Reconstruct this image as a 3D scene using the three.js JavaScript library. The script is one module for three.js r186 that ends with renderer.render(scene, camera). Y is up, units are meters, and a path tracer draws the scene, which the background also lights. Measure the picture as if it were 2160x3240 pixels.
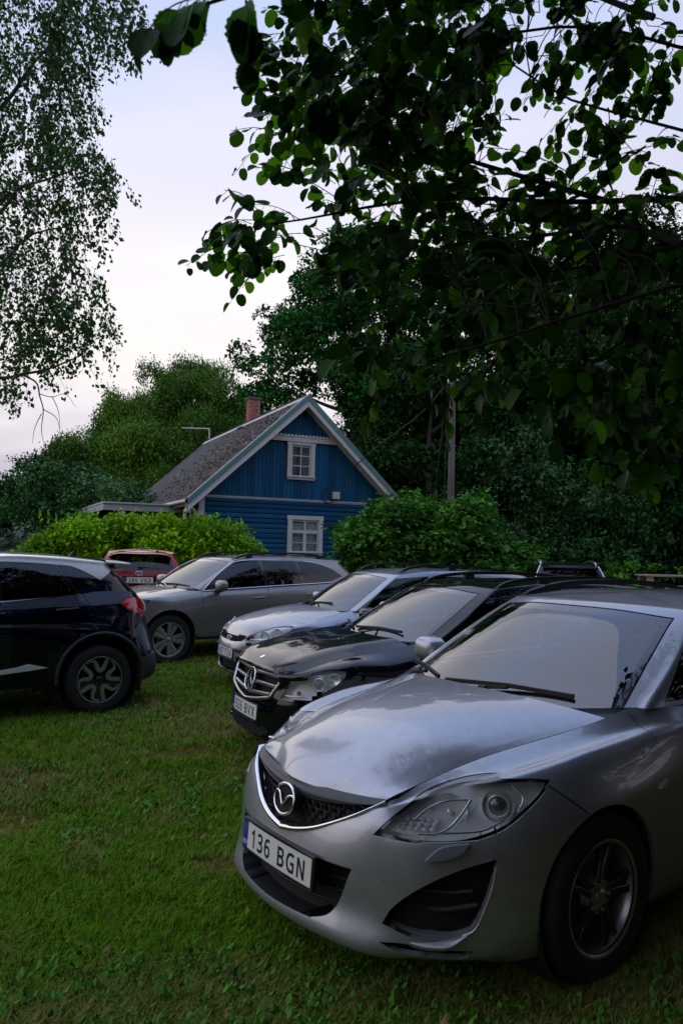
import * as THREE from 'three';
import { mergeGeometries, mergeVertices, toCreasedNormals } from 'three/addons/utils/BufferGeometryUtils.js';
import { RoundedBoxGeometry } from 'three/addons/geometries/RoundedBoxGeometry.js';
import { FontLoader } from 'three/addons/loaders/FontLoader.js';
import { Brush, Evaluator, HOLLOW_SUBTRACTION, HOLLOW_INTERSECTION } from 'three-bvh-csg';

// ---------------------------------------------------------------- camera, sky, sun, exposure
const scene = new THREE.Scene();
const camera = new THREE.PerspectiveCamera(68.04, 682 / 1024, 0.05, 400);
camera.position.set(0, 1.67, 0);
camera.rotation.set(0.046259, 0, 0.025307);
camera.focus = 5.2;
camera.userData.fStop = 7;
const renderer = new THREE.WebGLRenderer();
renderer.toneMapping = THREE.LinearToneMapping;
renderer.toneMappingExposure = 1.5;
renderer.shadowMap.enabled = true;

// seeded random numbers and value noise
function rng(seed) { let s = seed >>> 0; return () => { s = (s + 0x6D2B79F5) >>> 0; let t = Math.imul(s ^ (s >>> 15), 1 | s); t = (t + Math.imul(t ^ (t >>> 7), 61 | t)) ^ t; return ((t ^ (t >>> 14)) >>> 0) / 4294967296; }; }
const clamp = (x, a, b) => Math.max(a, Math.min(b, x)), lerp = (a, b, t) => a + (b - a) * t;
const sstep = (a, b, x) => { const t = clamp((x - a) / (b - a), 0, 1); return t * t * (3 - 2 * t); };
function hash3(x, y, z) { let h = Math.imul(x, 374761393) + Math.imul(y, 668265263) + Math.imul(z, 2147483647 ^ 0x5bd1e995); h = Math.imul(h ^ (h >>> 13), 1274126177); return ((h ^ (h >>> 16)) >>> 0) / 4294967296; }
function noise3(x, y, z) {
  const ix = Math.floor(x), iy = Math.floor(y), iz = Math.floor(z), f = (t) => t * t * t * (t * (t * 6 - 15) + 10);
  const u = f(x - ix), v = f(y - iy), w = f(z - iz); let r = 0;
  for (let k = 0; k < 8; k++) { const a = k & 1, b = (k >> 1) & 1, c = k >> 2; r += hash3(ix + a, iy + b, iz + c) * (a ? u : 1 - u) * (b ? v : 1 - v) * (c ? w : 1 - w); }
  return r;
}
function fbm(x, y, z, n = 4) { let s = 0, a = 0.5, t = 0; for (let i = 0; i < n; i++) { s += a * noise3(x, y, z); t += a; x = x * 2.03 + 7.1; y = y * 2.03 + 3.7; z = z * 2.03 + 1.3; a *= 0.5; } return s / t; }

const SUN = new THREE.Vector3(-0.7, 0.55, -0.45).normalize();
{
  const W = 1024, Hh = 512, d = new Float32Array(W * Hh * 4);
  const stops = [[-90, 0.2, 0.19, 0.2], [0, 0.42, 0.40, 0.49], [4, 0.47, 0.44, 0.5], [8, 0.60, 0.56, 0.57], [13, 0.69, 0.655, 0.64], [20, 0.665, 0.655, 0.685], [27, 0.52, 0.55, 0.675], [36, 0.40, 0.465, 0.655], [50, 0.36, 0.51, 0.85], [90, 0.38, 0.54, 0.9]];
  for (let j = 0; j < Hh; j++) {
    const up = ((j + 0.5) / Hh - 0.5) * Math.PI, el = up * 180 / Math.PI, y = Math.sin(up), c = Math.cos(up);
    let k = 0; while (k < stops.length - 2 && el > stops[k + 1][0]) k++;
    const t = sstep(0, 1, clamp((el - stops[k][0]) / (stops[k + 1][0] - stops[k][0]), 0, 1));
    for (let i = 0; i < W; i++) {
      const az = ((i + 0.5) / W - 0.5) * 2 * Math.PI, x = Math.cos(az) * c, z = Math.sin(az) * c;
      let r = lerp(stops[k][1], stops[k + 1][1], t), g = lerp(stops[k][2], stops[k + 1][2], t), b = lerp(stops[k][3], stops[k + 1][3], t);
      // thin streaked cloud, rosy where the low light reaches it
      const q = 1 / (Math.max(y, 0) + 0.25), n = fbm(x * q * 1.3 + 5, z * q * 3.1 + 2, y * 2, 5), n2 = fbm(x * q * 3 + 15, z * q * 5 + 2, y * 5, 4);
      const m = sstep(0.42, 0.62, n) * sstep(-0.02, 0.12, y) * (0.45 + 0.55 * n2) * (1 - 0.55 * sstep(28, 44, el)), p = sstep(0.38, 0.66, fbm(x * q * 1.1 + 30, z * q * 1.9, y, 4));
      r = lerp(r, 0.64, m * 0.5); g = lerp(g, lerp(0.60, 0.565, p), m * 0.5); b = lerp(b, lerp(0.67, 0.6, p), m * 0.5);
      const dk = sstep(0.5, 0.66, fbm(x * q * 1.7 + 60, z * q * 5.2 + 8, y * 3, 4)) * sstep(16, 5, el) * sstep(-1, 2, el) * 0.14 + sstep(0.52, 0.7, fbm(x * q * 2.2 + 90, z * q * 4.2, y * 2, 4)) * 0.1 * sstep(40, 20, el); r *= 1 - dk * 1.1; g *= 1 - dk * 1.05; b *= 1 - dk * 0.6;
      const away = 0.8 + 0.2 * sstep(-0.8, 0.5, x * SUN.x + z * SUN.z) * 1;
      const o = (j * W + i) * 4; d[o] = r * away; d[o + 1] = g * away; d[o + 2] = b * lerp(1, away, 0.8); d[o + 3] = 1;
    }
  }
  const sky = new THREE.DataTexture(d, W, Hh, THREE.RGBAFormat, THREE.FloatType);
  sky.mapping = THREE.EquirectangularReflectionMapping; sky.magFilter = THREE.LinearFilter; sky.minFilter = THREE.LinearFilter; sky.needsUpdate = true;
  scene.background = sky; scene.environment = sky;
}
{
  const sun = new THREE.DirectionalLight(new THREE.Color(1, 0.86, 0.72), 0.5);
  sun.name = 'sun'; sun.position.copy(SUN).multiplyScalar(60); sun.castShadow = true; sun.shadow.radius = 200;
  sun.shadow.mapSize.set(2048, 2048); Object.assign(sun.shadow.camera, { left: -30, right: 30, top: 30, bottom: -30, near: 1, far: 140 });
  scene.add(sun, sun.target); sun.target.position.set(0, 0, -12);
}
// ---------------------------------------------------------------- naming helpers
const used = new Map();
function numbered(n) { const k = used.get(n) ?? 0; used.set(n, k + 1); return k ? n + '_' + String(k).padStart(3, '0') : n; }
function shade(o) { o.castShadow = true; o.receiveShadow = true; return o; }
function mesh(name, g, m, parent, label) { const o = shade(new THREE.Mesh(g, m)); o.name = name; if (label) o.userData.label = label; parent.add(o); return o; }
function thing(name, label, category, pos = [0, 0, 0], turn = 0, group) {
  const o = new THREE.Group(); o.name = numbered(name); o.position.set(...pos); o.rotation.y = turn;
  o.userData = { label, category }; if (group) o.userData.group = group; scene.add(o); return o;
}
function ground(name, g, m) { const o = shade(new THREE.Mesh(g, m)); o.name = name; o.userData.kind = 'structure'; scene.add(o); return o; }
const V = (x, y, z) => new THREE.Vector3(x, y, z);
const std = (r, g, b, rough = 0.6, metal = 0, extra = {}) => new THREE.MeshStandardMaterial({ color: new THREE.Color(r, g, b), roughness: rough, metalness: metal, side: THREE.DoubleSide, ...extra });
const phys = (r, g, b, o = {}) => new THREE.MeshPhysicalMaterial({ color: new THREE.Color(r, g, b), side: THREE.DoubleSide, ...o });
function clean(g) { const o = new THREE.BufferGeometry(); const q = g.index ? g.toNonIndexed() : g; o.setAttribute('position', q.attributes.position.clone()); if (!q.attributes.normal) q.computeVertexNormals(); o.setAttribute('normal', q.attributes.normal.clone()); if (q.attributes.uv) o.setAttribute('uv', q.attributes.uv.clone()); else o.setAttribute('uv', new THREE.BufferAttribute(new Float32Array(q.attributes.position.count * 2), 2)); return o; }
function merge(list) { return mergeGeometries(list.map(clean)); }
function box(w, h, d, x = 0, y = 0, z = 0, r = 0) { const g = r ? new RoundedBoxGeometry(w, h, d, 2, r) : new THREE.BoxGeometry(w, h, d); g.translate(x, y, z); return g; }
function tube(pts, r, seg = 24, rad = 8, closed = false) { return new THREE.TubeGeometry(new THREE.CatmullRomCurve3(pts.map((p) => V(...p)), closed, 'catmullrom', 0.5), seg, r, rad, closed); }
// bar between two points, rectangular section w (sideways) by h (towards up)
function bar(a, b, w, h, up = [0, 1, 0]) {
  const A = V(...a), B = V(...b), d = B.clone().sub(A), L = d.length(); d.normalize();
  const s = new THREE.Vector3().crossVectors(V(...up), d).normalize(), u = new THREE.Vector3().crossVectors(d, s);
  const g = new THREE.BoxGeometry(w, h, L); g.applyMatrix4(new THREE.Matrix4().makeBasis(s, u, d).setPosition(A.add(B).multiplyScalar(0.5))); return g;
}
// ---------------------------------------------------------------- smooth skin through a net of points
function crv(a, b, c, d, t, o) { for (let k = 0; k < 3; k++) { const t2 = t * t, t3 = t2 * t; o[k] = 0.5 * (2 * b[k] + (c[k] - a[k]) * t + (2 * a[k] - 5 * b[k] + 4 * c[k] - d[k]) * t2 + (3 * b[k] - a[k] - 3 * c[k] + d[k]) * t3); } return o; }
function run(P, n) { // resample a list of points, n steps per span
  const out = [], L = P.length, at = (i) => i < 0 ? P[0].map((v, k) => 2 * v - P[1][k]) : i >= L ? P[L - 1].map((v, k) => 2 * v - P[L - 2][k]) : P[i];
  for (let i = 0; i < L - 1; i++) for (let s = 0; s < n; s++) out.push(crv(at(i - 1), at(i), at(i + 1), at(i + 2), s / n, [0, 0, 0]));
  out.push(P[L - 1].slice()); return out;
}
function skin(net, nu, nv) { // net: columns of rows of points
  const a = net.map((col) => run(col, nv)), rows = a[0].length, grid = [];
  for (let j = 0; j < rows; j++) grid.push(run(a.map((c) => c[j]), nu));
  const cols = grid[0].length, pos = [], uv = [], idx = [];
  for (let j = 0; j < rows; j++) for (let i = 0; i < cols; i++) { pos.push(...grid[j][i]); uv.push(i / (cols - 1), j / (rows - 1)); }
  for (let j = 0; j < rows - 1; j++) for (let i = 0; i < cols - 1; i++) { const p = j * cols + i; idx.push(p, p + 1, p + cols, p + 1, p + cols + 1, p + cols); }
  const g = new THREE.BufferGeometry(); g.setAttribute('position', new THREE.Float32BufferAttribute(pos, 3)); g.setAttribute('uv', new THREE.Float32BufferAttribute(uv, 2)); g.setIndex(idx); g.computeVertexNormals();
  return g;
}
function outward(g) { // faces turned away from the middle
  const o = clean(g), p = o.attributes.position, n = o.attributes.normal; o.computeBoundingBox(); const c = o.boundingBox.getCenter(V(0, 0, 0)); let s = 0; for (let i = 0; i < p.count; i++) s += n.getX(i) * (p.getX(i) - c.x) + n.getY(i) * (p.getY(i) - c.y) + n.getZ(i) * (p.getZ(i) - c.z);
  if (s >= 0) return o; for (let i = 0; i < n.array.length; i++) n.array[i] *= -1; const u = o.attributes.uv; for (let t = 0; t < p.count; t += 3) for (const a of [p, n, u]) for (let k = 0; k < a.itemSize; k++) { const A = a.array, q = (t + 1) * a.itemSize + k, w = (t + 2) * a.itemSize + k, v = A[q]; A[q] = A[w]; A[w] = v; } return o;
}
const mirrorNet = (cols, skipFirst = true) => [...cols.slice(skipFirst ? 1 : 0).reverse().map((c) => c.map(([x, y, z]) => [x, y, -z])), ...cols];
function mirrored(g) { const o = g.clone(); o.scale(1, 1, -1); if (o.index) { const a = o.index.array; for (let i = 0; i < a.length; i += 3) { const t = a[i]; a[i] = a[i + 1]; a[i + 1] = t; } } else { for (const n of Object.keys(o.attributes)) { const at = o.attributes[n], s = at.itemSize, A = at.array; for (let i = 0; i < at.count; i += 3) for (let k = 0; k < s; k++) { const t = A[i * s + k]; A[i * s + k] = A[(i + 1) * s + k]; A[(i + 1) * s + k] = t; } } } return o; }
// outline: points [a,b] or [a,b,1] where 1 marks a corner; smooth between corners
function outline(pts, n = 5) {
  const N = pts.length, first = pts.findIndex((p) => p[2]);
  if (first < 0) { const c = new THREE.CatmullRomCurve3(pts.map((p) => V(p[0], p[1], 0)), true, 'centripetal'); return c.getPoints(N * n).slice(0, -1).map((p) => [p.x, p.y]); }
  const out = []; let seg = [];
  for (let i = 0; i <= N; i++) { const p = pts[(first + i) % N]; seg.push(V(p[0], p[1], 0)); if (p[2] && i) { const q = seg.length > 2 ? new THREE.CatmullRomCurve3(seg, false, 'centripetal').getPoints((seg.length - 1) * n) : seg; for (let k = 0; k < q.length - 1; k++) out.push([q[k].x, q[k].y]); seg = [V(p[0], p[1], 0)]; } }
  return out;
}
function inset(poly, d) { // shrink a polygon by d
  const n = poly.length, A = THREE.ShapeUtils.area(poly.map((p) => new THREE.Vector2(...p))), s = A > 0 ? 1 : -1;
  return poly.map((p, i) => { const a = poly[(i + n - 1) % n], b = poly[(i + 1) % n]; const e1 = [p[0] - a[0], p[1] - a[1]], e2 = [b[0] - p[0], b[1] - p[1]], l1 = Math.hypot(...e1) || 1, l2 = Math.hypot(...e2) || 1; const n1 = [-e1[1] / l1 * s, e1[0] / l1 * s], n2 = [-e2[1] / l2 * s, e2[0] / l2 * s]; const m = [n1[0] + n2[0], n1[1] + n2[1]], dd = Math.max(0.35, (m[0] * n1[0] + m[1] * n1[1])); return [p[0] + m[0] * d / dd, p[1] + m[1] * d / dd]; });
}
// closed prism over a polygon in (a,b), from c0 to c1; map(a,b,c) -> point
const MAPS = { x: (a, b, c) => [c, b, a], z: (a, b, c) => [a, b, c], y: (a, b, c) => [a, c, b] };
function slant(deg) { const s = Math.sin(deg * Math.PI / 180), c = Math.cos(deg * Math.PI / 180); return (a, b, d) => [d * c - a * s, b, d * s + a * c]; } // looked at from direction deg round from the nose towards the left; a runs along the surface
function prism(poly, map, c0, c1) {
  const v2 = poly.map((p) => new THREE.Vector2(p[0], p[1])), tri = THREE.ShapeUtils.triangulateShape(v2, []), n = poly.length, pos = [], M = typeof map === 'string' ? MAPS[map] : map;
  const P = (i, c) => M(poly[i][0], poly[i][1], c), T = (...q) => { for (const p of q) pos.push(...p); };
  for (const [i, j, k] of tri) { T(P(i, c0), P(j, c0), P(k, c0)); T(P(i, c1), P(k, c1), P(j, c1)); }
  for (let i = 0; i < n; i++) { const j = (i + 1) % n; T(P(i, c0), P(i, c1), P(j, c0)); T(P(j, c0), P(i, c1), P(j, c1)); }
  let vol = 0; for (let i = 0; i < pos.length; i += 9) { const [a, b, c] = [0, 3, 6].map((o) => V(pos[i + o], pos[i + o + 1], pos[i + o + 2])); vol += a.dot(b.cross(c)); }
  if (vol < 0) for (let i = 0; i < pos.length; i += 9) for (let k = 0; k < 3; k++) { const t = pos[i + 3 + k]; pos[i + 3 + k] = pos[i + 6 + k]; pos[i + 6 + k] = t; }
  const g = new THREE.BufferGeometry(); g.setAttribute('position', new THREE.Float32BufferAttribute(pos, 3)); g.setAttribute('uv', new THREE.Float32BufferAttribute(new Float32Array(pos.length / 3 * 2), 2)); g.computeVertexNormals(); return g;
}
const csg = new Evaluator(); csg.attributes = ['position', 'normal', 'uv']; csg.useGroups = false;
function bool(a, b, op) { const A = new Brush(a), B = new Brush(b); A.updateMatrixWorld(); B.updateMatrixWorld(); const r = csg.evaluate(A, B, op).geometry; return clean(trim(r)); }
function trim(g) { // drop what lies past the draw range
  const n = g.drawRange.count; if (!isFinite(n)) return g; const o = new THREE.BufferGeometry(); for (const k of Object.keys(g.attributes)) { const a = g.attributes[k]; o.setAttribute(k, new THREE.BufferAttribute(a.array.slice(0, (g.index ? a.count : n) * a.itemSize), a.itemSize)); } if (g.index) o.setIndex(Array.from(g.index.array.slice(0, n))); return o;
}
const inside = (a, b) => bool(a, b, HOLLOW_INTERSECTION), outside = (a, b) => bool(a, b, HOLLOW_SUBTRACTION);
// walls running inwards from the open edges of a piece: dir(p, n) gives the step
function rims(g, dir) {
  const p = g.attributes.position.array, nn = g.attributes.normal.array, key = (i) => Math.round(p[i * 3] * 2e4) + '_' + Math.round(p[i * 3 + 1] * 2e4) + '_' + Math.round(p[i * 3 + 2] * 2e4), E = new Map(), pos = [];
  for (let t = 0; t < p.length / 3; t += 3) for (let e = 0; e < 3; e++) { const i = t + e, j = t + (e + 1) % 3, a = key(i), b = key(j); if (a === b) continue; const k = a < b ? a + '|' + b : b + '|' + a; E.has(k) ? E.set(k, null) : E.set(k, [i, j]); }
  for (const e of E.values()) { if (!e) continue; const q = e.map((i) => { const P = V(p[i * 3], p[i * 3 + 1], p[i * 3 + 2]); return [P, P.clone().add(dir(P, V(nn[i * 3], nn[i * 3 + 1], nn[i * 3 + 2])))]; }); const [[a, a2], [b, b2]] = q; for (const v of [a, b, a2, b, b2, a2]) pos.push(v.x, v.y, v.z); }
  const o = new THREE.BufferGeometry(); o.setAttribute('position', new THREE.Float32BufferAttribute(pos, 3)); o.computeVertexNormals(); return clean(o);
}
const turnIn = (d) => (P, n) => n.clone().multiplyScalar(-d);
const push = (x, y, z) => () => V(x, y, z);
function moved(g, x, y, z) { const o = g.clone(); o.translate(x, y, z); return o; }
function extrude(poly, depth, bevel = 0.002, holes = []) { const s = new THREE.Shape(poly.map((p) => new THREE.Vector2(p[0], p[1]))); for (const h of holes) s.holes.push(new THREE.Path(h.map((p) => new THREE.Vector2(p[0], p[1])))); return new THREE.ExtrudeGeometry(s, { depth, bevelEnabled: bevel > 0, bevelThickness: bevel, bevelSize: bevel, bevelSegments: 2, curveSegments: 6 }); }
function lathe(pts, seg = 48) { return new THREE.LatheGeometry(pts.map((p) => new THREE.Vector2(p[0], p[1])), seg); } // about y
function frame(g, origin, x, y, z) { g.applyMatrix4(new THREE.Matrix4().makeBasis(V(...x), V(...y), V(...z)).setPosition(V(...origin))); return g; }
// ---------------------------------------------------------------- materials that cars share
function flake(seed, dirt) { // paint with fine grain and scattered specks of dirt
  const N = 1024, d = new Uint8Array(N * N * 4), R = rng(seed);
  for (let i = 0; i < N * N; i++) { const x = i % N, y = (i / N) | 0, v = 236 + 14 * fbm(x / 40, y / 40, seed, 3) + 5 * R(); d.set([v, v, v, 255], i * 4); }
  for (let k = 0; k < dirt; k++) { const cx = R() * N, cy = R() * N, r = 0.6 + 1.6 * R() ** 4, q = 0.25 + 0.5 * R(); for (let y = -3; y <= 3; y++) for (let x = -3; x <= 3; x++) { if (x * x + y * y > r * r) continue; const o = (((cy + y + N) | 0) % N * N + ((cx + x + N) | 0) % N) * 4; for (let c = 0; c < 3; c++) d[o + c] *= q; } }
  const t = new THREE.DataTexture(d, N, N); t.colorSpace = THREE.SRGBColorSpace; t.wrapS = t.wrapT = THREE.RepeatWrapping; t.magFilter = THREE.LinearFilter; t.minFilter = THREE.LinearMipmapLinearFilter; t.generateMipmaps = true; t.needsUpdate = true; return t;
}
const grainMap = flake(11, 900);
const paint = (r, g, b, metal = 0.5, rough = 0.4) => phys(r, g, b, { metalness: metal, roughness: rough, clearcoat: 1, clearcoatRoughness: 0.02, specularIntensity: 0, map: grainMap });
const M = {
  chrome: std(0.78, 0.78, 0.79, 0.09, 1), satin: std(0.55, 0.55, 0.56, 0.3, 1), black: std(0.012, 0.012, 0.014, 0.5), gloss: phys(0.006, 0.006, 0.008, { roughness: 0.12, clearcoat: 1 }), dark: std(0.006, 0.006, 0.007, 0.85),
  rubber: std(0.013, 0.013, 0.013, 0.82), glass: phys(0.45, 0.54, 0.57, { transmission: 1, thickness: 0, roughness: 0.012, ior: 2.05 }), tint: phys(0.04, 0.045, 0.05, { transmission: 1, thickness: 0, roughness: 0.015, ior: 1.6 }),  smoke: std(0.05, 0.052, 0.056, 0.3, 0.5),
  lens: phys(0.93, 0.95, 0.96, { transmission: 1, thickness: 0, roughness: 0.02, ior: 1.5, specularIntensity: 0.45 }), bowl: std(0.85, 0.87, 0.88, 0.22, 0.6), lampBlack: std(0.72, 0.73, 0.74, 0.4, 0.3), red: phys(0.45, 0.004, 0.008, { roughness: 0.1, clearcoat: 1 }), amber: phys(0.5, 0.13, 0.02, { roughness: 0.25 }),
  alloyDark: std(0.09, 0.092, 0.1, 0.3, 0.9), alloy: std(0.42, 0.43, 0.44, 0.35, 0.85), trim: std(0.02, 0.02, 0.022, 0.6), seat: std(0.025, 0.025, 0.028, 0.9), dash: std(0.016, 0.016, 0.018, 0.75), disc: std(0.25, 0.24, 0.23, 0.4, 0.9), eyeGlass: phys(0.9, 0.92, 0.95, { transmission: 1, thickness: 0.03, roughness: 0.02, ior: 1.5 }),
};
// cars are drawn with x to the nose, y up, z to the left side; the finished geometry turns x round
function fin(g) { const o = clean(g), p = o.attributes.position.array, n = o.attributes.normal.array, u = o.attributes.uv.array; for (let i = 0; i < p.length; i += 3) { p[i] *= -1; n[i] *= -1; } for (let t = 0; t < p.length / 3; t += 3) { for (const [A, s] of [[p, 3], [n, 3], [u, 2]]) for (let k = 0; k < s; k++) { const v = A[(t + 1) * s + k]; A[(t + 1) * s + k] = A[(t + 2) * s + k]; A[(t + 2) * s + k] = v; } } return o; }
function part(name, g, m, parent, label) { return mesh(name, fin(Array.isArray(g) ? merge(g) : g), m, parent, label); }
function flatUV(g, s = 1) { const o = clean(g), p = o.attributes.position, n = o.attributes.normal, u = o.attributes.uv; for (let i = 0; i < p.count; i++) { const x = Math.abs(n.getX(i)), y = Math.abs(n.getY(i)), z = Math.abs(n.getZ(i)); if (y >= x && y >= z) u.setXY(i, p.getX(i) / s, p.getZ(i) / s); else if (z >= x) u.setXY(i, p.getX(i) / s, p.getY(i) / s + 0.37); else u.setXY(i, p.getZ(i) / s + 0.61, p.getY(i) / s); } return o; }
function smooth(g) { const o = new THREE.BufferGeometry(); o.setAttribute('position', g.attributes.position); if (g.index) o.setIndex(g.index); const w = mergeVertices(o, 1e-4); w.computeVertexNormals(); return clean(w); }
const both = (g) => merge([g, mirrored(g)]);
// a plate: 520 x 113 mm, white with a blue band; text is print
function plateMat(text) {
  const c = document.createElement('canvas'); c.width = 1040; c.height = 226; const x = c.getContext('2d');
  x.fillStyle = '#d9dad6'; x.fillRect(0, 0, 1040, 226); x.fillStyle = '#16308f'; x.fillRect(0, 0, 92, 226);
  x.fillStyle = '#c9b23a'; for (let i = 0; i < 12; i++) x.fillRect(46 + 26 * Math.sin(i * Math.PI / 6) - 3, 62 - 26 * Math.cos(i * Math.PI / 6) - 3, 6, 6);
  x.fillStyle = '#dfe2ee'; x.font = 'bold 46px sans-serif'; x.textAlign = 'center'; x.textBaseline = 'middle'; x.fillText('EST', 46, 182);
  x.strokeStyle = '#26272b'; x.lineWidth = 5; x.strokeRect(3, 3, 1034, 220);
  x.fillStyle = '#15161a'; const [a, b] = text.split(' ');
  const put = (s, x0, w) => { const st = w / s.length; x.font = '186px sans-serif'; [...s].forEach((ch, i) => { x.save(); x.translate(x0 + st * (i + 0.5), 122); const m = x.measureText(ch).width; x.scale(Math.min(1.0, (st - 16) / m), 1.06); x.fillText(ch, 0, 0); x.strokeStyle = '#15161a'; x.lineWidth = 9; x.strokeText(ch, 0, 0); x.restore(); }); };
  put(a, 142, 344); put(b, 566, 410);
  const t = new THREE.CanvasTexture(c); t.colorSpace = THREE.SRGBColorSpace; t.anisotropy = 8;
  return new THREE.MeshStandardMaterial({ map: t, roughness: 0.45 });
}
// plate at (x,y), facing forward (dir 1) or back (dir -1), leaning by lean
function plate(car, text, x, y, dir = 1, lean = 0, bend = 0) {
  const g = new THREE.PlaneGeometry(0.52, 0.113, 12, 1); if (bend) { const p = g.attributes.position; for (let i = 0; i < p.count; i++) p.setZ(i, -bend * (p.getX(i) / 0.26) ** 2); g.computeVertexNormals(); }
  const h = new RoundedBoxGeometry(0.535, 0.132, 0.022, 2, 0.006); if (bend) { const p = h.attributes.position; for (let i = 0; i < p.count; i++) p.setZ(i, p.getZ(i) - bend * (p.getX(i) / 0.26) ** 2); }
  h.translate(0, -0.004, -0.0135);
  const o = new THREE.Group(); o.name = 'licence_plate'; car.add(o); o.position.set(-x, y, 0); o.rotation.set(0, dir > 0 ? -Math.PI / 2 : Math.PI / 2, 0, 'YXZ'); o.rotation.x = -lean;
  mesh('plate_holder', h, M.black, o); mesh('plate_face', g, plateMat(text), o, 'plate reading ' + text); return o;
}
// wheel with axis along z, outer face at z = 0 looking to +z; spokes: outlines in the wheel's plane
function wheelParts(R, rim, w, spokes, mats) {
  const ty = lathe([[rim - 0.012, -w * 0.06], [rim + 0.006, -0.002], [rim + 0.03, 0.008], [R - 0.035, 0.006], [R - 0.012, -0.006], [R - 0.001, -0.03], [R, -w / 2], [R - 0.001, -w + 0.03], [R - 0.014, -w + 0.006], [rim, -w + 0.002]], 64); ty.rotateX(Math.PI / 2);
  const tread = []; for (let i = 0; i < 72; i++) for (const s of [-1, 1]) { const b = box(0.006, 0.016, 0.05, 0, 0, 0); b.rotateX(0.3 * s); b.translate(R - 0.0005, 0, -w / 2 + s * 0.045); b.rotateZ(i * Math.PI / 36 + s * 0.02); tread.push(b); }
  const rimG = lathe([[rim - 0.012, -0.004], [rim, 0.002], [rim + 0.004, -0.002], [rim - 0.012, -0.014], [rim - 0.022, -0.05], [rim - 0.03, -w + 0.02], [rim - 0.02, -w + 0.005]], 64); rimG.rotateX(Math.PI / 2);
  const back = new THREE.CircleGeometry(rim - 0.03, 40); back.translate(0, 0, -w + 0.05);
  const disc = new THREE.CylinderGeometry(0.145, 0.145, 0.022, 40); disc.rotateX(Math.PI / 2); disc.translate(0, 0, -0.105);
  return { ty: merge([ty, ...tread]), rim: rimG, back, disc, spokes };
}
function wheel(car, x, y, z, P, mats, side = 1) {
  const o = new THREE.Group(); o.name = 'wheel'; car.add(o); o.position.set(-x, y, z * side); if (side < 0) o.rotation.y = Math.PI;
  mesh('tyre', P.ty, M.rubber, o); mesh('rim', P.rim, mats.rim, o); mesh('wheel_back', P.back, M.dark, o); mesh('brake_disc', P.disc, M.disc, o);
  for (const [n, g, m] of P.spokes) mesh(n, g, m, o); return o;
}
const ang = (r, a) => [r * Math.cos(a), r * Math.sin(a)];
function around(n, g) { const l = []; for (let i = 0; i < n; i++) { const q = g.clone(); q.rotateZ(i * 2 * Math.PI / n); l.push(q); } return l; }
function hub(r, z, nuts = 5, nr = 0.057) { const c = new THREE.SphereGeometry(r, 24, 8, 0, Math.PI * 2, 0, Math.PI / 2); c.scale(1, 0.35, 1); c.rotateX(Math.PI / 2); c.translate(0, 0, z); const k = new THREE.CylinderGeometry(0.0095, 0.0095, 0.02, 6); k.rotateX(Math.PI / 2); k.translate(nr, 0, z - 0.004); return [c, ...around(nuts, k)]; }
// dark floor pan with the outline of the car's side
function pan(car, side, half = 0.63) { part('underbody', prism(side, 'z', -half, half), M.dark, car); }
function archLiner(x, y, r, half = 0.63, out = 0.86) { const g = new THREE.CylinderGeometry(r, r, out - half, 40, 1, true, 0, Math.PI * 2); g.rotateX(Math.PI / 2); g.translate(x, y, (half + out) / 2); return g; }
// cabin fittings: dashboard, wheel, seats
function fittings(car, { dx, dy, sx, half = 0.6, top }) {
  const dash = new RoundedBoxGeometry(0.5, 0.16, half * 2, 3, 0.06); dash.translate(dx - 0.3, dy - 0.06, 0); part('dashboard', dash, M.dash, car);
  const st = new THREE.TorusGeometry(0.18, 0.017, 10, 36); st.rotateY(Math.PI / 2); st.rotateZ(0.42); st.translate(dx - 0.62, dy - 0.03, 0.36); const hubG = box(0.05, 0.1, 0.16, 0, 0, 0, 0.02); hubG.rotateZ(0.42); hubG.translate(dx - 0.6, dy - 0.04, 0.36); const sp = box(0.02, 0.035, 0.33, 0, 0, 0, 0.008); sp.rotateZ(0.42); sp.translate(dx - 0.61, dy - 0.04, 0.36);
  part('steering_wheel', [st, hubG, sp], M.dash, car);
  for (const z of [-0.36, 0.36]) { const b = new RoundedBoxGeometry(0.13, 0.62, 0.48, 3, 0.06); b.rotateZ(0.28); b.translate(sx - 0.1, dy - 0.08, z); const h = new RoundedBoxGeometry(0.1, 0.2, 0.26, 3, 0.045); h.rotateZ(0.12); h.translate(sx - 0.22, dy + 0.3, z); const c = new RoundedBoxGeometry(0.5, 0.16, 0.5, 3, 0.06); c.translate(sx + 0.18, dy - 0.38, z); part('front_seat', [b, h, c], M.seat, car); }
  const rb = new RoundedBoxGeometry(0.14, 0.62, 1.15, 3, 0.06); rb.rotateZ(0.3); rb.translate(sx - 1.0, dy - 0.08, 0); const hs = [-0.38, 0.38].map((z) => { const h = new RoundedBoxGeometry(0.1, 0.16, 0.24, 3, 0.04); h.translate(sx - 1.14, dy + 0.27, z); return h; }); part('rear_seat', [rb, ...hs], M.seat, car);
  const mir = box(0.03, 0.06, 0.2, top[0], top[1], 0, 0.014); part('rear_view_mirror', mir, M.black, car);
}
function railG(pts, w = 0.032, h = 0.03, feet = []) { const l = []; const P = new THREE.CatmullRomCurve3(pts.map((p) => V(...p)), false, 'centripetal').getPoints(30); for (let i = 0; i < P.length - 1; i++) { const k = Math.min(1, 0.35 + Math.min(i, P.length - 2 - i) * 0.25); l.push(bar(P[i].toArray(), P[i + 1].clone().add(P[i + 1].clone().sub(P[i]).multiplyScalar(0.15)).toArray(), w, h * k)); } for (const f of feet) l.push(box(...f)); return merge(l); }
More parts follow.
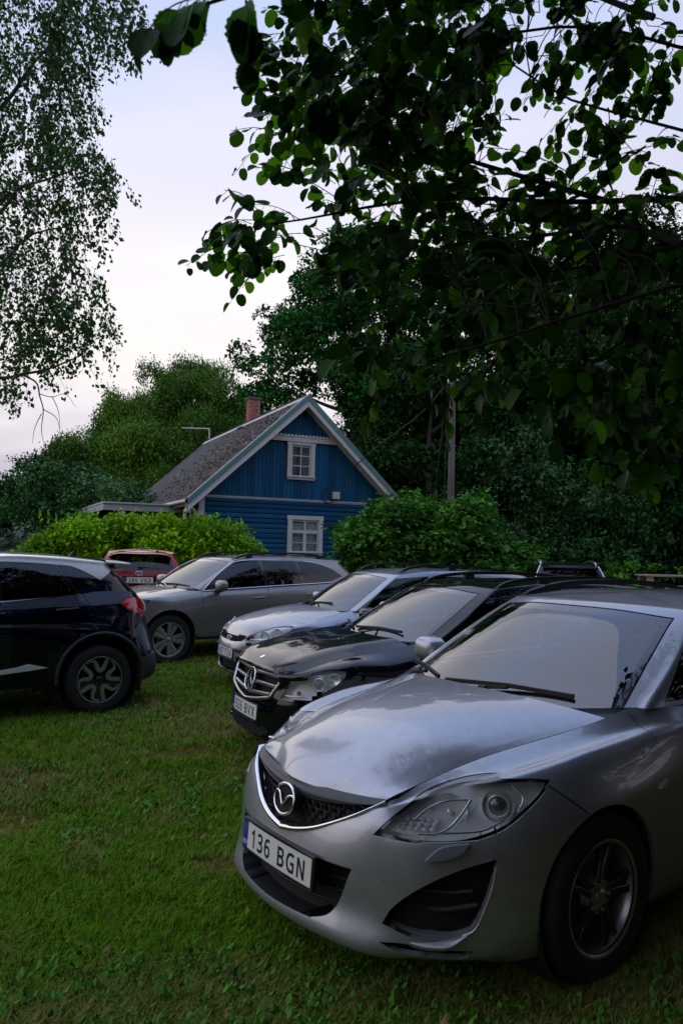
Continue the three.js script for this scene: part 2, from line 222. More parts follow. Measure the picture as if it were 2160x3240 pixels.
function doorMirror(car, x, y, z, s, paintM, w = 0.2, h = 0.15) { // z: body side, s: +1 left
  const g = new THREE.SphereGeometry(1, 24, 16); const p = g.attributes.position; for (let i = 0; i < p.count; i++) { let [a, b, c] = [p.getX(i), p.getY(i), p.getZ(i)]; const e = (v) => Math.sign(v) * Math.abs(v) ** 0.72; a = a < 0 ? Math.max(e(a), -0.35) : e(a); p.setXYZ(i, a * 0.1, e(b) * h / 2 * (1 - 0.12 * e(c)), e(c) * w / 2); } g.computeVertexNormals(); g.translate(x, y, s * (z + w / 2 + 0.05));
  const o = part('door_mirror', g, paintM, car); const f = box(0.09, 0.06, 0.12, x - 0.01, y - h / 2 + 0.01, s * (z + 0.05), 0.02); part('mirror_foot', f, M.black, o);
  const mg = new THREE.CircleGeometry(0.5, 24); mg.scale(w * 0.86, h * 0.84, 1); mg.rotateY(-Math.PI / 2); mg.translate(x - 0.037, y, s * (z + w / 2 + 0.05)); part('mirror_glass', mg, M.chrome, o);
}
function wiper(car, a, knuckle, tip, tip2) { // arm from a to knuckle; blade from tip to tip2
  const o = part('wiper', [bar(a, knuckle, 0.022, 0.014), box(0.04, 0.022, 0.05, ...a, 0.008)], M.black, car);
  const mid = tip.map((v, k) => (v + tip2[k]) / 2); part('wiper_blade', [bar(tip, mid.map((v, k) => v + (k === 1 ? 0.012 : 0)), 0.016, 0.02), bar(mid.map((v, k) => v + (k === 1 ? 0.012 : 0)), tip2, 0.016, 0.02), bar(knuckle, mid, 0.014, 0.012)], M.black, o);
}
// shared cabin: base, header/cant, shoulder and crown points from the windscreen round to the tail
function cabinNet(base, cant, shoulder, crown, bulge = 0.02) {
  return base.map((b, i) => { const c = cant[i], len = Math.hypot(b[0] + 1.8, b[2]) || 1; const m = b.map((v, k) => (v + c[k]) / 2); const side = Math.abs(b[2]) > 0.5 ? 1 : 0.6; m[2] += Math.sign(m[2]) * bulge * (side === 1 ? 1 : 0); if (side !== 1) { m[0] += Math.sign(b[0] + 1.8) * bulge * 0.8; m[1] += bulge * 0.5; } return [b, m, c, shoulder[i], crown[i]]; });
}
const sl = (deg, pts) => { const s = Math.sin(deg * Math.PI / 180), c = Math.cos(deg * Math.PI / 180); return pts.map(([x, y, z, k]) => [-x * s + z * c, y, k]); };
function cutBoth(shell, pr) { return outside(outside(shell, pr), mirrored(pr)); }
// panel with a gap all round: [panel, rest]
function panel(shell, poly, map, c0, c1, gap = 0.005) { return [inside(shell, prism(inset(poly, gap / 2), map, c0, c1)), outside(shell, prism(inset(poly, -gap / 2), map, c0, c1))]; }
const withRim = (g, d = 0.02) => merge([g, rims(g, turnIn(d))]);
function hexMesh(poly, xOf, s = 0.026, d = 0.02) { // honeycomb of rings over an opening in (z,y)
  const V2 = poly, inP = (a, b) => { let c = false; for (let i = 0, j = V2.length - 1; i < V2.length; j = i++) if ((V2[i][1] > b) !== (V2[j][1] > b) && a < (V2[j][0] - V2[i][0]) * (b - V2[i][1]) / (V2[j][1] - V2[i][1]) + V2[i][0]) c = !c; return c; };
  const l = []; let k = 0; for (let y = -0.1; y < 1.2; y += s * 0.87, k++) for (let z = -0.8; z < 0.8; z += s * 1.5) { const zz = z + (k % 2) * s * 0.75; if (!inP(zz, y)) continue; const t = new THREE.TorusGeometry(s * 0.5, 0.0035, 4, 6); t.scale(1.5, 1, 2.2); t.rotateY(Math.PI / 2); t.translate(xOf(zz) , y, zz); l.push(t); } return l.length ? merge(l) : null;
}
const sym = (pts) => [...pts, ...pts.slice().reverse().filter((p) => Math.abs(p[0]) > 1e-6).map(([a, b, k]) => [-a, b, k])];
// ---------------------------------------------------------------- silver estate car in front
{
  const car = thing('estate_car', 'silver estate car nearest the camera, plate 136 BGN, chrome-edged dark grille', 'car', [0.545, 0, -3.729], 36.58 * Math.PI / 180);
  const silver = paint(0.43, 0.45, 0.51, 0.7, 0.37);
  const L = [
    [[0.86, 0.165, 0], [0.945, 0.225, 0], [0.965, 0.33, 0], [0.96, 0.43, 0], [0.945, 0.51, 0], [0.925, 0.60, 0], [0.90, 0.665, 0], [0.875, 0.71, 0]],
    [[0.84, 0.165, 0.25], [0.92, 0.225, 0.25], [0.942, 0.33, 0.25], [0.937, 0.43, 0.25], [0.92, 0.53, 0.25], [0.89, 0.62, 0.25], [0.852, 0.67, 0.255], [0.81, 0.703, 0.26]],
    [[0.78, 0.165, 0.44], [0.845, 0.22, 0.45], [0.872, 0.33, 0.45], [0.868, 0.43, 0.45], [0.86, 0.53, 0.45], [0.84, 0.62, 0.45], [0.805, 0.685, 0.45], [0.765, 0.723, 0.45]],
    [[0.66, 0.165, 0.56], [0.735, 0.215, 0.60], [0.768, 0.31, 0.63], [0.762, 0.42, 0.625], [0.757, 0.53, 0.61], [0.745, 0.625, 0.585], [0.69, 0.715, 0.535], [0.64, 0.758, 0.473]],
    [[0.53, 0.172, 0.69], [0.59, 0.22, 0.725], [0.605, 0.31, 0.745], [0.60, 0.42, 0.745], [0.595, 0.53, 0.735], [0.585, 0.64, 0.71], [0.53, 0.757, 0.635], [0.47, 0.803, 0.503]],
    [[0.40, 0.172, 0.79], [0.43, 0.22, 0.81], [0.435, 0.31, 0.828], [0.43, 0.42, 0.83], [0.42, 0.54, 0.827], [0.41, 0.67, 0.81], [0.37, 0.793, 0.735], [0.31, 0.842, 0.54]],
    [[0.2, 0.172, 0.82], [0.2, 0.22, 0.846], [0.2, 0.31, 0.862], [0.2, 0.42, 0.868], [0.2, 0.55, 0.874], [0.2, 0.69, 0.865], [0.172, 0.825, 0.785], [0.12, 0.874, 0.58]],
    [[0, 0.172, 0.83], [0, 0.22, 0.86], [0, 0.31, 0.875], [0, 0.42, 0.882], [0, 0.56, 0.888], [0, 0.71, 0.88], [0, 0.85, 0.80], [-0.1, 0.908, 0.625]],
    [[-0.25, 0.172, 0.82], [-0.25, 0.22, 0.85], [-0.25, 0.31, 0.868], [-0.25, 0.42, 0.876], [-0.25, 0.56, 0.882], [-0.25, 0.72, 0.877], [-0.25, 0.868, 0.81], [-0.3, 0.95, 0.668]],
    [[-0.5, 0.172, 0.80], [-0.5, 0.24, 0.845], [-0.5, 0.31, 0.858], [-0.5, 0.42, 0.866], [-0.5, 0.56, 0.873], [-0.5, 0.73, 0.873], [-0.5, 0.885, 0.832], [-0.46, 0.985, 0.705]],
    [[-0.8, 0.172, 0.79], [-0.8, 0.24, 0.84], [-0.8, 0.31, 0.852], [-0.8, 0.42, 0.86], [-0.8, 0.56, 0.868], [-0.8, 0.74, 0.876], [-0.8, 0.89, 0.862], [-0.8, 0.982, 0.80]],
    [[-1.6, 0.172, 0.79], [-1.6, 0.24, 0.84], [-1.6, 0.31, 0.852], [-1.6, 0.42, 0.86], [-1.6, 0.56, 0.868], [-1.6, 0.74, 0.876], [-1.6, 0.9, 0.865], [-1.6, 0.992, 0.80]],
    [[-2.7, 0.172, 0.82], [-2.7, 0.24, 0.86], [-2.7, 0.31, 0.872], [-2.7, 0.42, 0.88], [-2.7, 0.56, 0.886], [-2.7, 0.74, 0.886], [-2.7, 0.9, 0.865], [-2.7, 1.0, 0.80]],
    [[-3.3, 0.22, 0.78], [-3.3, 0.26, 0.82], [-3.3, 0.33, 0.835], [-3.3, 0.43, 0.84], [-3.3, 0.57, 0.845], [-3.3, 0.75, 0.845], [-3.3, 0.92, 0.82], [-3.3, 1.01, 0.765]],
    [[-3.62, 0.25, 0.66], [-3.64, 0.29, 0.69], [-3.65, 0.35, 0.7], [-3.65, 0.45, 0.7], [-3.64, 0.58, 0.7], [-3.62, 0.76, 0.69], [-3.6, 0.92, 0.66], [-3.6, 1.02, 0.63]],
    [[-3.76, 0.25, 0.36], [-3.79, 0.29, 0.37], [-3.8, 0.35, 0.37], [-3.8, 0.45, 0.37], [-3.78, 0.58, 0.37], [-3.76, 0.76, 0.36], [-3.72, 0.92, 0.34], [-3.71, 1.02, 0.31]],
    [[-3.79, 0.25, 0], [-3.82, 0.29, 0], [-3.83, 0.35, 0], [-3.83, 0.45, 0], [-3.81, 0.58, 0], [-3.79, 0.76, 0], [-3.75, 0.92, 0], [-3.74, 1.02, 0]],
  ];
  // chin lip standing out below the openings
  [[0.045, 0.05], [0.045, 0.05], [0.042, 0.05], [0.03, 0.035], [0.02, 0.025]].forEach(([a, b], i) => { const k = i < 3 ? 1 : 0.7; L[i][0][0] += a * k; L[i][1][0] += b * k; if (i > 1) { L[i][0][2] += a * 0.5; L[i][1][2] += b * 0.5; } });
  // a hollow between the bonnet line and the crest of the wing
  const dip = [0, 0, 0, 0.006, 0.012, 0.016, 0.02, 0.022, 0.016, 0.006], rise = [0, 0, 0, 0.004, 0.01, 0.014, 0.018, 0.016, 0.008, 0]; L.forEach((c, i) => { c[6][1] += rise[i] ?? 0; const a = c[6], b = c[7]; c.splice(7, 0, a.map((v, k) => (v + b[k]) / 2 - (k === 1 ? dip[i] ?? 0 : 0))); });
  let shell = outward(skin(mirrorNet(L), 6, 5));
  // wheel arches
  const arch = (x, r) => { const c = new THREE.CylinderGeometry(r, r, 0.5, 48); c.rotateX(Math.PI / 2); c.translate(x, 0.325, 0.86); return clean(c); };
  for (const x of [0, -2.725]) shell = cutBoth(shell, arch(x, 0.36));
  // doors on both sides
  const doorPoly = outline([[-0.385, 0.99, 1], [-0.445, 0.82], [-0.485, 0.70], [-0.49, 0.5], [-0.46, 0.28, 1], [-1.56, 0.28, 1], [-1.58, 0.6], [-1.6, 1.05, 1], [-0.9, 1.06, 1]]);
  const rear = outline([[-1.605, 1.05, 1], [-1.585, 0.6], [-1.565, 0.28, 1], [-2.25, 0.28, 1], [-2.36, 0.55], [-2.52, 0.72], [-2.6, 1.06, 1]]);
  const doors = []; for (const poly of [doorPoly, rear]) { const pr = prism(inset(poly, 0.0025), 'z', 0.4, 1.1); doors.push([inside(shell, pr), inside(shell, mirrored(pr))]); shell = cutBoth(shell, prism(inset(poly, -0.0025), 'z', 0.4, 1.1)); }
  // grille
  const gp = outline([[0, 0.518, 1], [0.10, 0.54], [0.2, 0.572], [0.3, 0.62], [0.39, 0.672], [0.475, 0.728, 1], [0.475, 0.78, 1], [-0.475, 0.78, 1], [-0.475, 0.728, 1], [-0.39, 0.672], [-0.3, 0.62], [-0.2, 0.572], [-0.1, 0.54]]);
  const gPr = prism(gp, 'x', 0.6, 1.2), gPiece = inside(shell, gPr); shell = outside(shell, gPr);
  part('grille_back', [moved(gPiece, -0.06, 0, 0), rims(gPiece, push(-0.06, 0, 0))], M.dark, car);
  const gx = (z) => 0.915 - 0.62 * z * z - 0.03;
  part('grille_mesh', hexMesh(outline(sym([[0, 0.53, 1], [0.1, 0.552], [0.2, 0.585], [0.3, 0.633], [0.37, 0.665, 1], [0, 0.665, 1]])), (z) => gx(z) - 0.012, 0.03), M.trim, car);
  const barTop = []; for (let i = 0; i <= 24; i++) { const z = -0.45 + 0.9 * i / 24; barTop.push([[0.855 - 0.42 * z * z, 0.704 + 0.1 * z * z, z], [0.893 - 0.5 * z * z, 0.688 + 0.1 * z * z, z], [0.897 - 0.5 * z * z, 0.655 + 0.27 * z * z, z], [0.87 - 0.5 * z * z, 0.648 + 0.28 * z * z, z]]); }
  part('grille_top_bar', skin(barTop, 1, 4), std(0.03, 0.034, 0.045, 0.35), car);
  const surfX = (z) => 0.945 - 0.08 * Math.abs(z) - 0.56 * z * z;
  for (const s of [-1, 1]) { const pts = [[0, 0.514], [0.1, 0.536], [0.2, 0.568], [0.3, 0.616], [0.39, 0.668], [0.462, 0.72]].map(([z, y]) => [z, y]); const col = pts.map(([z, y], i) => { const X = [0.944, 0.94, 0.918, 0.878, 0.835, 0.775][i], w = 0.019 - 0.0024 * i; return [[X - 0.03, y + w, s * z], [X + 0.004, y + w, s * z], [X + 0.011, y + w * 0.45, s * z], [X + 0.008, y - 0.002, s * z], [X - 0.02, y - 0.004, s * z]]; }); part('chrome_strip', skin(s > 0 ? col : col.reverse(), 6, 2), M.chrome, car); }
  // emblem
  const ring = new THREE.TorusGeometry(0.062, 0.006, 10, 48); ring.scale(1.14, 0.95, 1); const wing = merge([-1, 1].map((s) => tube([[s * 0.069, 0.016, 0], [s * 0.05, 0.022, 0.002], [s * 0.03, 0.014, 0.004], [s * 0.014, -0.006, 0.005], [0, -0.024, 0.005]], 0.0055, 24, 8)));
  const em = merge([ring, wing]); em.rotateY(Math.PI / 2); em.rotateZ(0.24); em.translate(0.933, 0.632, 0); const emo = part('emblem', em, M.chrome, car); const emb = new THREE.CylinderGeometry(0.062, 0.062, 0.03, 32); emb.scale(1, 1, 1); emb.rotateZ(Math.PI / 2); emb.scale(1, 0.95, 1.12); emb.rotateZ(0.24); emb.translate(0.915, 0.628, 0); part('emblem_back', emb, M.dark, emo);
  // lower intake
  const ip = outline([[-0.40, 0.475, 1], [-0.33, 0.30], [-0.25, 0.262, 1], [0, 0.255], [0.25, 0.262, 1], [0.33, 0.30], [0.40, 0.475, 1]]);
  const iPr = prism(ip, 'x', 0.7, 1.2), iPiece = inside(shell, iPr); shell = outside(shell, iPr);
  part('intake_back', [moved(iPiece, -0.09, 0, 0)], M.dark, car); part('intake_rim', rims(iPiece, push(-0.09, 0, 0)), M.black, car);
  const sl1 = []; for (const y of [0.30, 0.345, 0.39, 0.435]) sl1.push(tube([[0.80, y, -0.36], [0.88, y, -0.2], [0.905, y, 0], [0.88, y, 0.2], [0.80, y, 0.36]], 0.006, 24, 6)); part('intake_slats', sl1, M.trim, car);
  plate(car, '136 BGN', 0.983, 0.428, 1, 0.06, 0.012);
  // headlights, drawn as seen from 44 degrees round the nose
  const D = 44, SL = slant(D), hl = outline(sl(D, [[0.862, 0.612, 0.492, 1], [0.822, 0.663, 0.526], [0.757, 0.714, 0.562], [0.70, 0.747, 0.592], [0.604, 0.777, 0.644], [0.478, 0.799, 0.712], [0.35, 0.806, 0.782], [0.268, 0.80, 0.81, 1], [0.306, 0.76, 0.806], [0.37, 0.705, 0.77], [0.433, 0.66, 0.737], [0.497, 0.632, 0.702], [0.581, 0.61, 0.657], [0.686, 0.604, 0.6], [0.81, 0.609, 0.533]]));
  const hPr = prism(inset(hl, -0.004), SL, 0.3, 1.4), lens = inside(shell, prism(inset(hl, 0.001), SL, 0.3, 1.4)), hole = inside(shell, hPr); shell = cutBoth(shell, hPr);
  const dv = V(-Math.cos(D * Math.PI / 180), 0, -Math.sin(D * Math.PI / 180)), deep = (g, d) => moved(g, dv.x * d, 0, dv.z * d);
  const onLamp = (a, y, d) => SL(a, y, d); // place inside the lamp
  // depth of the lens surface along the slant at (a, y)
  const lp = lens.attributes.position.array, sD = Math.sin(D * Math.PI / 180), cD = Math.cos(D * Math.PI / 180);
  const depthAt = (a, y) => { let w = 0, s = 0; for (let i = 0; i < lp.length; i += 3) { const q = -lp[i] * sD + lp[i + 2] * cD, dd = lp[i] * cD + lp[i + 2] * sD, k = 1 / ((q - a) ** 2 + (lp[i + 1] - y) ** 2 + 1e-5) ** 2; w += k; s += k * dd; } return s / w; };
  const H = (x, y, z) => { const [[a, b]] = sl(D, [[x, y, z]]); return [a, b]; };
  for (const s of [1, -1]) {
    const o = new THREE.Group(); o.name = 'headlight'; car.add(o); const F = (g) => (s > 0 ? g : mirrored(clean(g)));
    part('lamp_housing', F(merge([deep(hole, 0.085), rims(hole, () => dv.clone().multiplyScalar(0.085))])), M.lampBlack, o);
    part('lamp_lens', F(lens), M.lens, o);
    // border of the lens
    part('lamp_edge', F(merge([deep(outside(hole, prism(inset(hl, 0.008), SL, 0.3, 1.4)), 0.006)])), M.gloss, o);
    const at = (x, y, z, d) => { const [a, b] = H(x, y, z); return SL(a, b, depthAt(a, b) - d); };
    const line = (pts, d, r) => tube(pts.map((p) => at(...p, d)), r, 30, 6);
    // projector, its ring and bright reflectors
    const pc = at(0.43, 0.715, 0.70, 0.05), sph = new THREE.SphereGeometry(0.036, 24, 16); sph.scale(0.8, 1, 1); sph.rotateY(-D * Math.PI / 180); sph.translate(...pc);
    const r1 = new THREE.TorusGeometry(0.038, 0.005, 10, 36); r1.rotateY(Math.PI / 2 - D * Math.PI / 180); r1.translate(...pc);
    const r2 = new THREE.CylinderGeometry(0.06, 0.042, 0.05, 36, 1, true); r2.rotateZ(-Math.PI / 2); r2.rotateY(-D * Math.PI / 180); r2.translate(pc[0] + dv.x * 0.015, pc[1], pc[2] + dv.z * 0.015);
    part('projector', F(sph), phys(0.05, 0.06, 0.07, { roughness: 0.04, clearcoat: 1 }), o); part('projector_ring', F(merge([r1, r2])), M.bowl, o);
    const bc = at(0.60, 0.685, 0.615, 0.068), bowl = new THREE.SphereGeometry(0.068, 24, 12, 0, Math.PI * 2, 0, Math.PI * 0.5); bowl.scale(1, 0.6, 1); bowl.rotateZ(Math.PI / 2); bowl.rotateY(-D * Math.PI / 180); bowl.translate(...bc); const bulb = new THREE.SphereGeometry(0.012, 12, 8); bulb.translate(...bc);
    part('lamp_bulb', F(bulb), M.bowl, o); part('main_beam_bowl', F(bowl), M.bowl, o);
    const fac = []; for (let i = 0; i < 5; i++) for (let j = 0; j < 3; j++) { const q = at(0.775 - 0.026 * i - 0.008 * j, 0.632 + 0.014 * j, 0.543 + 0.014 * i + 0.004 * j, 0.058); fac.push(box(0.02, 0.012, 0.018, q[0], q[1], q[2], 0.004)); } part('indicator_reflector', F(merge(fac)), M.bowl, o);
    const tr = [line([[0.73, 0.668, 0.567], [0.69, 0.70, 0.59], [0.64, 0.722, 0.615], [0.575, 0.732, 0.652], [0.54, 0.735, 0.668]], 0.016, 0.0048), line([[0.54, 0.735, 0.668], [0.575, 0.69, 0.65], [0.615, 0.65, 0.632], [0.66, 0.63, 0.61], [0.72, 0.626, 0.578]], 0.016, 0.0052), line([[0.64, 0.633, 0.622], [0.56, 0.637, 0.665], [0.5, 0.648, 0.7], [0.43, 0.68, 0.735]], 0.016, 0.005), line([[0.755, 0.664, 0.556], [0.70, 0.664, 0.585]], 0.022, 0.0028), line([[0.70, 0.664, 0.585], [0.735, 0.632, 0.57]], 0.022, 0.0025), line([[0.6, 0.644, 0.645], [0.545, 0.70, 0.672], [0.52, 0.73, 0.682]], 0.03, 0.002), line([[0.40, 0.78, 0.745], [0.365, 0.745, 0.765], [0.385, 0.70, 0.758]], 0.03, 0.004)];
    part('lamp_trim', F(merge(tr)), M.chrome, o);
  }
  // washer caps
  const wc = outline(sl(D, [[0.70, 0.549, 0.60, 1], [0.655, 0.592, 0.625], [0.60, 0.607, 0.662], [0.565, 0.609, 0.685, 1], [0.585, 0.582, 0.675], [0.625, 0.561, 0.652]]));
  const wp = inside(shell, prism(wc, SL, 0.3, 1.4)), wq = moved(wp, 0.014, 0.002, 0.012), wcap = merge([wq, rims(wq, push(-0.016, 0, -0.013))]); for (const g of [wcap, mirrored(wcap)]) part('washer_cap', flatUV(g), silver, car);
  // fog lamp recesses and the slots under them
  const fp = outline(sl(D, [[0.562, 0.558, 0.823, 1], [0.637, 0.525, 0.729], [0.70, 0.485, 0.65], [0.758, 0.429, 0.577], [0.80, 0.37, 0.53], [0.82, 0.315, 0.505, 1], [0.743, 0.287, 0.597], [0.661, 0.292, 0.699], [0.621, 0.316, 0.748], [0.60, 0.37, 0.776], [0.578, 0.456, 0.803]]));
  const fPr = prism(fp, SL, 0.3, 1.4), fPiece = inside(shell, fPr); shell = cutBoth(shell, fPr);
  const sp = outline(sl(D, [[0.823, 0.256, 0.497, 1], [0.77, 0.226, 0.565], [0.714, 0.216, 0.632], [0.633, 0.214, 0.733], [0.61, 0.245, 0.762, 1], [0.65, 0.247, 0.71], [0.76, 0.262, 0.575]]));
  const sPr = prism(sp, SL, 0.3, 1.4), sPiece = inside(shell, sPr); shell = cutBoth(shell, sPr);
  for (const s of [1, -1]) { const F = (g) => (s > 0 ? g : mirrored(clean(g))); const o = part('fog_recess', F(merge([deep(fPiece, 0.06)])), M.dark, car); part('recess_wall', F(rims(fPiece, () => dv.clone().multiplyScalar(0.06))), M.trim, o);
    part('recess_lip', F(tube([[0.64, 0.3, 0.732], [0.612, 0.33, 0.766], [0.592, 0.4, 0.79], [0.575, 0.48, 0.81], [0.565, 0.552, 0.818]], 0.0055, 40, 8)), silver, car);
    const led = [[0.822, 0.318, 0.503], [0.785, 0.3, 0.548], [0.743, 0.289, 0.597], [0.70, 0.287, 0.65], [0.661, 0.292, 0.699], [0.622, 0.316, 0.746]], wd = [0.006, 0.022, 0.03, 0.03, 0.024, 0.006]; part('bumper_ledge', F(skin(led.map(([x, y, z], i) => { const w = wd[i]; return [[x - 0.02, y + 0.004, z - 0.02], [x + w * 0.35, y - 0.002, z + w * 0.35], [x + w, y - w * 0.7, z + w], [x + w * 0.8, y - w * 1.3, z + w * 0.8], [x - 0.01, y - w * 1.8 - 0.004, z - 0.01]]; }), 5, 3)), silver, car);
    part('recess_slat', F(tube([[0.70, 0.43, 0.60], [0.645, 0.428, 0.66], [0.59, 0.445, 0.73]], 0.008, 16, 6)), M.trim, o); part('recess_slat', F(tube([[0.73, 0.375, 0.555], [0.665, 0.365, 0.64], [0.58, 0.4, 0.745]], 0.01, 16, 6)), M.trim, o);
    part('bumper_slot', F(merge([deep(sPiece, 0.05), rims(sPiece, () => dv.clone().multiplyScalar(0.05))])), M.dark, car); }
  // bumper line behind the headlight
  const gapPr = prism(outline([[0.278, 0.79, 1], [0.10, 0.655, 1], [0.094, 0.66, 1], [0.274, 0.796, 1]]), 'z', 0.5, 1.1); shell = cutBoth(shell, gapPr);
  part('body', flatUV(withRim(shell)), silver, car);
  for (const [a, b] of doors) for (const g of [a, b]) { const o = part('door', flatUV(withRim(g)), silver, car); const x = a === doors[0][0] ? -1.38 : -2.35; const s = g === a ? 1 : -1; part('door_handle', tube([[x, 0.83, s * 0.878], [x - 0.04, 0.832, s * 0.9], [x - 0.16, 0.835, s * 0.9], [x - 0.2, 0.837, s * 0.878]], 0.012, 16, 8), silver, o); }
  const sm = outline([[-0.375, 0.69], [-0.4, 0.71], [-0.435, 0.712], [-0.41, 0.69]]); const smp = inside(shell, prism(sm, 'z', 0.5, 1.1)); for (const g of [smp, mirrored(smp)]) part('side_marker', merge([moved(g, 0, 0, g === smp ? 0.006 : -0.006), rims(moved(g, 0, 0, g === smp ? 0.006 : -0.006), push(0, 0, g === smp ? -0.008 : 0.008))]), M.bowl, car);
  // bonnet
  const edge = [[0.64, 0.758, 0.473], [0.47, 0.803, 0.503], [0.31, 0.842, 0.54], [0.12, 0.874, 0.58], [-0.1, 0.908, 0.625], [-0.31, 0.945, 0.668]], mid = [[0.785, 0.797], [0.64, 0.872], [0.46, 0.925], [0.25, 0.963], [0.04, 0.987], [-0.15, 0.998]];
  const fr = [0, 0.28, 0.55, 0.78, 0.92, 1], front = [[0.875, 0.71, 0], [0.857, 0.707, 0.126], [0.815, 0.703, 0.2475], [0.786, 0.711, 0.351], [0.772, 0.719, 0.414], [0.765, 0.723, 0.45]];
  const hn = fr.map((f, i) => [front[i].map((v, k) => v - (k === 0 ? 0.012 : k === 1 ? 0.014 : 0)), front[i], ...edge.map((e, j) => [lerp(mid[j][0], e[0], f * f), e[1] + (mid[j][1] - e[1]) * (1 - f ** 2.6), e[2] * f * 0.991])]);
  const hood = outward(skin(mirrorNet(hn), 5, 6)); part('bonnet', flatUV(withRim(hood, 0.015)), silver, car);
  // cabin
  const base = [[-0.2, 0.955, 0], [-0.27, 0.955, 0.42], [-0.455, 0.983, 0.69], [-0.6, 0.983, 0.765], [-1.5, 0.99, 0.80], [-2.5, 1.0, 0.80], [-3.3, 1.01, 0.765], [-3.6, 1.02, 0.63], [-3.71, 1.02, 0.31], [-3.74, 1.02, 0]];
  const cant = [[-0.97, 1.375, 0], [-1.0, 1.371, 0.33], [-1.09, 1.352, 0.575], [-1.2, 1.358, 0.618], [-1.65, 1.395, 0.632], [-2.5, 1.39, 0.63], [-3.2, 1.345, 0.6], [-3.42, 1.33, 0.5], [-3.5, 1.34, 0.25], [-3.52, 1.34, 0]];
  const shl = [[-1.16, 1.41, 0], [-1.18, 1.407, 0.3], [-1.24, 1.396, 0.5], [-1.3, 1.4, 0.53], [-1.7, 1.428, 0.52], [-2.5, 1.423, 0.52], [-3.1, 1.385, 0.48], [-3.25, 1.375, 0.38], [-3.3, 1.385, 0.2], [-3.32, 1.386, 0]];
  const crn = [[-1.5, 1.441, 0], [-1.52, 1.441, 0], [-1.56, 1.442, 0], [-1.6, 1.443, 0], [-1.8, 1.447, 0], [-2.4, 1.443, 0], [-2.75, 1.434, 0], [-2.85, 1.43, 0], [-2.9, 1.428, 0], [-2.92, 1.427, 0]];
  let cab = outward(smooth(skin(mirrorNet(cabinNet(base, cant, shl, crn)), 6, 5)));
  const wsP = outline([[-0.655, 0.9, 1], [-0.66, 0.99, 1], [-0.6, 1.18], [-0.545, 1.343, 1], [-0.3, 1.366], [0, 1.371], [0.3, 1.366], [0.545, 1.343, 1], [0.6, 1.18], [0.66, 0.99, 1], [0.655, 0.9, 1]]);
  const ws = inside(cab, prism(wsP, 'x', -1.5, 0.3)); cab = outside(cab, prism(inset(wsP, -0.006), 'x', -1.5, 0.3));
  const inner = prism(inset(wsP, 0.028), 'x', -1.5, 0.3); part('windscreen', inside(ws, inner), M.glass, car); part('windscreen_border', outside(ws, inner), M.gloss, car);
  for (const [poly, nm] of [[[[-0.62, 1.005, 1], [-0.87, 1.19], [-1.12, 1.328, 1], [-1.62, 1.352, 1], [-1.66, 1.015, 1]], 'side_window'], [[[-1.74, 1.018, 1], [-1.71, 1.352, 1], [-2.5, 1.345, 1], [-2.58, 1.022, 1]], 'side_window'], [[[-2.65, 1.024, 1], [-2.57, 1.342, 1], [-3.1, 1.31], [-3.4, 1.08, 1], [-3.3, 1.03, 1]], 'quarter_window']]) { const q = outline(poly, 6), pr = prism(q, 'z', 0.3, 1.1); const a = inside(cab, pr); cab = cutBoth(cab, prism(inset(q, -0.004), 'z', 0.3, 1.1)); for (const g of [a, mirrored(a)]) part(nm, g, M.tint, car); }
  const rp = outline([[-0.5, 1.06, 1], [-0.44, 1.31, 1], [0.44, 1.31, 1], [0.5, 1.06, 1]]), rw = inside(cab, prism(rp, 'x', -4, -3)); cab = outside(cab, prism(rp, 'x', -4, -3)); part('rear_window', rw, M.tint, car);
  part('roof', flatUV(withRim(cab)), silver, car);
  const cowl = [-0.66, -0.4, 0, 0.4, 0.66].map((z) => { const q = Math.abs(z); return [[-0.16 - 0.36 * q * q - 0.005, 0.972 - 0.09 * q * q, z], [-0.2 - 0.36 * q * q, 0.945, z], [-0.27 - 0.4 * q * q, 0.965, z]]; }); part('cowl', skin(cowl, 6, 3), M.black, car);
  wiper(car, [-0.21, 0.99, 0.03], [-0.235, 1.005, 0.16], [-0.172, 0.995, -0.20], [-0.34, 1.005, 0.47]); wiper(car, [-0.27, 0.985, -0.52], [-0.26, 0.995, -0.44], [-0.33, 1.03, -0.62], [-0.22, 0.992, -0.3]);
  for (const s of [-1, 1]) part('roof_rail', railG([[-1.22, 1.392, s * 0.57], [-1.35, 1.42, s * 0.565], [-1.6, 1.458, s * 0.56], [-2.1, 1.472, s * 0.56], [-2.7, 1.452, s * 0.555], [-3.1, 1.41, s * 0.53]], 0.03, 0.034, [[0.14, 0.06, 0.03, -1.5, 1.428, s * 0.56], [0.14, 0.06, 0.03, -2.75, 1.425, s * 0.55]]), M.black, car);
  doorMirror(car, -0.8, 1.03, 0.82, 1, silver); doorMirror(car, -0.8, 1.03, 0.82, -1, silver);
  pan(car, outline([[0.5, 0.22, 1], [0.5, 0.5, 1], [0.2, 0.52, 1], [0.1, 0.7], [-0.1, 0.86, 1], [-0.25, 0.62, 1], [-3.2, 0.62, 1], [-3.7, 0.5, 1], [-3.65, 0.25, 1]]), 0.6);
  part('wheel_arch_liner', [0, -2.725].flatMap((x) => { const g = archLiner(x, 0.325, 0.362, 0.58, 0.85); return [g, mirrored(clean(g))]; }), M.dark, car);
  { const sp = box(0.006, 0.11, 0.34, 0, 0, 0, 0.002); sp.rotateZ(1.07); sp.translate(-0.9, 1.322, 0); part('sensor_patch', sp, std(0.16, 0.1, 0.1, 0.7), car); }
  fittings(car, { dx: -0.55, dy: 0.95, sx: -1.55, top: [-0.95, 1.29] });
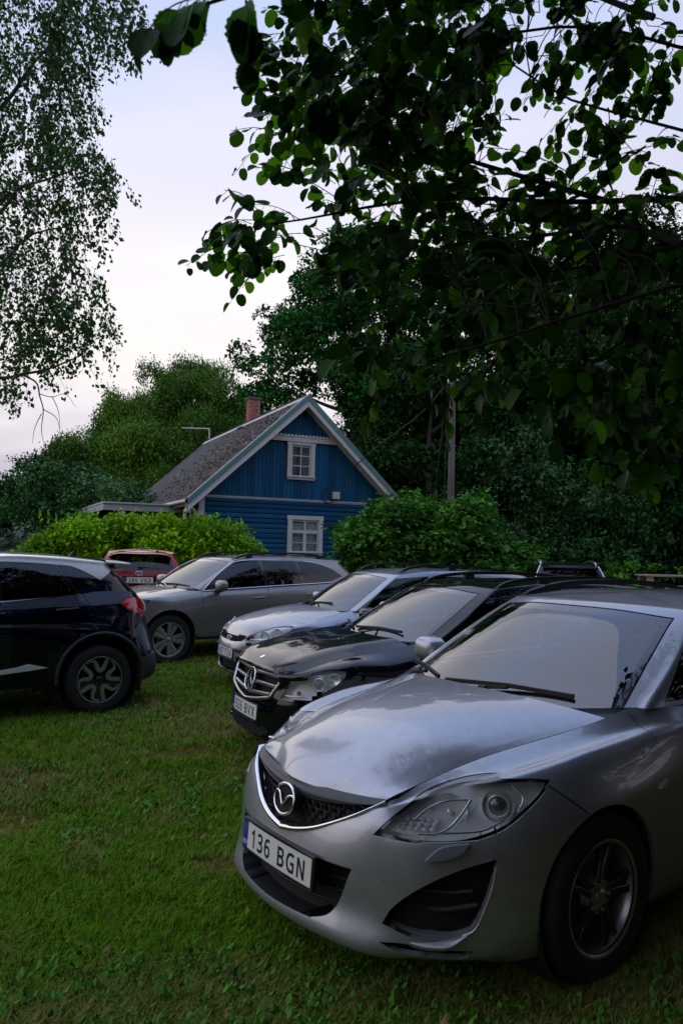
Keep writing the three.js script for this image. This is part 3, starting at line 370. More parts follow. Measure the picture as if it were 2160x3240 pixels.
  const sp5 = extrude([[0.045, -0.022], [0.12, -0.016], [0.2, -0.03], [0.206, -0.008], [0.13, 0.004], [0.05, 0.006]], 0.018, 0.004), s2 = mirrored(clean(sp5.clone().rotateX(Math.PI))); sp5.translate(0, 0, -0.045);
  const spk = around(5, merge([sp5, (() => { const g = extrude([[0.05, 0.03], [0.13, 0.036], [0.2, 0.062], [0.207, 0.04], [0.13, 0.02], [0.05, 0.012]], 0.018, 0.004); g.translate(0, 0, -0.045); return g; })()]));
  const P = wheelParts(0.325, 0.222, 0.215, [['spokes', merge(spk), M.alloyDark], ['hub_cap', merge([...hub(0.03, -0.022)].concat([new THREE.CylinderGeometry(0.07, 0.08, 0.03, 32).rotateX(Math.PI / 2).translate(0, 0, -0.04)])), M.alloy]]);
  for (const x of [0, -2.725]) for (const s of [1, -1]) wheel(car, x, 0.325, 0.872, P, { rim: M.alloy }, s);
}
// ---------------------------------------------------------------- the other parked cars
// nose columns: plan points [x, z, angle], six heights with their setback from the plan line, then the bonnet line
function noseCols(plan, top, yc, ys, offc, offs) {
  const n = plan.length; return plan.map(([x, z, a], i) => { const t = i / (n - 1), c = Math.cos(a * Math.PI / 180), s = Math.sin(a * Math.PI / 180), col = []; for (let r = 0; r < 6; r++) { const o = lerp(offc[r], offs[r], t); col.push([x - c * o, lerp(yc[r], ys[r], t), Math.max(0, z - s * o)]); } const p = col[5], q = top[i], d = Math.hypot(q[0] - p[0], q[1] - p[1], q[2] - p[2]) * 0.2; col.push([(p[0] + q[0]) / 2 + c * d, (p[1] + q[1]) / 2 + d, (p[2] + q[2]) / 2 + s * d], q); if (i === 0) for (const v of col) v[2] = 0; return col; });
}
// side columns at the given x: heights and half widths of eight rows
const sideCols = (list) => list.map(([x, ys, zs]) => ys.map((y, r) => [x, y, zs[r]]));
function buildCar(S) {
  const car = thing('parked_car', S.label, 'car', [S.pos[0], S.g ?? 0, S.pos[1]], S.yaw * Math.PI / 180);
  if (S.name) car.name = numbered(S.name);
  const C = { car, paint: S.paint, shell: outward(skin(mirrorNet(S.L), S.nu ?? 5, S.nv ?? 4)) };
  C.F = (s, g) => (s > 0 ? g : mirrored(clean(g)));
  const axles = S.axles, R = S.R;
  for (const x of axles) { const c = new THREE.CylinderGeometry(S.archR, S.archR, 0.5, 44); c.rotateX(Math.PI / 2); c.translate(x, R + (S.archUp ?? 0.01), S.W - 0.02); C.shell = cutBoth(C.shell, clean(c)); }
  const cabRaw = outward(smooth(skin(mirrorNet(cabinNet(S.base, S.cant, S.shl, S.crn)), 6, 5)));
  C.cab = cabRaw;
  if (S.ws) { const [bw, bh, tw, th, tc] = S.ws, P = outline([[-bw, bh - 0.12, 1], [-bw - 0.005, bh, 1], [-(bw + tw) / 2 - 0.012, (bh + th) / 2], [-tw, th, 1], [-tw * 0.55, lerp(th, tc, 0.75)], [0, tc], [tw * 0.55, lerp(th, tc, 0.75)], [tw, th, 1], [(bw + tw) / 2 + 0.012, (bh + th) / 2], [bw + 0.005, bh, 1], [bw, bh - 0.12, 1]]); const w = inside(C.cab, prism(P, 'x', S.wsx[0], S.wsx[1])); C.cab = outside(C.cab, prism(inset(P, -0.005), 'x', S.wsx[0], S.wsx[1])); const q = prism(inset(P, 0.03), 'x', S.wsx[0], S.wsx[1]); part('windscreen', inside(w, q), M.glass, car); part('windscreen_border', outside(w, q), M.gloss, car); }
  if (S.before) S.before(C);
  if (S.frame) { const pr = prism(outline(S.frame, 6), 'z', 0.3, 1.2); C.frame = inside(C.cab, pr); C.cab = cutBoth(C.cab, pr); }
  const doors = [];
  for (const [poly, hx, hy] of S.doors ?? []) { const P = outline(poly), a = prism(inset(P, 0.003), 'z', 0.35, 1.2); doors.push([inside(C.shell, a), hx, hy]); C.shell = cutBoth(C.shell, prism(inset(P, -0.003), 'z', 0.35, 1.2)); }
  for (const [poly, nm, mat] of S.windows ?? []) { const P = outline(poly, 6), pr = prism(P, 'z', 0.3, 1.2), a = inside(C.frame ?? C.cab, pr), wide = prism(inset(P, -0.004), 'z', 0.3, 1.2); if (C.frame) C.frame = outside(C.frame, wide); else C.cab = cutBoth(C.cab, wide); for (const g of [a, mirrored(a)]) part(nm, g, mat ?? M.tint, car);
    }
  if (C.frame) for (const s of [1, -1]) part('window_frame', C.F(s, C.frame), M.gloss, car);
  if (S.rear) S.rear(C);
  if (S.front) S.front(C);
  part('body', flatUV(withRim(C.shell, 0.018)), S.paint, car);
  for (const [a, hx, hy] of doors) for (const s of [1, -1]) { const o = part('door', flatUV(withRim(C.F(s, a), 0.018)), S.paint, car); if (hx !== undefined) { const z = (S.W - 0.015) * s, e = 0.022 * s; part('door_handle', tube([[hx, hy, z], [hx - 0.03, hy + 0.002, z + e], [hx - 0.17, hy + 0.01, z + e], [hx - 0.2, hy + 0.012, z]], 0.013, 18, 8), S.handleMat ?? S.paint, o); } }
  part('roof', flatUV(withRim(C.cab, 0.015)), S.roofPaint ?? S.paint, car);
  if (S.hood) { const { front, edge, mid } = S.hood, fr = [0, 0.28, 0.55, 0.78, 0.92, 1], hn = fr.map((f, i) => [front[i].map((v, k) => v - (k === 0 ? 0.012 : k === 1 ? 0.014 : 0)), front[i], ...edge.map((e, j) => [lerp(mid[j][0], e[0], f * f), e[1] + (mid[j][1] - e[1]) * (1 - f ** (S.hood.pow ?? 2.6)) + (S.hood.crease ? S.hood.crease * Math.exp(-(((f - 0.78) / 0.1) ** 2)) : 0), e[2] * f * 0.99])]); part('bonnet', flatUV(withRim(outward(skin(mirrorNet(hn), 5, 6)), 0.015)), S.paint, car); }
  if (S.cowl) { const [x0, y0, k] = S.cowl, w = S.ws[0]; part('cowl', skin([-1, -0.6, 0, 0.6, 1].map((f) => { const q = f * f * w * w; return [[x0 - k * q, y0 - 0.03 * q, f * w], [x0 - 0.05 - k * q, y0 - 0.03, f * w], [x0 - 0.12 - k * 1.1 * q, y0 - 0.005, f * w]]; }), 6, 3), M.black, car); }
  if (S.rail) for (const s of [-1, 1]) part('roof_rail', railG(S.rail.map(([x, y, z]) => [x, y, z * s]), 0.03, 0.03, (S.railFeet ?? []).map(([x, y, z]) => [0.11, 0.06, 0.028, x, y, z * s])), S.railMat ?? M.black, car);
  if (S.mirror) for (const s of [1, -1]) doorMirror(car, S.mirror[0], S.mirror[1], S.mirror[2], s, S.mirrorMat ?? S.paint, S.mirror[3], S.mirror[4]);
  const [pf, ph] = S.panHalf ?? [0.6, 0.6]; pan(car, outline(S.pan), ph);
  const out = S.W - 0.03; part('wheel_arch_liner', axles.flatMap((x) => { const g = archLiner(x, R + (S.archUp ?? 0.01), S.archR + 0.003, 0.56, out); return [g, mirrored(clean(g))]; }), M.dark, car);
  if (S.fit) fittings(car, S.fit);
  for (const x of axles) for (const s of [1, -1]) wheel(car, x, R, S.wz, S.wheel, { rim: S.rimMat ?? M.alloy }, s);
  // wipers lie on the glass: points given as [x, z, lift]
  const k0 = S.base[0], h0 = S.cant[0], sl0 = (h0[1] - k0[1]) / (k0[0] - h0[0]), on = ([x, z, up]) => [x, k0[1] + sl0 * (k0[0] - 0.38 * z * z - x) + up, z]; for (const w of S.wipers ?? []) wiper(car, ...w.map(on));
  return C;
}
function lampBoth(C, polyIn, D, c0, c1, depth, fill, lensM = M.lens, edge = 0.01) {
  const SL = slant(D), P = outline(polyIn), hp = prism(inset(P, -0.003), SL, c0, c1), hole = inside(C.shell, hp), lens = inside(C.shell, prism(inset(P, 0.001), SL, c0, c1)); C.shell = cutBoth(C.shell, hp);
  const r = D * Math.PI / 180, dv = V(-Math.cos(r), 0, -Math.sin(r)), lp = lens.attributes.position.array;
  const dep = (a, y) => { let w = 0, s = 0; for (let i = 0; i < lp.length; i += 3) { const q = -lp[i] * Math.sin(r) + lp[i + 2] * Math.cos(r), d = lp[i] * Math.cos(r) + lp[i + 2] * Math.sin(r), k = 1 / ((q - a) ** 2 + (lp[i + 1] - y) ** 2 + 1e-5) ** 2; w += k; s += k * d; } return s / w; };
  for (const s of [1, -1]) { const o = new THREE.Group(); o.name = 'headlight'; C.car.add(o); const mv = (g, d) => moved(g, dv.x * d, 0, dv.z * d);
    part('lamp_housing', C.F(s, merge([mv(hole, depth), rims(hole, () => dv.clone().multiplyScalar(depth))])), M.lampBlack, o); part('lamp_lens', C.F(s, lens), lensM, o);
    if (edge) part('lamp_edge', C.F(s, mv(outside(hole, prism(inset(P, edge), SL, c0, c1)), 0.005)), M.gloss, o);
    fill(o, s, (x, y, z, d) => { const [[a, b]] = sl(D, [[x, y, z]]); return SL(a, b, dep(a, b) - d); }, D); }
}
// opening seen from the front: [recess back, walls]; returns the cut piece
function opening(C, poly, depth, x0, x1, name, back = M.dark, wall = M.black) { const P = outline(poly), pr = prism(P, 'x', x0, x1), g = inside(C.shell, pr); C.shell = outside(C.shell, pr); part(name, moved(g, -depth, 0, 0), back, C.car); part(name + '_wall', rims(g, push(-depth, 0, 0)), wall, C.car); return g; }
function bowlAt(c, D, r, m = 0.55) { const g = new THREE.SphereGeometry(r, 24, 12, 0, Math.PI * 2, 0, Math.PI * 0.5); g.scale(1, m, 1); g.rotateZ(Math.PI / 2); g.rotateY(-D * Math.PI / 180); g.translate(...c); return g; }
function ringAt(c, D, r, t) { const g = new THREE.TorusGeometry(r, t, 10, 36); g.rotateY(Math.PI / 2 - D * Math.PI / 180); g.translate(...c); return g; }
function starSpokes(R, n, w0, w1, twist = 0, inner = 0.05) { const g = extrude([ang(inner, -w0 / inner), ang(R, twist - w1 / R), ang(R, twist + w1 / R), ang(inner, w0 / inner)], 0.02, 0.004); g.translate(0, 0, -0.045); return around(n, g); }

// ------- black estate car with upright grille (plate 926 BVX)
{
  const top = [[0.70, 0.767, 0], [0.70, 0.765, 0.26], [0.685, 0.752, 0.48], [0.60, 0.772, 0.585], [0.49, 0.808, 0.61], [0.36, 0.84, 0.62], [0.2, 0.868, 0.63], [-0.02, 0.9, 0.645], [-0.22, 0.93, 0.655], [-0.47, 0.962, 0.67]];
  const L = [...noseCols([[0.80, 0, 0], [0.79, 0.26, 5], [0.74, 0.47, 20], [0.66, 0.62, 45], [0.53, 0.735, 62], [0.38, 0.80, 74], [0.2, 0.84, 84]], top.slice(0, 7), [0.2, 0.24, 0.34, 0.44, 0.53, 0.63], [0.2, 0.24, 0.34, 0.44, 0.57, 0.7], [0.08, 0.02, 0, 0, 0.02, 0.055], [0.03, 0.01, 0, -0.005, -0.008, 0.0]),
    ...sideCols([[-0.02, [0.2, 0.24, 0.34, 0.44, 0.58, 0.72, 0.835, 0.9], [0.82, 0.84, 0.852, 0.862, 0.867, 0.86, 0.8, 0.645]], [-0.22, [0.2, 0.24, 0.34, 0.44, 0.58, 0.73, 0.85, 0.93], [0.82, 0.838, 0.848, 0.856, 0.864, 0.86, 0.81, 0.655]], [-0.48, [0.2, 0.24, 0.34, 0.44, 0.58, 0.74, 0.87, 0.962], [0.81, 0.83, 0.84, 0.85, 0.86, 0.86, 0.83, 0.68]], [-0.9, [0.2, 0.24, 0.34, 0.44, 0.58, 0.74, 0.87, 0.965], [0.8, 0.825, 0.838, 0.85, 0.86, 0.865, 0.85, 0.79]], [-1.8, [0.2, 0.24, 0.34, 0.44, 0.58, 0.74, 0.88, 0.985], [0.8, 0.825, 0.838, 0.85, 0.86, 0.865, 0.85, 0.79]], [-2.76, [0.22, 0.26, 0.34, 0.44, 0.58, 0.74, 0.89, 1.0], [0.82, 0.84, 0.852, 0.862, 0.868, 0.868, 0.85, 0.79]], [-3.3, [0.24, 0.28, 0.36, 0.46, 0.6, 0.76, 0.9, 1.01], [0.78, 0.8, 0.81, 0.815, 0.82, 0.82, 0.8, 0.75]], [-3.65, [0.25, 0.3, 0.38, 0.48, 0.62, 0.78, 0.92, 1.02], [0.62, 0.64, 0.65, 0.65, 0.65, 0.64, 0.62, 0.6]], [-3.78, [0.25, 0.3, 0.38, 0.48, 0.62, 0.78, 0.92, 1.02], [0.3, 0.3, 0.3, 0.3, 0.3, 0.3, 0.3, 0.3]], [-3.8, [0.25, 0.3, 0.38, 0.48, 0.62, 0.78, 0.92, 1.02], [0, 0, 0, 0, 0, 0, 0, 0]]])];
  const blk = paint(0.004, 0.005, 0.009, 0.2, 0.35);
  const P = wheelParts(0.316, 0.215, 0.215, [['spokes', merge(starSpokes(0.208, 7, 0.014, 0.018)), M.alloy], ['hub_cap', merge(hub(0.03, -0.022)), M.alloy]]);
  buildCar({
    name: 'estate_car', label: 'black estate car with chrome star in its barred grille, plate 926 BVX', pos: [-0.011, -6.386], yaw: 27.29, g: -0.02, paint: blk, L, W: 0.865, R: 0.316, archR: 0.35, axles: [0, -2.76], wz: 0.855, wheel: P,
    base: [[-0.2, 0.95, 0], [-0.28, 0.95, 0.42], [-0.47, 0.962, 0.67], [-0.62, 0.965, 0.74], [-1.5, 0.98, 0.79], [-2.5, 0.995, 0.79], [-3.3, 1.01, 0.75], [-3.65, 1.02, 0.6], [-3.76, 1.02, 0.3], [-3.78, 1.02, 0]],
    cant: [[-0.98, 1.36, 0], [-1.01, 1.357, 0.32], [-1.1, 1.335, 0.56], [-1.22, 1.345, 0.6], [-1.65, 1.385, 0.62], [-2.5, 1.38, 0.62], [-3.2, 1.33, 0.58], [-3.45, 1.31, 0.48], [-3.52, 1.32, 0.25], [-3.54, 1.32, 0]],
    shl: [[-1.16, 1.393, 0], [-1.19, 1.39, 0.3], [-1.25, 1.38, 0.49], [-1.32, 1.386, 0.52], [-1.7, 1.415, 0.51], [-2.5, 1.41, 0.51], [-3.1, 1.37, 0.46], [-3.26, 1.36, 0.36], [-3.32, 1.37, 0.2], [-3.34, 1.37, 0]],
    crn: [[-1.5, 1.425, 0], [-1.52, 1.426, 0], [-1.56, 1.427, 0], [-1.6, 1.428, 0], [-1.8, 1.432, 0], [-2.4, 1.428, 0], [-2.75, 1.42, 0], [-2.85, 1.415, 0], [-2.9, 1.413, 0], [-2.92, 1.412, 0]],
    ws: [0.63, 0.965, 0.53, 1.325, 1.356], wsx: [-1.5, 0.2],
    windows: [[[[-0.63, 0.985, 1], [-0.87, 1.17], [-1.12, 1.318, 1], [-1.6, 1.345, 1], [-1.64, 1.005, 1]], 'side_window'], [[[-1.72, 1.008, 1], [-1.68, 1.345, 1], [-2.5, 1.335, 1], [-2.58, 1.015, 1]], 'side_window'], [[[-2.64, 1.02, 1], [-2.56, 1.33, 1], [-3.1, 1.29], [-3.4, 1.1, 1], [-3.35, 1.04, 1]], 'quarter_window']],
    doors: [[[[-0.46, 0.97, 1], [-0.5, 0.7], [-0.48, 0.27, 1], [-1.6, 0.27, 1], [-1.66, 0.7], [-1.68, 1.05, 1], [-0.7, 1.05, 1]], -1.4, 0.86], [[[-1.69, 1.05, 1], [-1.67, 0.7], [-1.61, 0.27, 1], [-2.26, 0.27, 1], [-2.4, 0.62], [-2.62, 0.8], [-2.66, 1.05, 1]], -2.35, 0.88]],
    hood: { front: [[0.715, 0.758, 0], [0.714, 0.758, 0.135], [0.71, 0.756, 0.265], [0.70, 0.75, 0.375], [0.692, 0.747, 0.445], [0.685, 0.748, 0.485]], edge: [[0.60, 0.772, 0.585], [0.49, 0.808, 0.61], [0.36, 0.84, 0.62], [0.2, 0.868, 0.63], [-0.02, 0.9, 0.645], [-0.3, 0.935, 0.66]], mid: [[0.63, 0.825], [0.51, 0.87], [0.37, 0.905], [0.18, 0.942], [0, 0.968], [-0.16, 0.984]], pow: 4, crease: 0.012 },
    cowl: [-0.17, 0.962, 0.36], rail: [[-1.22, 1.372, 0.545], [-1.36, 1.42, 0.54], [-1.6, 1.452, 0.535], [-2.1, 1.465, 0.535], [-2.8, 1.44, 0.53], [-3.15, 1.385, 0.51]], railFeet: [[-1.75, 1.428, 0.535], [-2.7, 1.41, 0.53]],
    mirror: [-0.84, 1.02, 0.8, 0.19, 0.14], pan: [[0.62, 0.24, 1], [0.6, 0.48, 1], [0.22, 0.5, 1], [0.1, 0.7], [-0.15, 0.84, 1], [-0.3, 0.6, 1], [-3.2, 0.6, 1], [-3.7, 0.5, 1], [-3.6, 0.26, 1]], panHalf: [0.5, 0.56],
    fit: { dx: -0.55, dy: 0.94, sx: -1.5, half: 0.58, top: [-0.96, 1.28] },
    wipers: [[[-0.2, 0.06, 0.03], [-0.24, 0.16, 0.04], [-0.27, -0.16, 0.022], [-0.36, 0.44, 0.022]], [[-0.28, -0.46, 0.03], [-0.3, -0.4, 0.04], [-0.42, -0.6, 0.022], [-0.27, -0.24, 0.022]]],
    front(C) {
      const { car } = C, gp = outline(sym([[0, 0.495, 1], [0.2, 0.52], [0.385, 0.56, 1], [0.43, 0.63], [0.475, 0.715, 1], [0.46, 0.742, 1], [0.24, 0.752]]), 4), pr = prism(gp, 'x', 0.4, 1), pc = inside(C.shell, pr); C.shell = outside(C.shell, pr);
      part('grille_back', [moved(pc, -0.07, 0, 0), rims(pc, push(-0.07, 0, 0))], M.dark, car);
      const X = (y, z) => 0.802 - 0.1 * clamp((y - 0.5) / 0.25, 0, 1) - 0.14 * z * z;
      const ringP = gp.map(([z, y]) => [X(y, z) - 0.008, y, z]); part('grille_frame', tube(ringP.filter((_, i) => i % 2 === 0), 0.015, 120, 8, true), M.satin, car);
      [[0.7, 0.455], [0.628, 0.425], [0.548, 0.37]].forEach(([y, w]) => { const cols = []; for (let i = -6; i <= 6; i++) { const z = w * i / 6, yy = y + (y < 0.6 ? 0.028 : 0.012) * Math.abs(i / 6); const x = X(yy, z); cols.push([[x - 0.03, yy + 0.014, z], [x - 0.008, yy + 0.013, z], [x - 0.004, yy, z], [x - 0.012, yy - 0.013, z], [x - 0.03, yy - 0.014, z]]); } part('grille_bar', skin(cols, 2, 2), M.satin, car); });
      const c = [X(0.64, 0) + 0.012, 0.64, 0], r = new THREE.TorusGeometry(0.087, 0.0075, 10, 48), arm = extrude([[-0.0125, 0], [0, 0.085], [0.0125, 0], [0, -0.012]], 0.006, 0.002); const st = merge([r, ...around(3, arm)]); st.rotateY(Math.PI / 2); st.rotateZ(0.3); st.translate(...c); part('star_emblem', st, M.chrome, car);
      const bk = new THREE.CircleGeometry(0.085, 32); bk.rotateY(Math.PI / 2); bk.rotateZ(0.3); bk.translate(c[0] - 0.012, c[1], c[2]); part('emblem_back', bk, M.gloss, car);
      lampBoth(C, sl(44, [[0.68, 0.572, 0.475, 1], [0.635, 0.7, 0.54, 1], [0.575, 0.724, 0.61], [0.525, 0.765, 0.66], [0.45, 0.797, 0.72], [0.385, 0.8, 0.765], [0.32, 0.785, 0.79, 1], [0.34, 0.745, 0.79], [0.4, 0.69, 0.77], [0.49, 0.62, 0.71], [0.52, 0.585, 0.67], [0.6, 0.57, 0.57]]), 44, 0.2, 1.3, 0.07, (o, s, at, D) => {
        const F = (g) => C.F(s, g), p1 = at(0.48, 0.69, 0.69, 0.035), sp = new THREE.SphereGeometry(0.034, 20, 14); sp.translate(...p1); part('projector', F(sp), M.eyeGlass, o); part('projector_ring', F(merge([ringAt(p1, D, 0.045, 0.008), ringAt(p1, D, 0.062, 0.003)])), M.bowl, o);
        part('side_reflector', F(bowlAt(at(0.4, 0.73, 0.755, 0.03), D, 0.05, 0.6)), M.bowl, o); part('indicator_strip', F(tube([at(0.655, 0.592, 0.5, 0.02), at(0.62, 0.594, 0.55, 0.025), at(0.57, 0.6, 0.61, 0.03)], 0.007, 20, 8)), M.satin, o); const am = new THREE.SphereGeometry(0.016, 12, 8); am.translate(...at(0.6, 0.612, 0.575, 0.03)); part('indicator_bulb', F(moved(am, -0.025, 0, -0.025)), M.amber, o);
        part('upper_reflector', F(tube([at(0.42, 0.76, 0.745, 0.02), at(0.37, 0.765, 0.77, 0.02), at(0.36, 0.74, 0.775, 0.02)], 0.006, 20, 6)), M.chrome, o); }, M.lens, 0);
      opening(C, sym([[0, 0.245, 1], [0.3, 0.25], [0.42, 0.29, 1], [0.38, 0.345, 1], [0, 0.34, 1]]), 0.06, 0.5, 1, 'lower_grille');
      const h2 = hexMesh(outline(sym([[0, 0.25, 1], [0.4, 0.27, 1], [0.37, 0.34, 1], [0, 0.335, 1]])), (z) => 0.785 - 0.24 * z * z, 0.03); if (h2) part('lower_grille_mesh', h2, M.trim, car);
      plate(car, '926 BVX', 0.812, 0.425, 1, 0.06, 0.012);
      const lt = [box(0.004, 0.024, 0.52, 0.815, 0.356, 0)]; part('plate_surround_strip', lt, M.black, car);
      for (const s of [1, -1]) { part('fog_lamp', bowlAt([0.68, 0.33, 0.57 * s], 30 * s, 0.045, 0.5), M.bowl, car); part('bumper_trim', tube([[0.63, 0.3, 0.65 * s], [0.7, 0.285, 0.55 * s], [0.755, 0.28, 0.43 * s]], 0.012, 16, 8), M.chrome, car); }
      const bd = new THREE.CylinderGeometry(0.022, 0.022, 0.004, 24); bd.rotateZ(-0.5); bd.translate(0.66, 0.806, 0); part('bonnet_badge', bd, M.chrome, car);
    },
  });
}
// ------- silver estate car with oval badge (plate 687 TLV)
{
  const top = [[0.775, 0.66, 0], [0.765, 0.664, 0.22], [0.735, 0.675, 0.40], [0.655, 0.72, 0.49], [0.50, 0.788, 0.605], [0.33, 0.815, 0.69], [0.15, 0.842, 0.69], [-0.05, 0.886, 0.675], [-0.22, 0.925, 0.665], [-0.46, 0.962, 0.665]];
  const L = [...noseCols([[0.86, 0, 0], [0.85, 0.24, 6], [0.80, 0.43, 22], [0.71, 0.58, 42], [0.57, 0.70, 60], [0.40, 0.775, 74], [0.2, 0.81, 84]], top.slice(0, 7), [0.2, 0.24, 0.34, 0.45, 0.55, 0.59], [0.2, 0.24, 0.34, 0.46, 0.6, 0.72], [0.08, 0.02, 0.005, 0, 0.02, 0.06], [0.03, 0.01, 0, -0.008, -0.01, 0.0]),
    ...sideCols([[-0.05, [0.2, 0.24, 0.34, 0.46, 0.6, 0.73, 0.82, 0.886], [0.79, 0.81, 0.82, 0.828, 0.832, 0.825, 0.775, 0.675]], [-0.22, [0.2, 0.24, 0.34, 0.46, 0.6, 0.74, 0.85, 0.925], [0.79, 0.81, 0.82, 0.826, 0.83, 0.825, 0.78, 0.665]], [-0.48, [0.2, 0.24, 0.34, 0.46, 0.6, 0.75, 0.87, 0.962], [0.78, 0.8, 0.81, 0.82, 0.828, 0.828, 0.79, 0.675]], [-0.9, [0.2, 0.24, 0.34, 0.46, 0.6, 0.75, 0.87, 0.96], [0.78, 0.8, 0.81, 0.82, 0.828, 0.83, 0.81, 0.76]], [-1.8, [0.2, 0.24, 0.34, 0.46, 0.6, 0.75, 0.88, 0.97], [0.78, 0.8, 0.81, 0.82, 0.828, 0.83, 0.815, 0.765]], [-2.62, [0.22, 0.26, 0.35, 0.46, 0.6, 0.75, 0.89, 0.98], [0.79, 0.81, 0.82, 0.828, 0.832, 0.83, 0.815, 0.765]], [-3.1, [0.24, 0.28, 0.36, 0.47, 0.6, 0.76, 0.9, 0.99], [0.76, 0.78, 0.785, 0.79, 0.79, 0.79, 0.77, 0.73]], [-3.42, [0.25, 0.3, 0.38, 0.48, 0.62, 0.78, 0.91, 1.0], [0.62, 0.64, 0.65, 0.65, 0.65, 0.64, 0.62, 0.6]], [-3.54, [0.25, 0.3, 0.38, 0.48, 0.62, 0.78, 0.91, 1.0], [0.3, 0.3, 0.3, 0.3, 0.3, 0.3, 0.3, 0.3]], [-3.56, [0.25, 0.3, 0.38, 0.48, 0.62, 0.78, 0.91, 1.0], [0, 0, 0, 0, 0, 0, 0, 0]]])];
  const slv = paint(0.35, 0.365, 0.41, 0.7, 0.39);
  const P = wheelParts(0.305, 0.195, 0.2, [['spokes', merge(starSpokes(0.19, 5, 0.02, 0.026)), M.alloy], ['hub_cap', merge(hub(0.03, -0.022)), M.alloy]]);
  buildCar({
    name: 'estate_car', label: 'older silver estate car with oval badge in its narrow dark grille, plate 687 TLV', pos: [-0.563, -9.372], yaw: 27.29, g: -0.04, paint: slv, L, W: 0.83, R: 0.305, archR: 0.345, archUp: 0.06, axles: [0, -2.615], wz: 0.82, wheel: P,
    base: [[-0.24, 0.945, 0], [-0.31, 0.945, 0.4], [-0.46, 0.962, 0.665], [-0.6, 0.96, 0.72], [-1.5, 0.965, 0.765], [-2.4, 0.975, 0.765], [-3.05, 0.985, 0.73], [-3.4, 1.0, 0.6], [-3.5, 1.0, 0.3], [-3.52, 1.0, 0]],
    cant: [[-0.98, 1.372, 0], [-1.0, 1.368, 0.3], [-1.07, 1.352, 0.54], [-1.2, 1.365, 0.58], [-1.6, 1.405, 0.6], [-2.4, 1.405, 0.6], [-3.0, 1.37, 0.57], [-3.3, 1.35, 0.48], [-3.37, 1.36, 0.25], [-3.39, 1.36, 0]],
    shl: [[-1.14, 1.41, 0], [-1.17, 1.407, 0.28], [-1.22, 1.397, 0.46], [-1.3, 1.405, 0.5], [-1.7, 1.437, 0.49], [-2.4, 1.437, 0.49], [-2.95, 1.41, 0.45], [-3.12, 1.4, 0.36], [-3.18, 1.405, 0.2], [-3.2, 1.405, 0]],
    crn: [[-1.5, 1.447, 0], [-1.52, 1.448, 0], [-1.56, 1.449, 0], [-1.6, 1.45, 0], [-1.8, 1.455, 0], [-2.3, 1.453, 0], [-2.65, 1.446, 0], [-2.75, 1.442, 0], [-2.8, 1.44, 0], [-2.82, 1.44, 0]],
    ws: [0.625, 0.965, 0.515, 1.335, 1.366], wsx: [-1.5, 0.2],
    windows: [[[[-0.61, 0.982, 1], [-0.86, 1.19], [-1.1, 1.335, 1], [-1.55, 1.365, 1], [-1.6, 0.99, 1]], 'side_window'], [[[-1.68, 0.992, 1], [-1.64, 1.365, 1], [-2.35, 1.36, 1], [-2.42, 1.0, 1]], 'side_window'], [[[-2.5, 1.0, 1], [-2.42, 1.355, 1], [-3.0, 1.32], [-3.2, 1.06, 1], [-3.1, 1.01, 1]], 'quarter_window']],
    doors: [[[[-0.46, 0.965, 1], [-0.5, 0.7], [-0.48, 0.27, 1], [-1.56, 0.27, 1], [-1.62, 0.7], [-1.64, 1.03, 1], [-0.7, 1.03, 1]], -1.38, 0.86], [[[-1.65, 1.03, 1], [-1.63, 0.7], [-1.57, 0.27, 1], [-2.16, 0.27, 1], [-2.3, 0.62], [-2.46, 0.8], [-2.5, 1.03, 1]], -2.2, 0.87]],
    hood: { front: [[0.782, 0.655, 0], [0.78, 0.655, 0.115], [0.772, 0.657, 0.225], [0.755, 0.663, 0.32], [0.745, 0.668, 0.375], [0.735, 0.674, 0.405]], edge: [[0.655, 0.72, 0.49], [0.50, 0.788, 0.605], [0.32, 0.815, 0.69], [0.12, 0.846, 0.69], [-0.08, 0.892, 0.675], [-0.34, 0.94, 0.665]], mid: [[0.69, 0.768], [0.55, 0.832], [0.38, 0.885], [0.17, 0.934], [-0.04, 0.965], [-0.2, 0.98]], pow: 3 },
    cowl: [-0.21, 0.955, 0.33], rail: [[-1.2, 1.408, 0.51], [-1.34, 1.465, 0.505], [-1.6, 1.5, 0.5], [-2.1, 1.503, 0.5], [-2.6, 1.47, 0.5], [-2.95, 1.415, 0.49]], railFeet: [[-2.0, 1.465, 0.5]],
    mirror: [-0.8, 1.02, 0.78, 0.18, 0.14], pan: [[0.66, 0.24, 1], [0.62, 0.48, 1], [0.22, 0.5, 1], [0.1, 0.68], [-0.15, 0.82, 1], [-0.3, 0.6, 1], [-3.1, 0.6, 1], [-3.45, 0.5, 1], [-3.4, 0.26, 1]], panHalf: [0.5, 0.52],
    fit: { dx: -0.55, dy: 0.94, sx: -1.5, half: 0.56, top: [-0.95, 1.3] },
    wipers: [[[-0.25, -0.02, 0.03], [-0.28, 0.08, 0.04], [-0.3, -0.3, 0.022], [-0.38, 0.3, 0.022]], [[-0.27, -0.3, 0.03], [-0.3, -0.22, 0.04], [-0.46, -0.56, 0.022], [-0.3, -0.06, 0.022]]],
    front(C) {
      const { car } = C, gp = outline(sym([[0, 0.585, 1], [0.2, 0.592], [0.36, 0.612, 1], [0.405, 0.645], [0.42, 0.676, 1], [0.3, 0.668], [0.15, 0.664]]), 4), pr = prism(gp, 'x', 0.4, 1), pc = inside(C.shell, pr); C.shell = outside(C.shell, pr);
      part('grille_back', [moved(pc, -0.05, 0, 0), rims(pc, push(-0.05, 0, 0))], M.dark, car); const h = hexMesh(gp, (z) => 0.795 - 0.33 * z * z, 0.022); if (h) part('grille_mesh', h, M.trim, car);
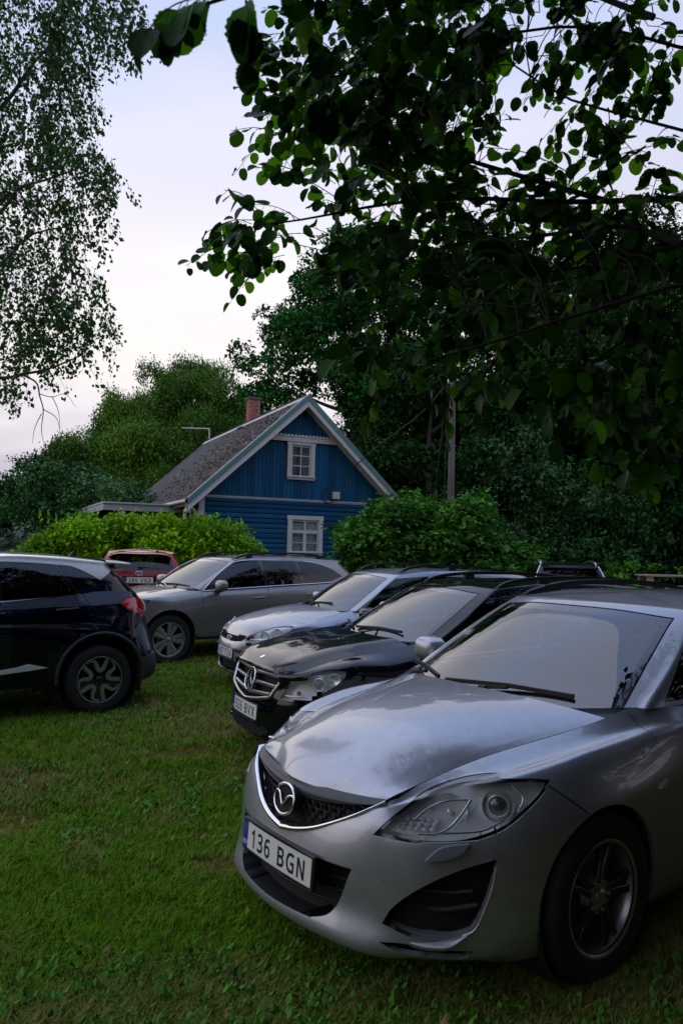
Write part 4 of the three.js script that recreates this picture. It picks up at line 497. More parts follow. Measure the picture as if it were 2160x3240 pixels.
      const ov = new THREE.SphereGeometry(1, 24, 12); ov.scale(0.008, 0.03, 0.068); ov.rotateZ(0.4); ov.translate(0.802, 0.628, 0); part('badge', ov, std(0.02, 0.06, 0.25, 0.3, 0.3), car); const ot = new THREE.TorusGeometry(1, 0.06, 8, 40); ot.scale(0.068, 0.03, 0.06); ot.rotateY(Math.PI / 2); ot.rotateZ(0.4); ot.translate(0.804, 0.628, 0); part('badge_ring', ot, M.chrome, car);
      lampBoth(C, sl(44, [[0.745, 0.627, 0.405, 1], [0.72, 0.674, 0.42, 1], [0.655, 0.716, 0.485], [0.575, 0.758, 0.55], [0.48, 0.792, 0.63], [0.39, 0.806, 0.7], [0.318, 0.806, 0.75, 1], [0.335, 0.78, 0.755], [0.425, 0.715, 0.71], [0.508, 0.634, 0.645, 1], [0.63, 0.624, 0.52]]), 44, 0.2, 1.3, 0.06, (o, s, at, D) => {
        const F = (g) => C.F(s, g); part('main_reflector', F(bowlAt(at(0.46, 0.715, 0.665, 0.04), D, 0.06, 0.6)), M.bowl, o); part('reflector_ring', F(ringAt(at(0.46, 0.72, 0.665, 0.012), D, 0.062, 0.006)), M.bowl, o); part('inner_reflector', F(bowlAt(at(0.575, 0.69, 0.56, 0.04), D, 0.05, 0.5)), M.bowl, o); part('indicator', F(bowlAt(at(0.675, 0.655, 0.455, 0.02), D, 0.024, 0.8)), M.amber, o); part('lamp_base', F(tube([at(0.7, 0.64, 0.44, 0.03), at(0.62, 0.645, 0.52, 0.03), at(0.54, 0.655, 0.6, 0.03)], 0.012, 16, 6)), M.bowl, o); }, M.lens, 0);
      for (const s of [1, -1]) { const bx = new RoundedBoxGeometry(0.045, 0.035, 0.075, 2, 0.01); bx.rotateY(-0.5 * s); bx.translate(0.745, 0.595, 0.49 * s); part('washer_cap', bx, M.black, car); part('bumper_strip', tube([[0.835, 0.505, 0.31 * s], [0.79, 0.505, 0.44 * s], [0.70, 0.51, 0.585 * s], [0.57, 0.515, 0.7 * s]], 0.022, 20, 8), M.trim, car); }
      opening(C, sym([[0, 0.25, 1], [0.35, 0.255], [0.45, 0.29, 1], [0.46, 0.375, 1], [0, 0.38, 1]]), 0.06, 0.5, 1, 'lower_grille');
      plate(car, '687 TLV', 0.872, 0.462, 1, 0.08, 0.012);
    },
  });
}
// ------- grey-beige raised estate, seen from its left side
{
  const top = [[0.86, 0.80, 0], [0.85, 0.80, 0.26], [0.80, 0.815, 0.48], [0.70, 0.85, 0.6], [0.55, 0.905, 0.68], [0.40, 0.945, 0.72], [0.2, 0.965, 0.735], [-0.05, 0.985, 0.735], [-0.25, 1.02, 0.735], [-0.45, 1.055, 0.73]];
  const ys = (a, b, c, d, e, f, g, h) => [a, b, c, d, e, f, g, h];
  const L = [...noseCols([[0.93, 0, 0], [0.92, 0.28, 6], [0.87, 0.5, 22], [0.76, 0.66, 45], [0.6, 0.78, 62], [0.42, 0.85, 76], [0.22, 0.885, 85]], top.slice(0, 7), [0.3, 0.34, 0.44, 0.55, 0.64, 0.73], [0.33, 0.37, 0.46, 0.58, 0.7, 0.82], [0.1, 0.03, 0, 0, 0.02, 0.05], [0.04, 0.01, 0, -0.008, -0.005, 0.004]),
    ...sideCols([[-0.02, ys(0.34, 0.38, 0.47, 0.58, 0.7, 0.83, 0.93, 0.985), [0.86, 0.88, 0.89, 0.9, 0.905, 0.895, 0.845, 0.735]], [-0.25, ys(0.34, 0.38, 0.47, 0.58, 0.7, 0.83, 0.95, 1.02), [0.86, 0.875, 0.885, 0.893, 0.9, 0.892, 0.845, 0.735]], [-0.5, ys(0.34, 0.38, 0.47, 0.58, 0.7, 0.83, 0.945, 1.02), [0.85, 0.865, 0.875, 0.885, 0.893, 0.893, 0.87, 0.80]], [-0.95, ys(0.34, 0.38, 0.47, 0.58, 0.7, 0.83, 0.95, 1.03), [0.84, 0.86, 0.87, 0.88, 0.89, 0.895, 0.88, 0.82]], [-1.9, ys(0.34, 0.38, 0.47, 0.58, 0.7, 0.84, 0.97, 1.075), [0.84, 0.86, 0.87, 0.88, 0.89, 0.895, 0.88, 0.82]], [-2.745, ys(0.36, 0.4, 0.48, 0.59, 0.71, 0.85, 0.99, 1.105), [0.86, 0.88, 0.89, 0.9, 0.903, 0.9, 0.88, 0.81]], [-3.25, ys(0.38, 0.42, 0.5, 0.6, 0.72, 0.86, 1.0, 1.12), [0.82, 0.84, 0.85, 0.855, 0.86, 0.855, 0.83, 0.76]], [-3.6, ys(0.4, 0.44, 0.52, 0.62, 0.74, 0.88, 1.02, 1.13), [0.66, 0.68, 0.69, 0.69, 0.69, 0.68, 0.66, 0.62]], [-3.78, ys(0.4, 0.44, 0.52, 0.62, 0.74, 0.88, 1.02, 1.13), [0.35, 0.35, 0.35, 0.35, 0.35, 0.35, 0.33, 0.32]], [-3.81, ys(0.4, 0.44, 0.52, 0.62, 0.74, 0.88, 1.02, 1.13), [0, 0, 0, 0, 0, 0, 0, 0]]])];
  const col = paint(0.27, 0.255, 0.24, 0.65, 0.4);
  // five pairs of broad flat spokes
  const sp = []; for (const k of [-1, 1]) { const g = extrude([[0.06, k * 0.006], [0.215, k * 0.012], [0.222, k * 0.05], [0.2, k * 0.075], [0.065, k * 0.034]], 0.016, 0.004); g.translate(0, 0, -0.04); sp.push(g); }
  const P = wheelParts(0.35, 0.24, 0.225, [['spokes', merge(around(5, merge(sp))), std(0.5, 0.5, 0.5, 0.3, 0.85)], ['hub_cap', merge([...hub(0.032, -0.02), new THREE.CylinderGeometry(0.075, 0.085, 0.03, 30).rotateX(Math.PI / 2).translate(0, 0, -0.038)]), std(0.4, 0.4, 0.4, 0.35, 0.8)]]);
  buildCar({
    name: 'estate_car', label: 'tall grey-beige estate car side-on before the yellow-green hedge, black roof rails', pos: [-2.889, -11.361], yaw: 37.94, g: -0.034, paint: col, L, W: 0.895, R: 0.35, archR: 0.4, archUp: 0.02, axles: [0, -2.745], wz: 0.855, wheel: P, rimMat: std(0.5, 0.5, 0.5, 0.3, 0.85),
    base: [[-0.26, 1.035, 0], [-0.32, 1.035, 0.42], [-0.45, 1.05, 0.72], [-0.62, 1.02, 0.79], [-1.6, 1.065, 0.82], [-2.6, 1.105, 0.81], [-3.25, 1.12, 0.76], [-3.55, 1.13, 0.62], [-3.68, 1.13, 0.31], [-3.7, 1.13, 0]],
    cant: [[-1.02, 1.47, 0], [-1.05, 1.466, 0.33], [-1.14, 1.45, 0.57], [-1.25, 1.452, 0.625], [-1.65, 1.487, 0.64], [-2.45, 1.48, 0.64], [-3.0, 1.43, 0.61], [-3.25, 1.42, 0.52], [-3.34, 1.44, 0.26], [-3.36, 1.44, 0]],
    shl: [[-1.2, 1.5, 0], [-1.23, 1.497, 0.3], [-1.28, 1.487, 0.5], [-1.35, 1.49, 0.55], [-1.7, 1.52, 0.54], [-2.45, 1.518, 0.54], [-3.1, 1.485, 0.5], [-3.32, 1.475, 0.4], [-3.42, 1.48, 0.22], [-3.44, 1.48, 0]],
    crn: [[-1.55, 1.532, 0], [-1.57, 1.533, 0], [-1.6, 1.534, 0], [-1.65, 1.535, 0], [-1.85, 1.54, 0], [-2.4, 1.538, 0], [-2.8, 1.528, 0], [-2.95, 1.523, 0], [-3.05, 1.52, 0], [-3.07, 1.52, 0]],
    ws: [0.68, 1.05, 0.55, 1.432, 1.46], wsx: [-1.6, 0.2], frame: [[-0.53, 1.025, 1], [-0.79, 1.245], [-1.04, 1.4], [-1.22, 1.448], [-1.6, 1.466], [-2.24, 1.461], [-2.6, 1.434], [-2.9, 1.354], [-3.14, 1.215, 1], [-2.72, 1.112], [-2.3, 1.096], [-1.6, 1.068]],
    windows: [[outline([[-0.56, 1.035, 1], [-0.8, 1.235], [-1.05, 1.39], [-1.22, 1.438], [-1.52, 1.455, 1], [-1.575, 1.075, 1]], 4).map(([a, b]) => [a, b]), 'side_window'], [[[-1.66, 1.08, 1], [-1.61, 1.456, 1], [-2.2, 1.452, 1], [-2.27, 1.105, 1]], 'side_window'], [[[-2.33, 1.108, 1], [-2.27, 1.452, 1], [-2.6, 1.425], [-2.9, 1.345], [-3.12, 1.215, 1], [-2.7, 1.122]], 'quarter_window']].map(([p, n, m]) => [p.map((q) => (q.length === 2 && p.length > 12 ? [q[0], q[1], 1] : q)), n, m]),
    doors: [[[[-0.485, 1.04, 1], [-0.5, 0.74], [-0.535, 0.4, 1], [-1.63, 0.4, 1], [-1.63, 0.7], [-1.605, 1.15, 1], [-0.7, 1.15, 1]], -1.34, 0.905], [[[-1.615, 1.15, 1], [-1.64, 0.7], [-1.64, 0.4, 1], [-2.26, 0.4, 1], [-2.36, 0.65], [-2.52, 0.85], [-2.56, 1.18, 1]], -2.3, 0.94]],
    hood: { front: [[0.87, 0.79, 0], [0.868, 0.79, 0.135], [0.86, 0.79, 0.265], [0.835, 0.797, 0.375], [0.82, 0.805, 0.445], [0.805, 0.812, 0.482]], edge: [[0.70, 0.85, 0.6], [0.55, 0.905, 0.68], [0.40, 0.945, 0.72], [0.2, 0.965, 0.735], [-0.05, 0.985, 0.735], [-0.32, 1.03, 0.733]], mid: [[0.75, 0.87], [0.6, 0.92], [0.44, 0.96], [0.22, 1.0], [-0.02, 1.03], [-0.21, 1.05]], pow: 3 },
    cowl: [-0.22, 1.04, 0.28], rail: [[-1.12, 1.47, 0.575], [-1.3, 1.53, 0.57], [-1.5, 1.558, 0.57], [-1.95, 1.58, 0.57], [-2.65, 1.562, 0.565], [-3.0, 1.5, 0.545]], railFeet: [[-1.42, 1.52, 0.57], [-2.75, 1.52, 0.565]],
    mirror: [-0.74, 1.1, 0.84, 0.21, 0.16], pan: [[0.62, 0.34, 1], [0.6, 0.6, 1], [0.3, 0.8], [-0.15, 0.92, 1], [-0.3, 0.66, 1], [-3.2, 0.66, 1], [-3.6, 0.6, 1], [-3.6, 0.4, 1]], panHalf: [0.5, 0.58],
    fit: { dx: -0.6, dy: 1.03, sx: -1.55, half: 0.6, top: [-1.0, 1.38] },
    wipers: [[[-0.29, 0.38, 0.03], [-0.31, 0.28, 0.04], [-0.42, 0.58, 0.022], [-0.32, 0.0, 0.022]], [[-0.28, -0.22, 0.03], [-0.3, -0.3, 0.04], [-0.3, -0.02, 0.022], [-0.4, -0.56, 0.022]]],
    front(C) { // lamp tip reaching round the wing, bright strip under the side glass
      lampBoth(C, sl(60, [[0.74, 0.77, 0.66, 1], [0.62, 0.85, 0.74], [0.4, 0.912, 0.84], [0.3, 0.905, 0.86, 1], [0.37, 0.85, 0.86], [0.6, 0.77, 0.78, 1]]), 60, 0.2, 1.4, 0.05, (o, s, at, D) => { part('reflector', C.F(s, bowlAt(at(0.5, 0.83, 0.79, 0.03), D, 0.05, 0.6)), M.bowl, o); });
      opening(C, sym([[0, 0.62, 1], [0.3, 0.62], [0.36, 0.7, 1], [0.3, 0.765, 1], [0, 0.77, 1]]), 0.06, 0.6, 1.1, 'grille_back');
      for (const s of [1, -1]) { part('window_sill_strip', tube([[-0.52, 1.018, 0.815 * s], [-1.0, 1.044, 0.832 * s], [-1.6, 1.071, 0.834 * s], [-2.3, 1.1, 0.83 * s], [-2.85, 1.122, 0.81 * s]], 0.009, 40, 6), M.chrome, C.car); part('window_top_strip', tube([[-0.53, 1.03, 0.81 * s], [-0.8, 1.26, 0.735 * s], [-1.05, 1.41, 0.66 * s], [-1.22, 1.452, 0.645 * s], [-1.55, 1.47, 0.648 * s], [-2.25, 1.465, 0.648 * s], [-2.6, 1.438, 0.655 * s], [-2.9, 1.36, 0.68 * s], [-3.13, 1.225, 0.735 * s]], 0.008, 60, 6), M.chrome, C.car);
        part('sill_cladding', tube([[-0.42, 0.37, 0.86 * s], [-1.4, 0.37, 0.868 * s], [-2.36, 0.38, 0.87 * s]], 0.045, 30, 10), M.trim, C.car); }
    },
  });
}
// ------- dark blue crossover with a white roof, seen from its rear left; x = 0 at the rear axle
{
  const top = [[3.36, 0.86, 0], [3.35, 0.86, 0.26], [3.3, 0.87, 0.48], [3.2, 0.91, 0.6], [3.05, 0.96, 0.66], [2.88, 0.985, 0.69], [2.7, 1.0, 0.7], [2.5, 1.01, 0.7], [2.2, 1.03, 0.7], [1.95, 1.06, 0.72]];
  const L = [...noseCols([[3.45, 0, 0], [3.43, 0.28, 6], [3.37, 0.5, 22], [3.25, 0.66, 45], [3.1, 0.77, 62], [2.95, 0.83, 76], [2.78, 0.86, 85]], top.slice(0, 7), [0.28, 0.34, 0.44, 0.55, 0.64, 0.75], [0.3, 0.36, 0.46, 0.58, 0.7, 0.84], [0.1, 0.03, 0, 0, 0.02, 0.05], [0.04, 0.01, 0, -0.008, -0.005, 0.004]),
    ...sideCols([[2.6, [0.3, 0.36, 0.46, 0.58, 0.7, 0.84, 0.94, 1.01], [0.83, 0.86, 0.875, 0.88, 0.882, 0.87, 0.82, 0.7]], [2.3, [0.3, 0.36, 0.46, 0.58, 0.7, 0.84, 0.95, 1.025], [0.82, 0.85, 0.865, 0.872, 0.876, 0.868, 0.825, 0.7]], [1.9, [0.3, 0.36, 0.46, 0.58, 0.7, 0.84, 0.95, 1.06], [0.82, 0.845, 0.855, 0.862, 0.868, 0.868, 0.845, 0.78]], [1.3, [0.3, 0.36, 0.46, 0.58, 0.7, 0.85, 0.97, 1.075], [0.82, 0.845, 0.85, 0.856, 0.863, 0.868, 0.855, 0.795]], [0.6, [0.3, 0.36, 0.46, 0.58, 0.7, 0.86, 0.99, 1.11], [0.83, 0.85, 0.855, 0.86, 0.865, 0.868, 0.85, 0.785]], [0.05, [0.3, 0.36, 0.46, 0.58, 0.7, 0.86, 1.02, 1.17], [0.85, 0.87, 0.878, 0.882, 0.882, 0.872, 0.84, 0.75]], [-0.3, [0.28, 0.33, 0.42, 0.54, 0.7, 0.87, 1.03, 1.17], [0.82, 0.835, 0.845, 0.845, 0.835, 0.815, 0.79, 0.71]], [-0.52, [0.27, 0.31, 0.41, 0.52, 0.7, 0.87, 1.02, 1.12], [0.66, 0.68, 0.69, 0.69, 0.665, 0.655, 0.64, 0.6]], [-0.62, [0.26, 0.3, 0.4, 0.5, 0.7, 0.87, 1.02, 1.12], [0.4, 0.42, 0.43, 0.43, 0.4, 0.39, 0.38, 0.36]], [-0.66, [0.26, 0.3, 0.4, 0.5, 0.7, 0.87, 1.02, 1.12], [0, 0, 0, 0, 0, 0, 0, 0]]])];
  // the bumper stands out below, the tailgate leans in above
  for (const k of [14, 15, 16]) { const c = L[k], d = [[-0.06, -0.1, -0.11, -0.085, -0.035, 0, 0.02, 0.1], [-0.06, -0.12, -0.14, -0.115, -0.06, -0.005, 0.03, 0.11], [-0.06, -0.12, -0.14, -0.12, -0.06, -0.005, 0.03, 0.11]][k - 14]; c.forEach((p, r) => { p[0] += d[r] * 0.8; }); }
  const blue = paint(0.003, 0.005, 0.016, 0.25, 0.36), white = paint(0.62, 0.61, 0.59, 0.05, 0.45);
  const lit = std(0.36, 0.37, 0.36, 0.35, 0.7);
  // five bright hooked faces on a black wheel
  const hook = (() => { const c = new THREE.CatmullRomCurve3([[0.216, -4], [0.16, -3], [0.112, -1], [0.086, 12], [0.1, 27], [0.14, 31], [0.178, 34], [0.2, 44], [0.206, 56]].map(([r, a]) => V(...ang(r, a * Math.PI / 180), 0))).getPoints(40), l = [], r = []; c.forEach((p, i) => { const q = c[Math.min(i + 1, 40)].clone().sub(c[Math.max(0, i - 1)]).normalize(), w = i < 22 ? 0.0175 : lerp(0.0175, 0.007, (i - 22) / 18); l.push([p.x - q.y * w, p.y + q.x * w]); r.push([p.x + q.y * w, p.y - q.x * w]); }); const g = extrude([...l, ...r.reverse()], 0.008, 0.002); g.translate(0, 0, -0.022); return g; })();
  const rib = extrude([[0.05, -0.05], [0.1, -0.062], [0.213, -0.09], [0.215, -0.04], [0.11, -0.02], [0.06, 0.0]], 0.012, 0.003); rib.translate(0, 0, -0.04);
  const P = wheelParts(0.328, 0.222, 0.215, [['spokes', merge(around(5, rib)), M.gloss], ['spoke_faces', merge(around(5, hook)), lit], ['hub_cap', merge([...hub(0.03, -0.02), new THREE.CylinderGeometry(0.08, 0.095, 0.02, 30).rotateX(Math.PI / 2).translate(0, 0, -0.04)]), M.gloss], ['rim_edge', new THREE.TorusGeometry(0.219, 0.004, 8, 64), lit]]);
  buildCar({
    name: 'crossover_car', label: 'dark blue crossover car with a white roof, its rear wheel and red tail lamp nearest', pos: [-2.817, -8.101], yaw: 37.49, g: 0, paint: blue, roofPaint: white, L, nu: 6, W: 0.872, R: 0.328, archR: 0.405, archUp: 0.03, axles: [2.606, 0], wz: 0.852, wheel: P, rimMat: M.gloss,
    base: [[2.22, 1.04, 0], [2.15, 1.04, 0.42], [1.96, 1.06, 0.71], [1.8, 1.06, 0.785], [1.0, 1.085, 0.79], [0.25, 1.15, 0.77], [-0.12, 1.16, 0.715], [-0.40, 1.13, 0.6], [-0.54, 1.12, 0.36], [-0.57, 1.12, 0]],
    cant: [[1.45, 1.45, 0], [1.42, 1.446, 0.33], [1.33, 1.435, 0.57], [1.2, 1.445, 0.63], [0.85, 1.475, 0.65], [0.35, 1.452, 0.645], [0.0, 1.425, 0.62], [-0.17, 1.41, 0.52], [-0.26, 1.415, 0.26], [-0.28, 1.415, 0]],
    shl: [[1.28, 1.488, 0], [1.25, 1.485, 0.3], [1.2, 1.477, 0.5], [1.12, 1.485, 0.55], [0.8, 1.518, 0.57], [0.35, 1.505, 0.565], [0.02, 1.478, 0.54], [-0.2, 1.455, 0.46], [-0.33, 1.45, 0.26], [-0.36, 1.45, 0]],
    crn: [[0.95, 1.532, 0], [0.93, 1.533, 0], [0.9, 1.534, 0], [0.86, 1.535, 0], [0.7, 1.54, 0], [0.45, 1.532, 0], [0.2, 1.515, 0], [0.05, 1.498, 0], [-0.05, 1.488, 0], [-0.08, 1.485, 0]],
    ws: [0.68, 1.06, 0.55, 1.42, 1.44], wsx: [1.0, 2.6], frame: [[1.66, 1.078, 1], [1.36, 1.31], [1.15, 1.432], [0.95, 1.458], [0.6, 1.449], [0.4, 1.434], [0.27, 1.422], [0.14, 1.372], [-0.022, 1.284, 1], [0.1, 1.212], [0.22, 1.152, 1], [0.3, 1.146], [0.5, 1.128], [0.95, 1.1]],
    before(C) { // the lower part of the cabin at the back is blue, the white roof comes down in a band
      const q = outline([[0.22, 1.15, 1], [-0.02, 1.285, 1], [-0.16, 1.365], [-0.27, 1.425, 1], [-0.75, 1.36, 1], [-0.75, 1.0, 1], [0.3, 1.0, 1]], 4), pr = prism(q, 'z', -1, 1); const low = inside(C.cab, pr); C.cab = outside(C.cab, pr);
      const rg = outline([[-0.5, 1.135, 1], [-0.44, 1.39, 1], [0.44, 1.39, 1], [0.5, 1.135, 1]]), rp = prism(rg, 'x', -0.9, -0.1), rw = inside(low, rp); part('rear_window', rw, M.tint, C.car); part('rear_pillar', flatUV(withRim(outside(low, rp), 0.01)), blue, C.car);
      const wrap = outline([[-0.16, 1.36, 1], [-0.44, 1.145, 1], [-0.5, 1.16, 1], [-0.25, 1.39, 1]]);
      { const half = [[0.585, 0, 1], [0.555, 0.0, 0], [0.42, 0.012, 0], [0.2, 0.018, 0], [0, 0.02, 0]].map(([z, u, end]) => (end ? [[-0.12, 1.452], [-0.22, 1.447], [-0.3, 1.442], [-0.305, 1.44], [-0.28, 1.436], [-0.2, 1.436]] : [[-0.12, 1.474 + u], [-0.27, 1.462 + u], [-0.375, 1.448 + u], [-0.385, 1.437 + u], [-0.36, 1.412 + u * 0.6], [-0.22, 1.39]]).map(([x, y]) => [x, y, z])); part('spoiler', outward(skin([...half.map((c) => c.map(([x, y, z]) => [x, y, -z])), ...half.slice(0, -1).reverse()], 4, 4)), white, C.car); }
      const an = new THREE.ConeGeometry(0.03, 0.06, 12); an.scale(2, 1, 0.5); an.translate(0.02, 1.535, 0); part('aerial', an, M.gloss, C.car);
    },
    windows: [[[[1.62, 1.09, 1], [1.35, 1.3], [1.15, 1.42, 1], [0.98, 1.44, 1], [0.95, 1.11, 1]], 'side_window'], [[[0.9, 1.112, 1], [0.93, 1.448, 1], [0.6, 1.438], [0.42, 1.425, 1], [0.235, 1.18, 1], [0.3, 1.158], [0.5, 1.14]], 'side_window'], [[[0.215, 1.19, 1], [0.385, 1.42, 1], [0.27, 1.41], [0.15, 1.365], [0.0, 1.285, 1], [0.1, 1.222]], 'quarter_window']],
    doors: [[[[1.85, 1.06, 1], [1.9, 0.7], [1.88, 0.36, 1], [0.86, 0.36, 1], [0.9, 0.7], [0.93, 1.18, 1], [1.7, 1.16, 1]], 1.1, 0.985], [[[0.925, 1.18, 1], [0.895, 0.7], [0.855, 0.36, 1], [0.5, 0.36, 1], [0.4, 0.6], [0.15, 0.82], [0.105, 1.0], [0.16, 1.14, 1], [0.2, 1.2, 1]], 0.44, 1.012]],
    hood: { front: [[3.37, 0.85, 0], [3.368, 0.85, 0.135], [3.36, 0.85, 0.265], [3.335, 0.857, 0.375], [3.32, 0.862, 0.445], [3.305, 0.868, 0.482]], edge: [[3.2, 0.91, 0.6], [3.05, 0.96, 0.66], [2.88, 0.985, 0.69], [2.7, 1.0, 0.7], [2.45, 1.012, 0.7], [2.1, 1.04, 0.71]], mid: [[3.22, 0.93], [3.1, 0.97], [2.94, 1.0], [2.72, 1.03], [2.48, 1.045], [2.25, 1.055]] },
    cowl: [2.24, 1.045, 0.36], mirror: [1.66, 1.12, 0.8, 0.2, 0.15], mirrorMat: white, pan: [[3.0, 0.3, 1], [2.95, 0.6, 1], [2.6, 0.8], [2.4, 0.9, 1], [2.2, 0.66, 1], [-0.35, 0.66, 1], [-0.48, 0.6, 1], [-0.45, 0.3, 1]], panHalf: [0.5, 0.58],
    fit: { dx: 2.1, dy: 1.02, sx: 1.1, half: 0.6, top: [1.5, 1.36] },
    rear(C) {
      const { car } = C;
      // tail lamp wrapping the corner
      const D = 118, SL = slant(D), tl = outline(sl(D, [[-0.17, 1.055, 0.76, 1], [-0.24, 1.092, 0.73], [-0.35, 1.108, 0.68], [-0.47, 1.088, 0.6], [-0.56, 1.03, 0.5, 1], [-0.575, 0.92, 0.5, 1], [-0.46, 0.905, 0.62], [-0.36, 0.915, 0.71], [-0.27, 0.97, 0.755]])), pr = prism(tl, SL, 0.2, 1.2), g = inside(C.shell, pr), r = D * Math.PI / 180; C.shell = cutBoth(C.shell, prism(inset(tl, -0.003), SL, 0.2, 1.2));
      const o = V(Math.cos(r) * 0.01, 0, Math.sin(r) * 0.01), lampG = merge([moved(g, o.x, 0, o.z), rims(moved(g, o.x, 0, o.z), () => o.clone().multiplyScalar(-2))]);
      const clear = outline(sl(D, [[-0.48, 1.05, 0.6], [-0.53, 1.045, 0.54], [-0.55, 0.98, 0.52], [-0.52, 0.955, 0.56], [-0.47, 0.98, 0.61]])), cg = inside(g, prism(clear, SL, 0.2, 1.2));
      for (const s of [1, -1]) { const q = part('tail_lamp', C.F(s, lampG), M.red, car); part('reversing_lens', C.F(s, merge([moved(cg, o.x * 1.3, 0, o.z * 1.3)])), phys(0.55, 0.5, 0.48, { roughness: 0.15, clearcoat: 1 }), q); part('lamp_divider', C.F(s, tube([[-0.3, 0.99, 0.75], [-0.42, 1.0, 0.665], [-0.53, 0.99, 0.55]].map(([x, y, z]) => [x + o.x, y, z + o.z + 0.004]), 0.006, 16, 6)), phys(0.2, 0.003, 0.005, { roughness: 0.15, clearcoat: 1 }), q); }
      // tailgate gap
      C.shell = cutBoth(C.shell, prism(outline([[-0.39, 1.2, 1], [-0.45, 1.1, 1], [-0.455, 1.1, 1], [-0.395, 1.2, 1]]), 'z', 0.3, 1));
      // grey lower bumper and arch mouldings
      for (const s of [1, -1]) { part('arch_moulding', (() => { const p = []; for (let i = 0; i <= 20; i++) { const a = Math.PI * (i / 20) * 1.06 - 0.1; p.push([0.42 * Math.cos(a), 0.358 + 0.42 * Math.sin(a), 0.872 * s]); } return tube(p, 0.02, 50, 8); })(), M.trim, car); part('mud_flap', box(0.012, 0.26, 0.2, -0.41, 0.31, 0.77 * s, 0.004), M.rubber, car);
        const sg = extrude([[1.9, 0.445], [0.9, 0.452], [0.655, 0.468], [0.505, 0.482], [0.58, 0.5], [0.672, 0.524], [0.78, 0.5], [0.92, 0.484], [1.9, 0.476]], 0.012, 0.003); sg.translate(0, 0, s > 0 ? 0.858 : -0.872); part('sill_trim', sg, white, car);
        const fd = new THREE.CircleGeometry(0.01, 8); }
      const bq = prism(outline([[-0.34, 0.5, 1], [-0.9, 0.53, 1], [-0.9, 0.2, 1], [-0.34, 0.2, 1]]), 'z', -1, 1), low = inside(C.shell, bq); C.shell = outside(C.shell, bq); part('rear_bumper', moved(withRim(low, 0.012), -0.012, 0, 0), M.trim, car);
    },
    front(C) { lampBoth(C, sl(44, [[3.24, 0.76, 0.54, 1], [3.15, 0.86, 0.62], [3.0, 0.92, 0.72], [2.86, 0.92, 0.79, 1], [2.95, 0.83, 0.77], [3.12, 0.74, 0.66]]), 44, 2.0, 3.4, 0.06, (o, s, at, D) => { part('reflector', C.F(s, bowlAt(at(3.06, 0.83, 0.68, 0.04), D, 0.06, 0.6)), M.bowl, o); }); opening(C, sym([[0, 0.6, 1], [0.42, 0.62, 1], [0.42, 0.7, 1], [0, 0.72, 1]]), 0.06, 3, 3.7, 'grille_back'); },
  });
}
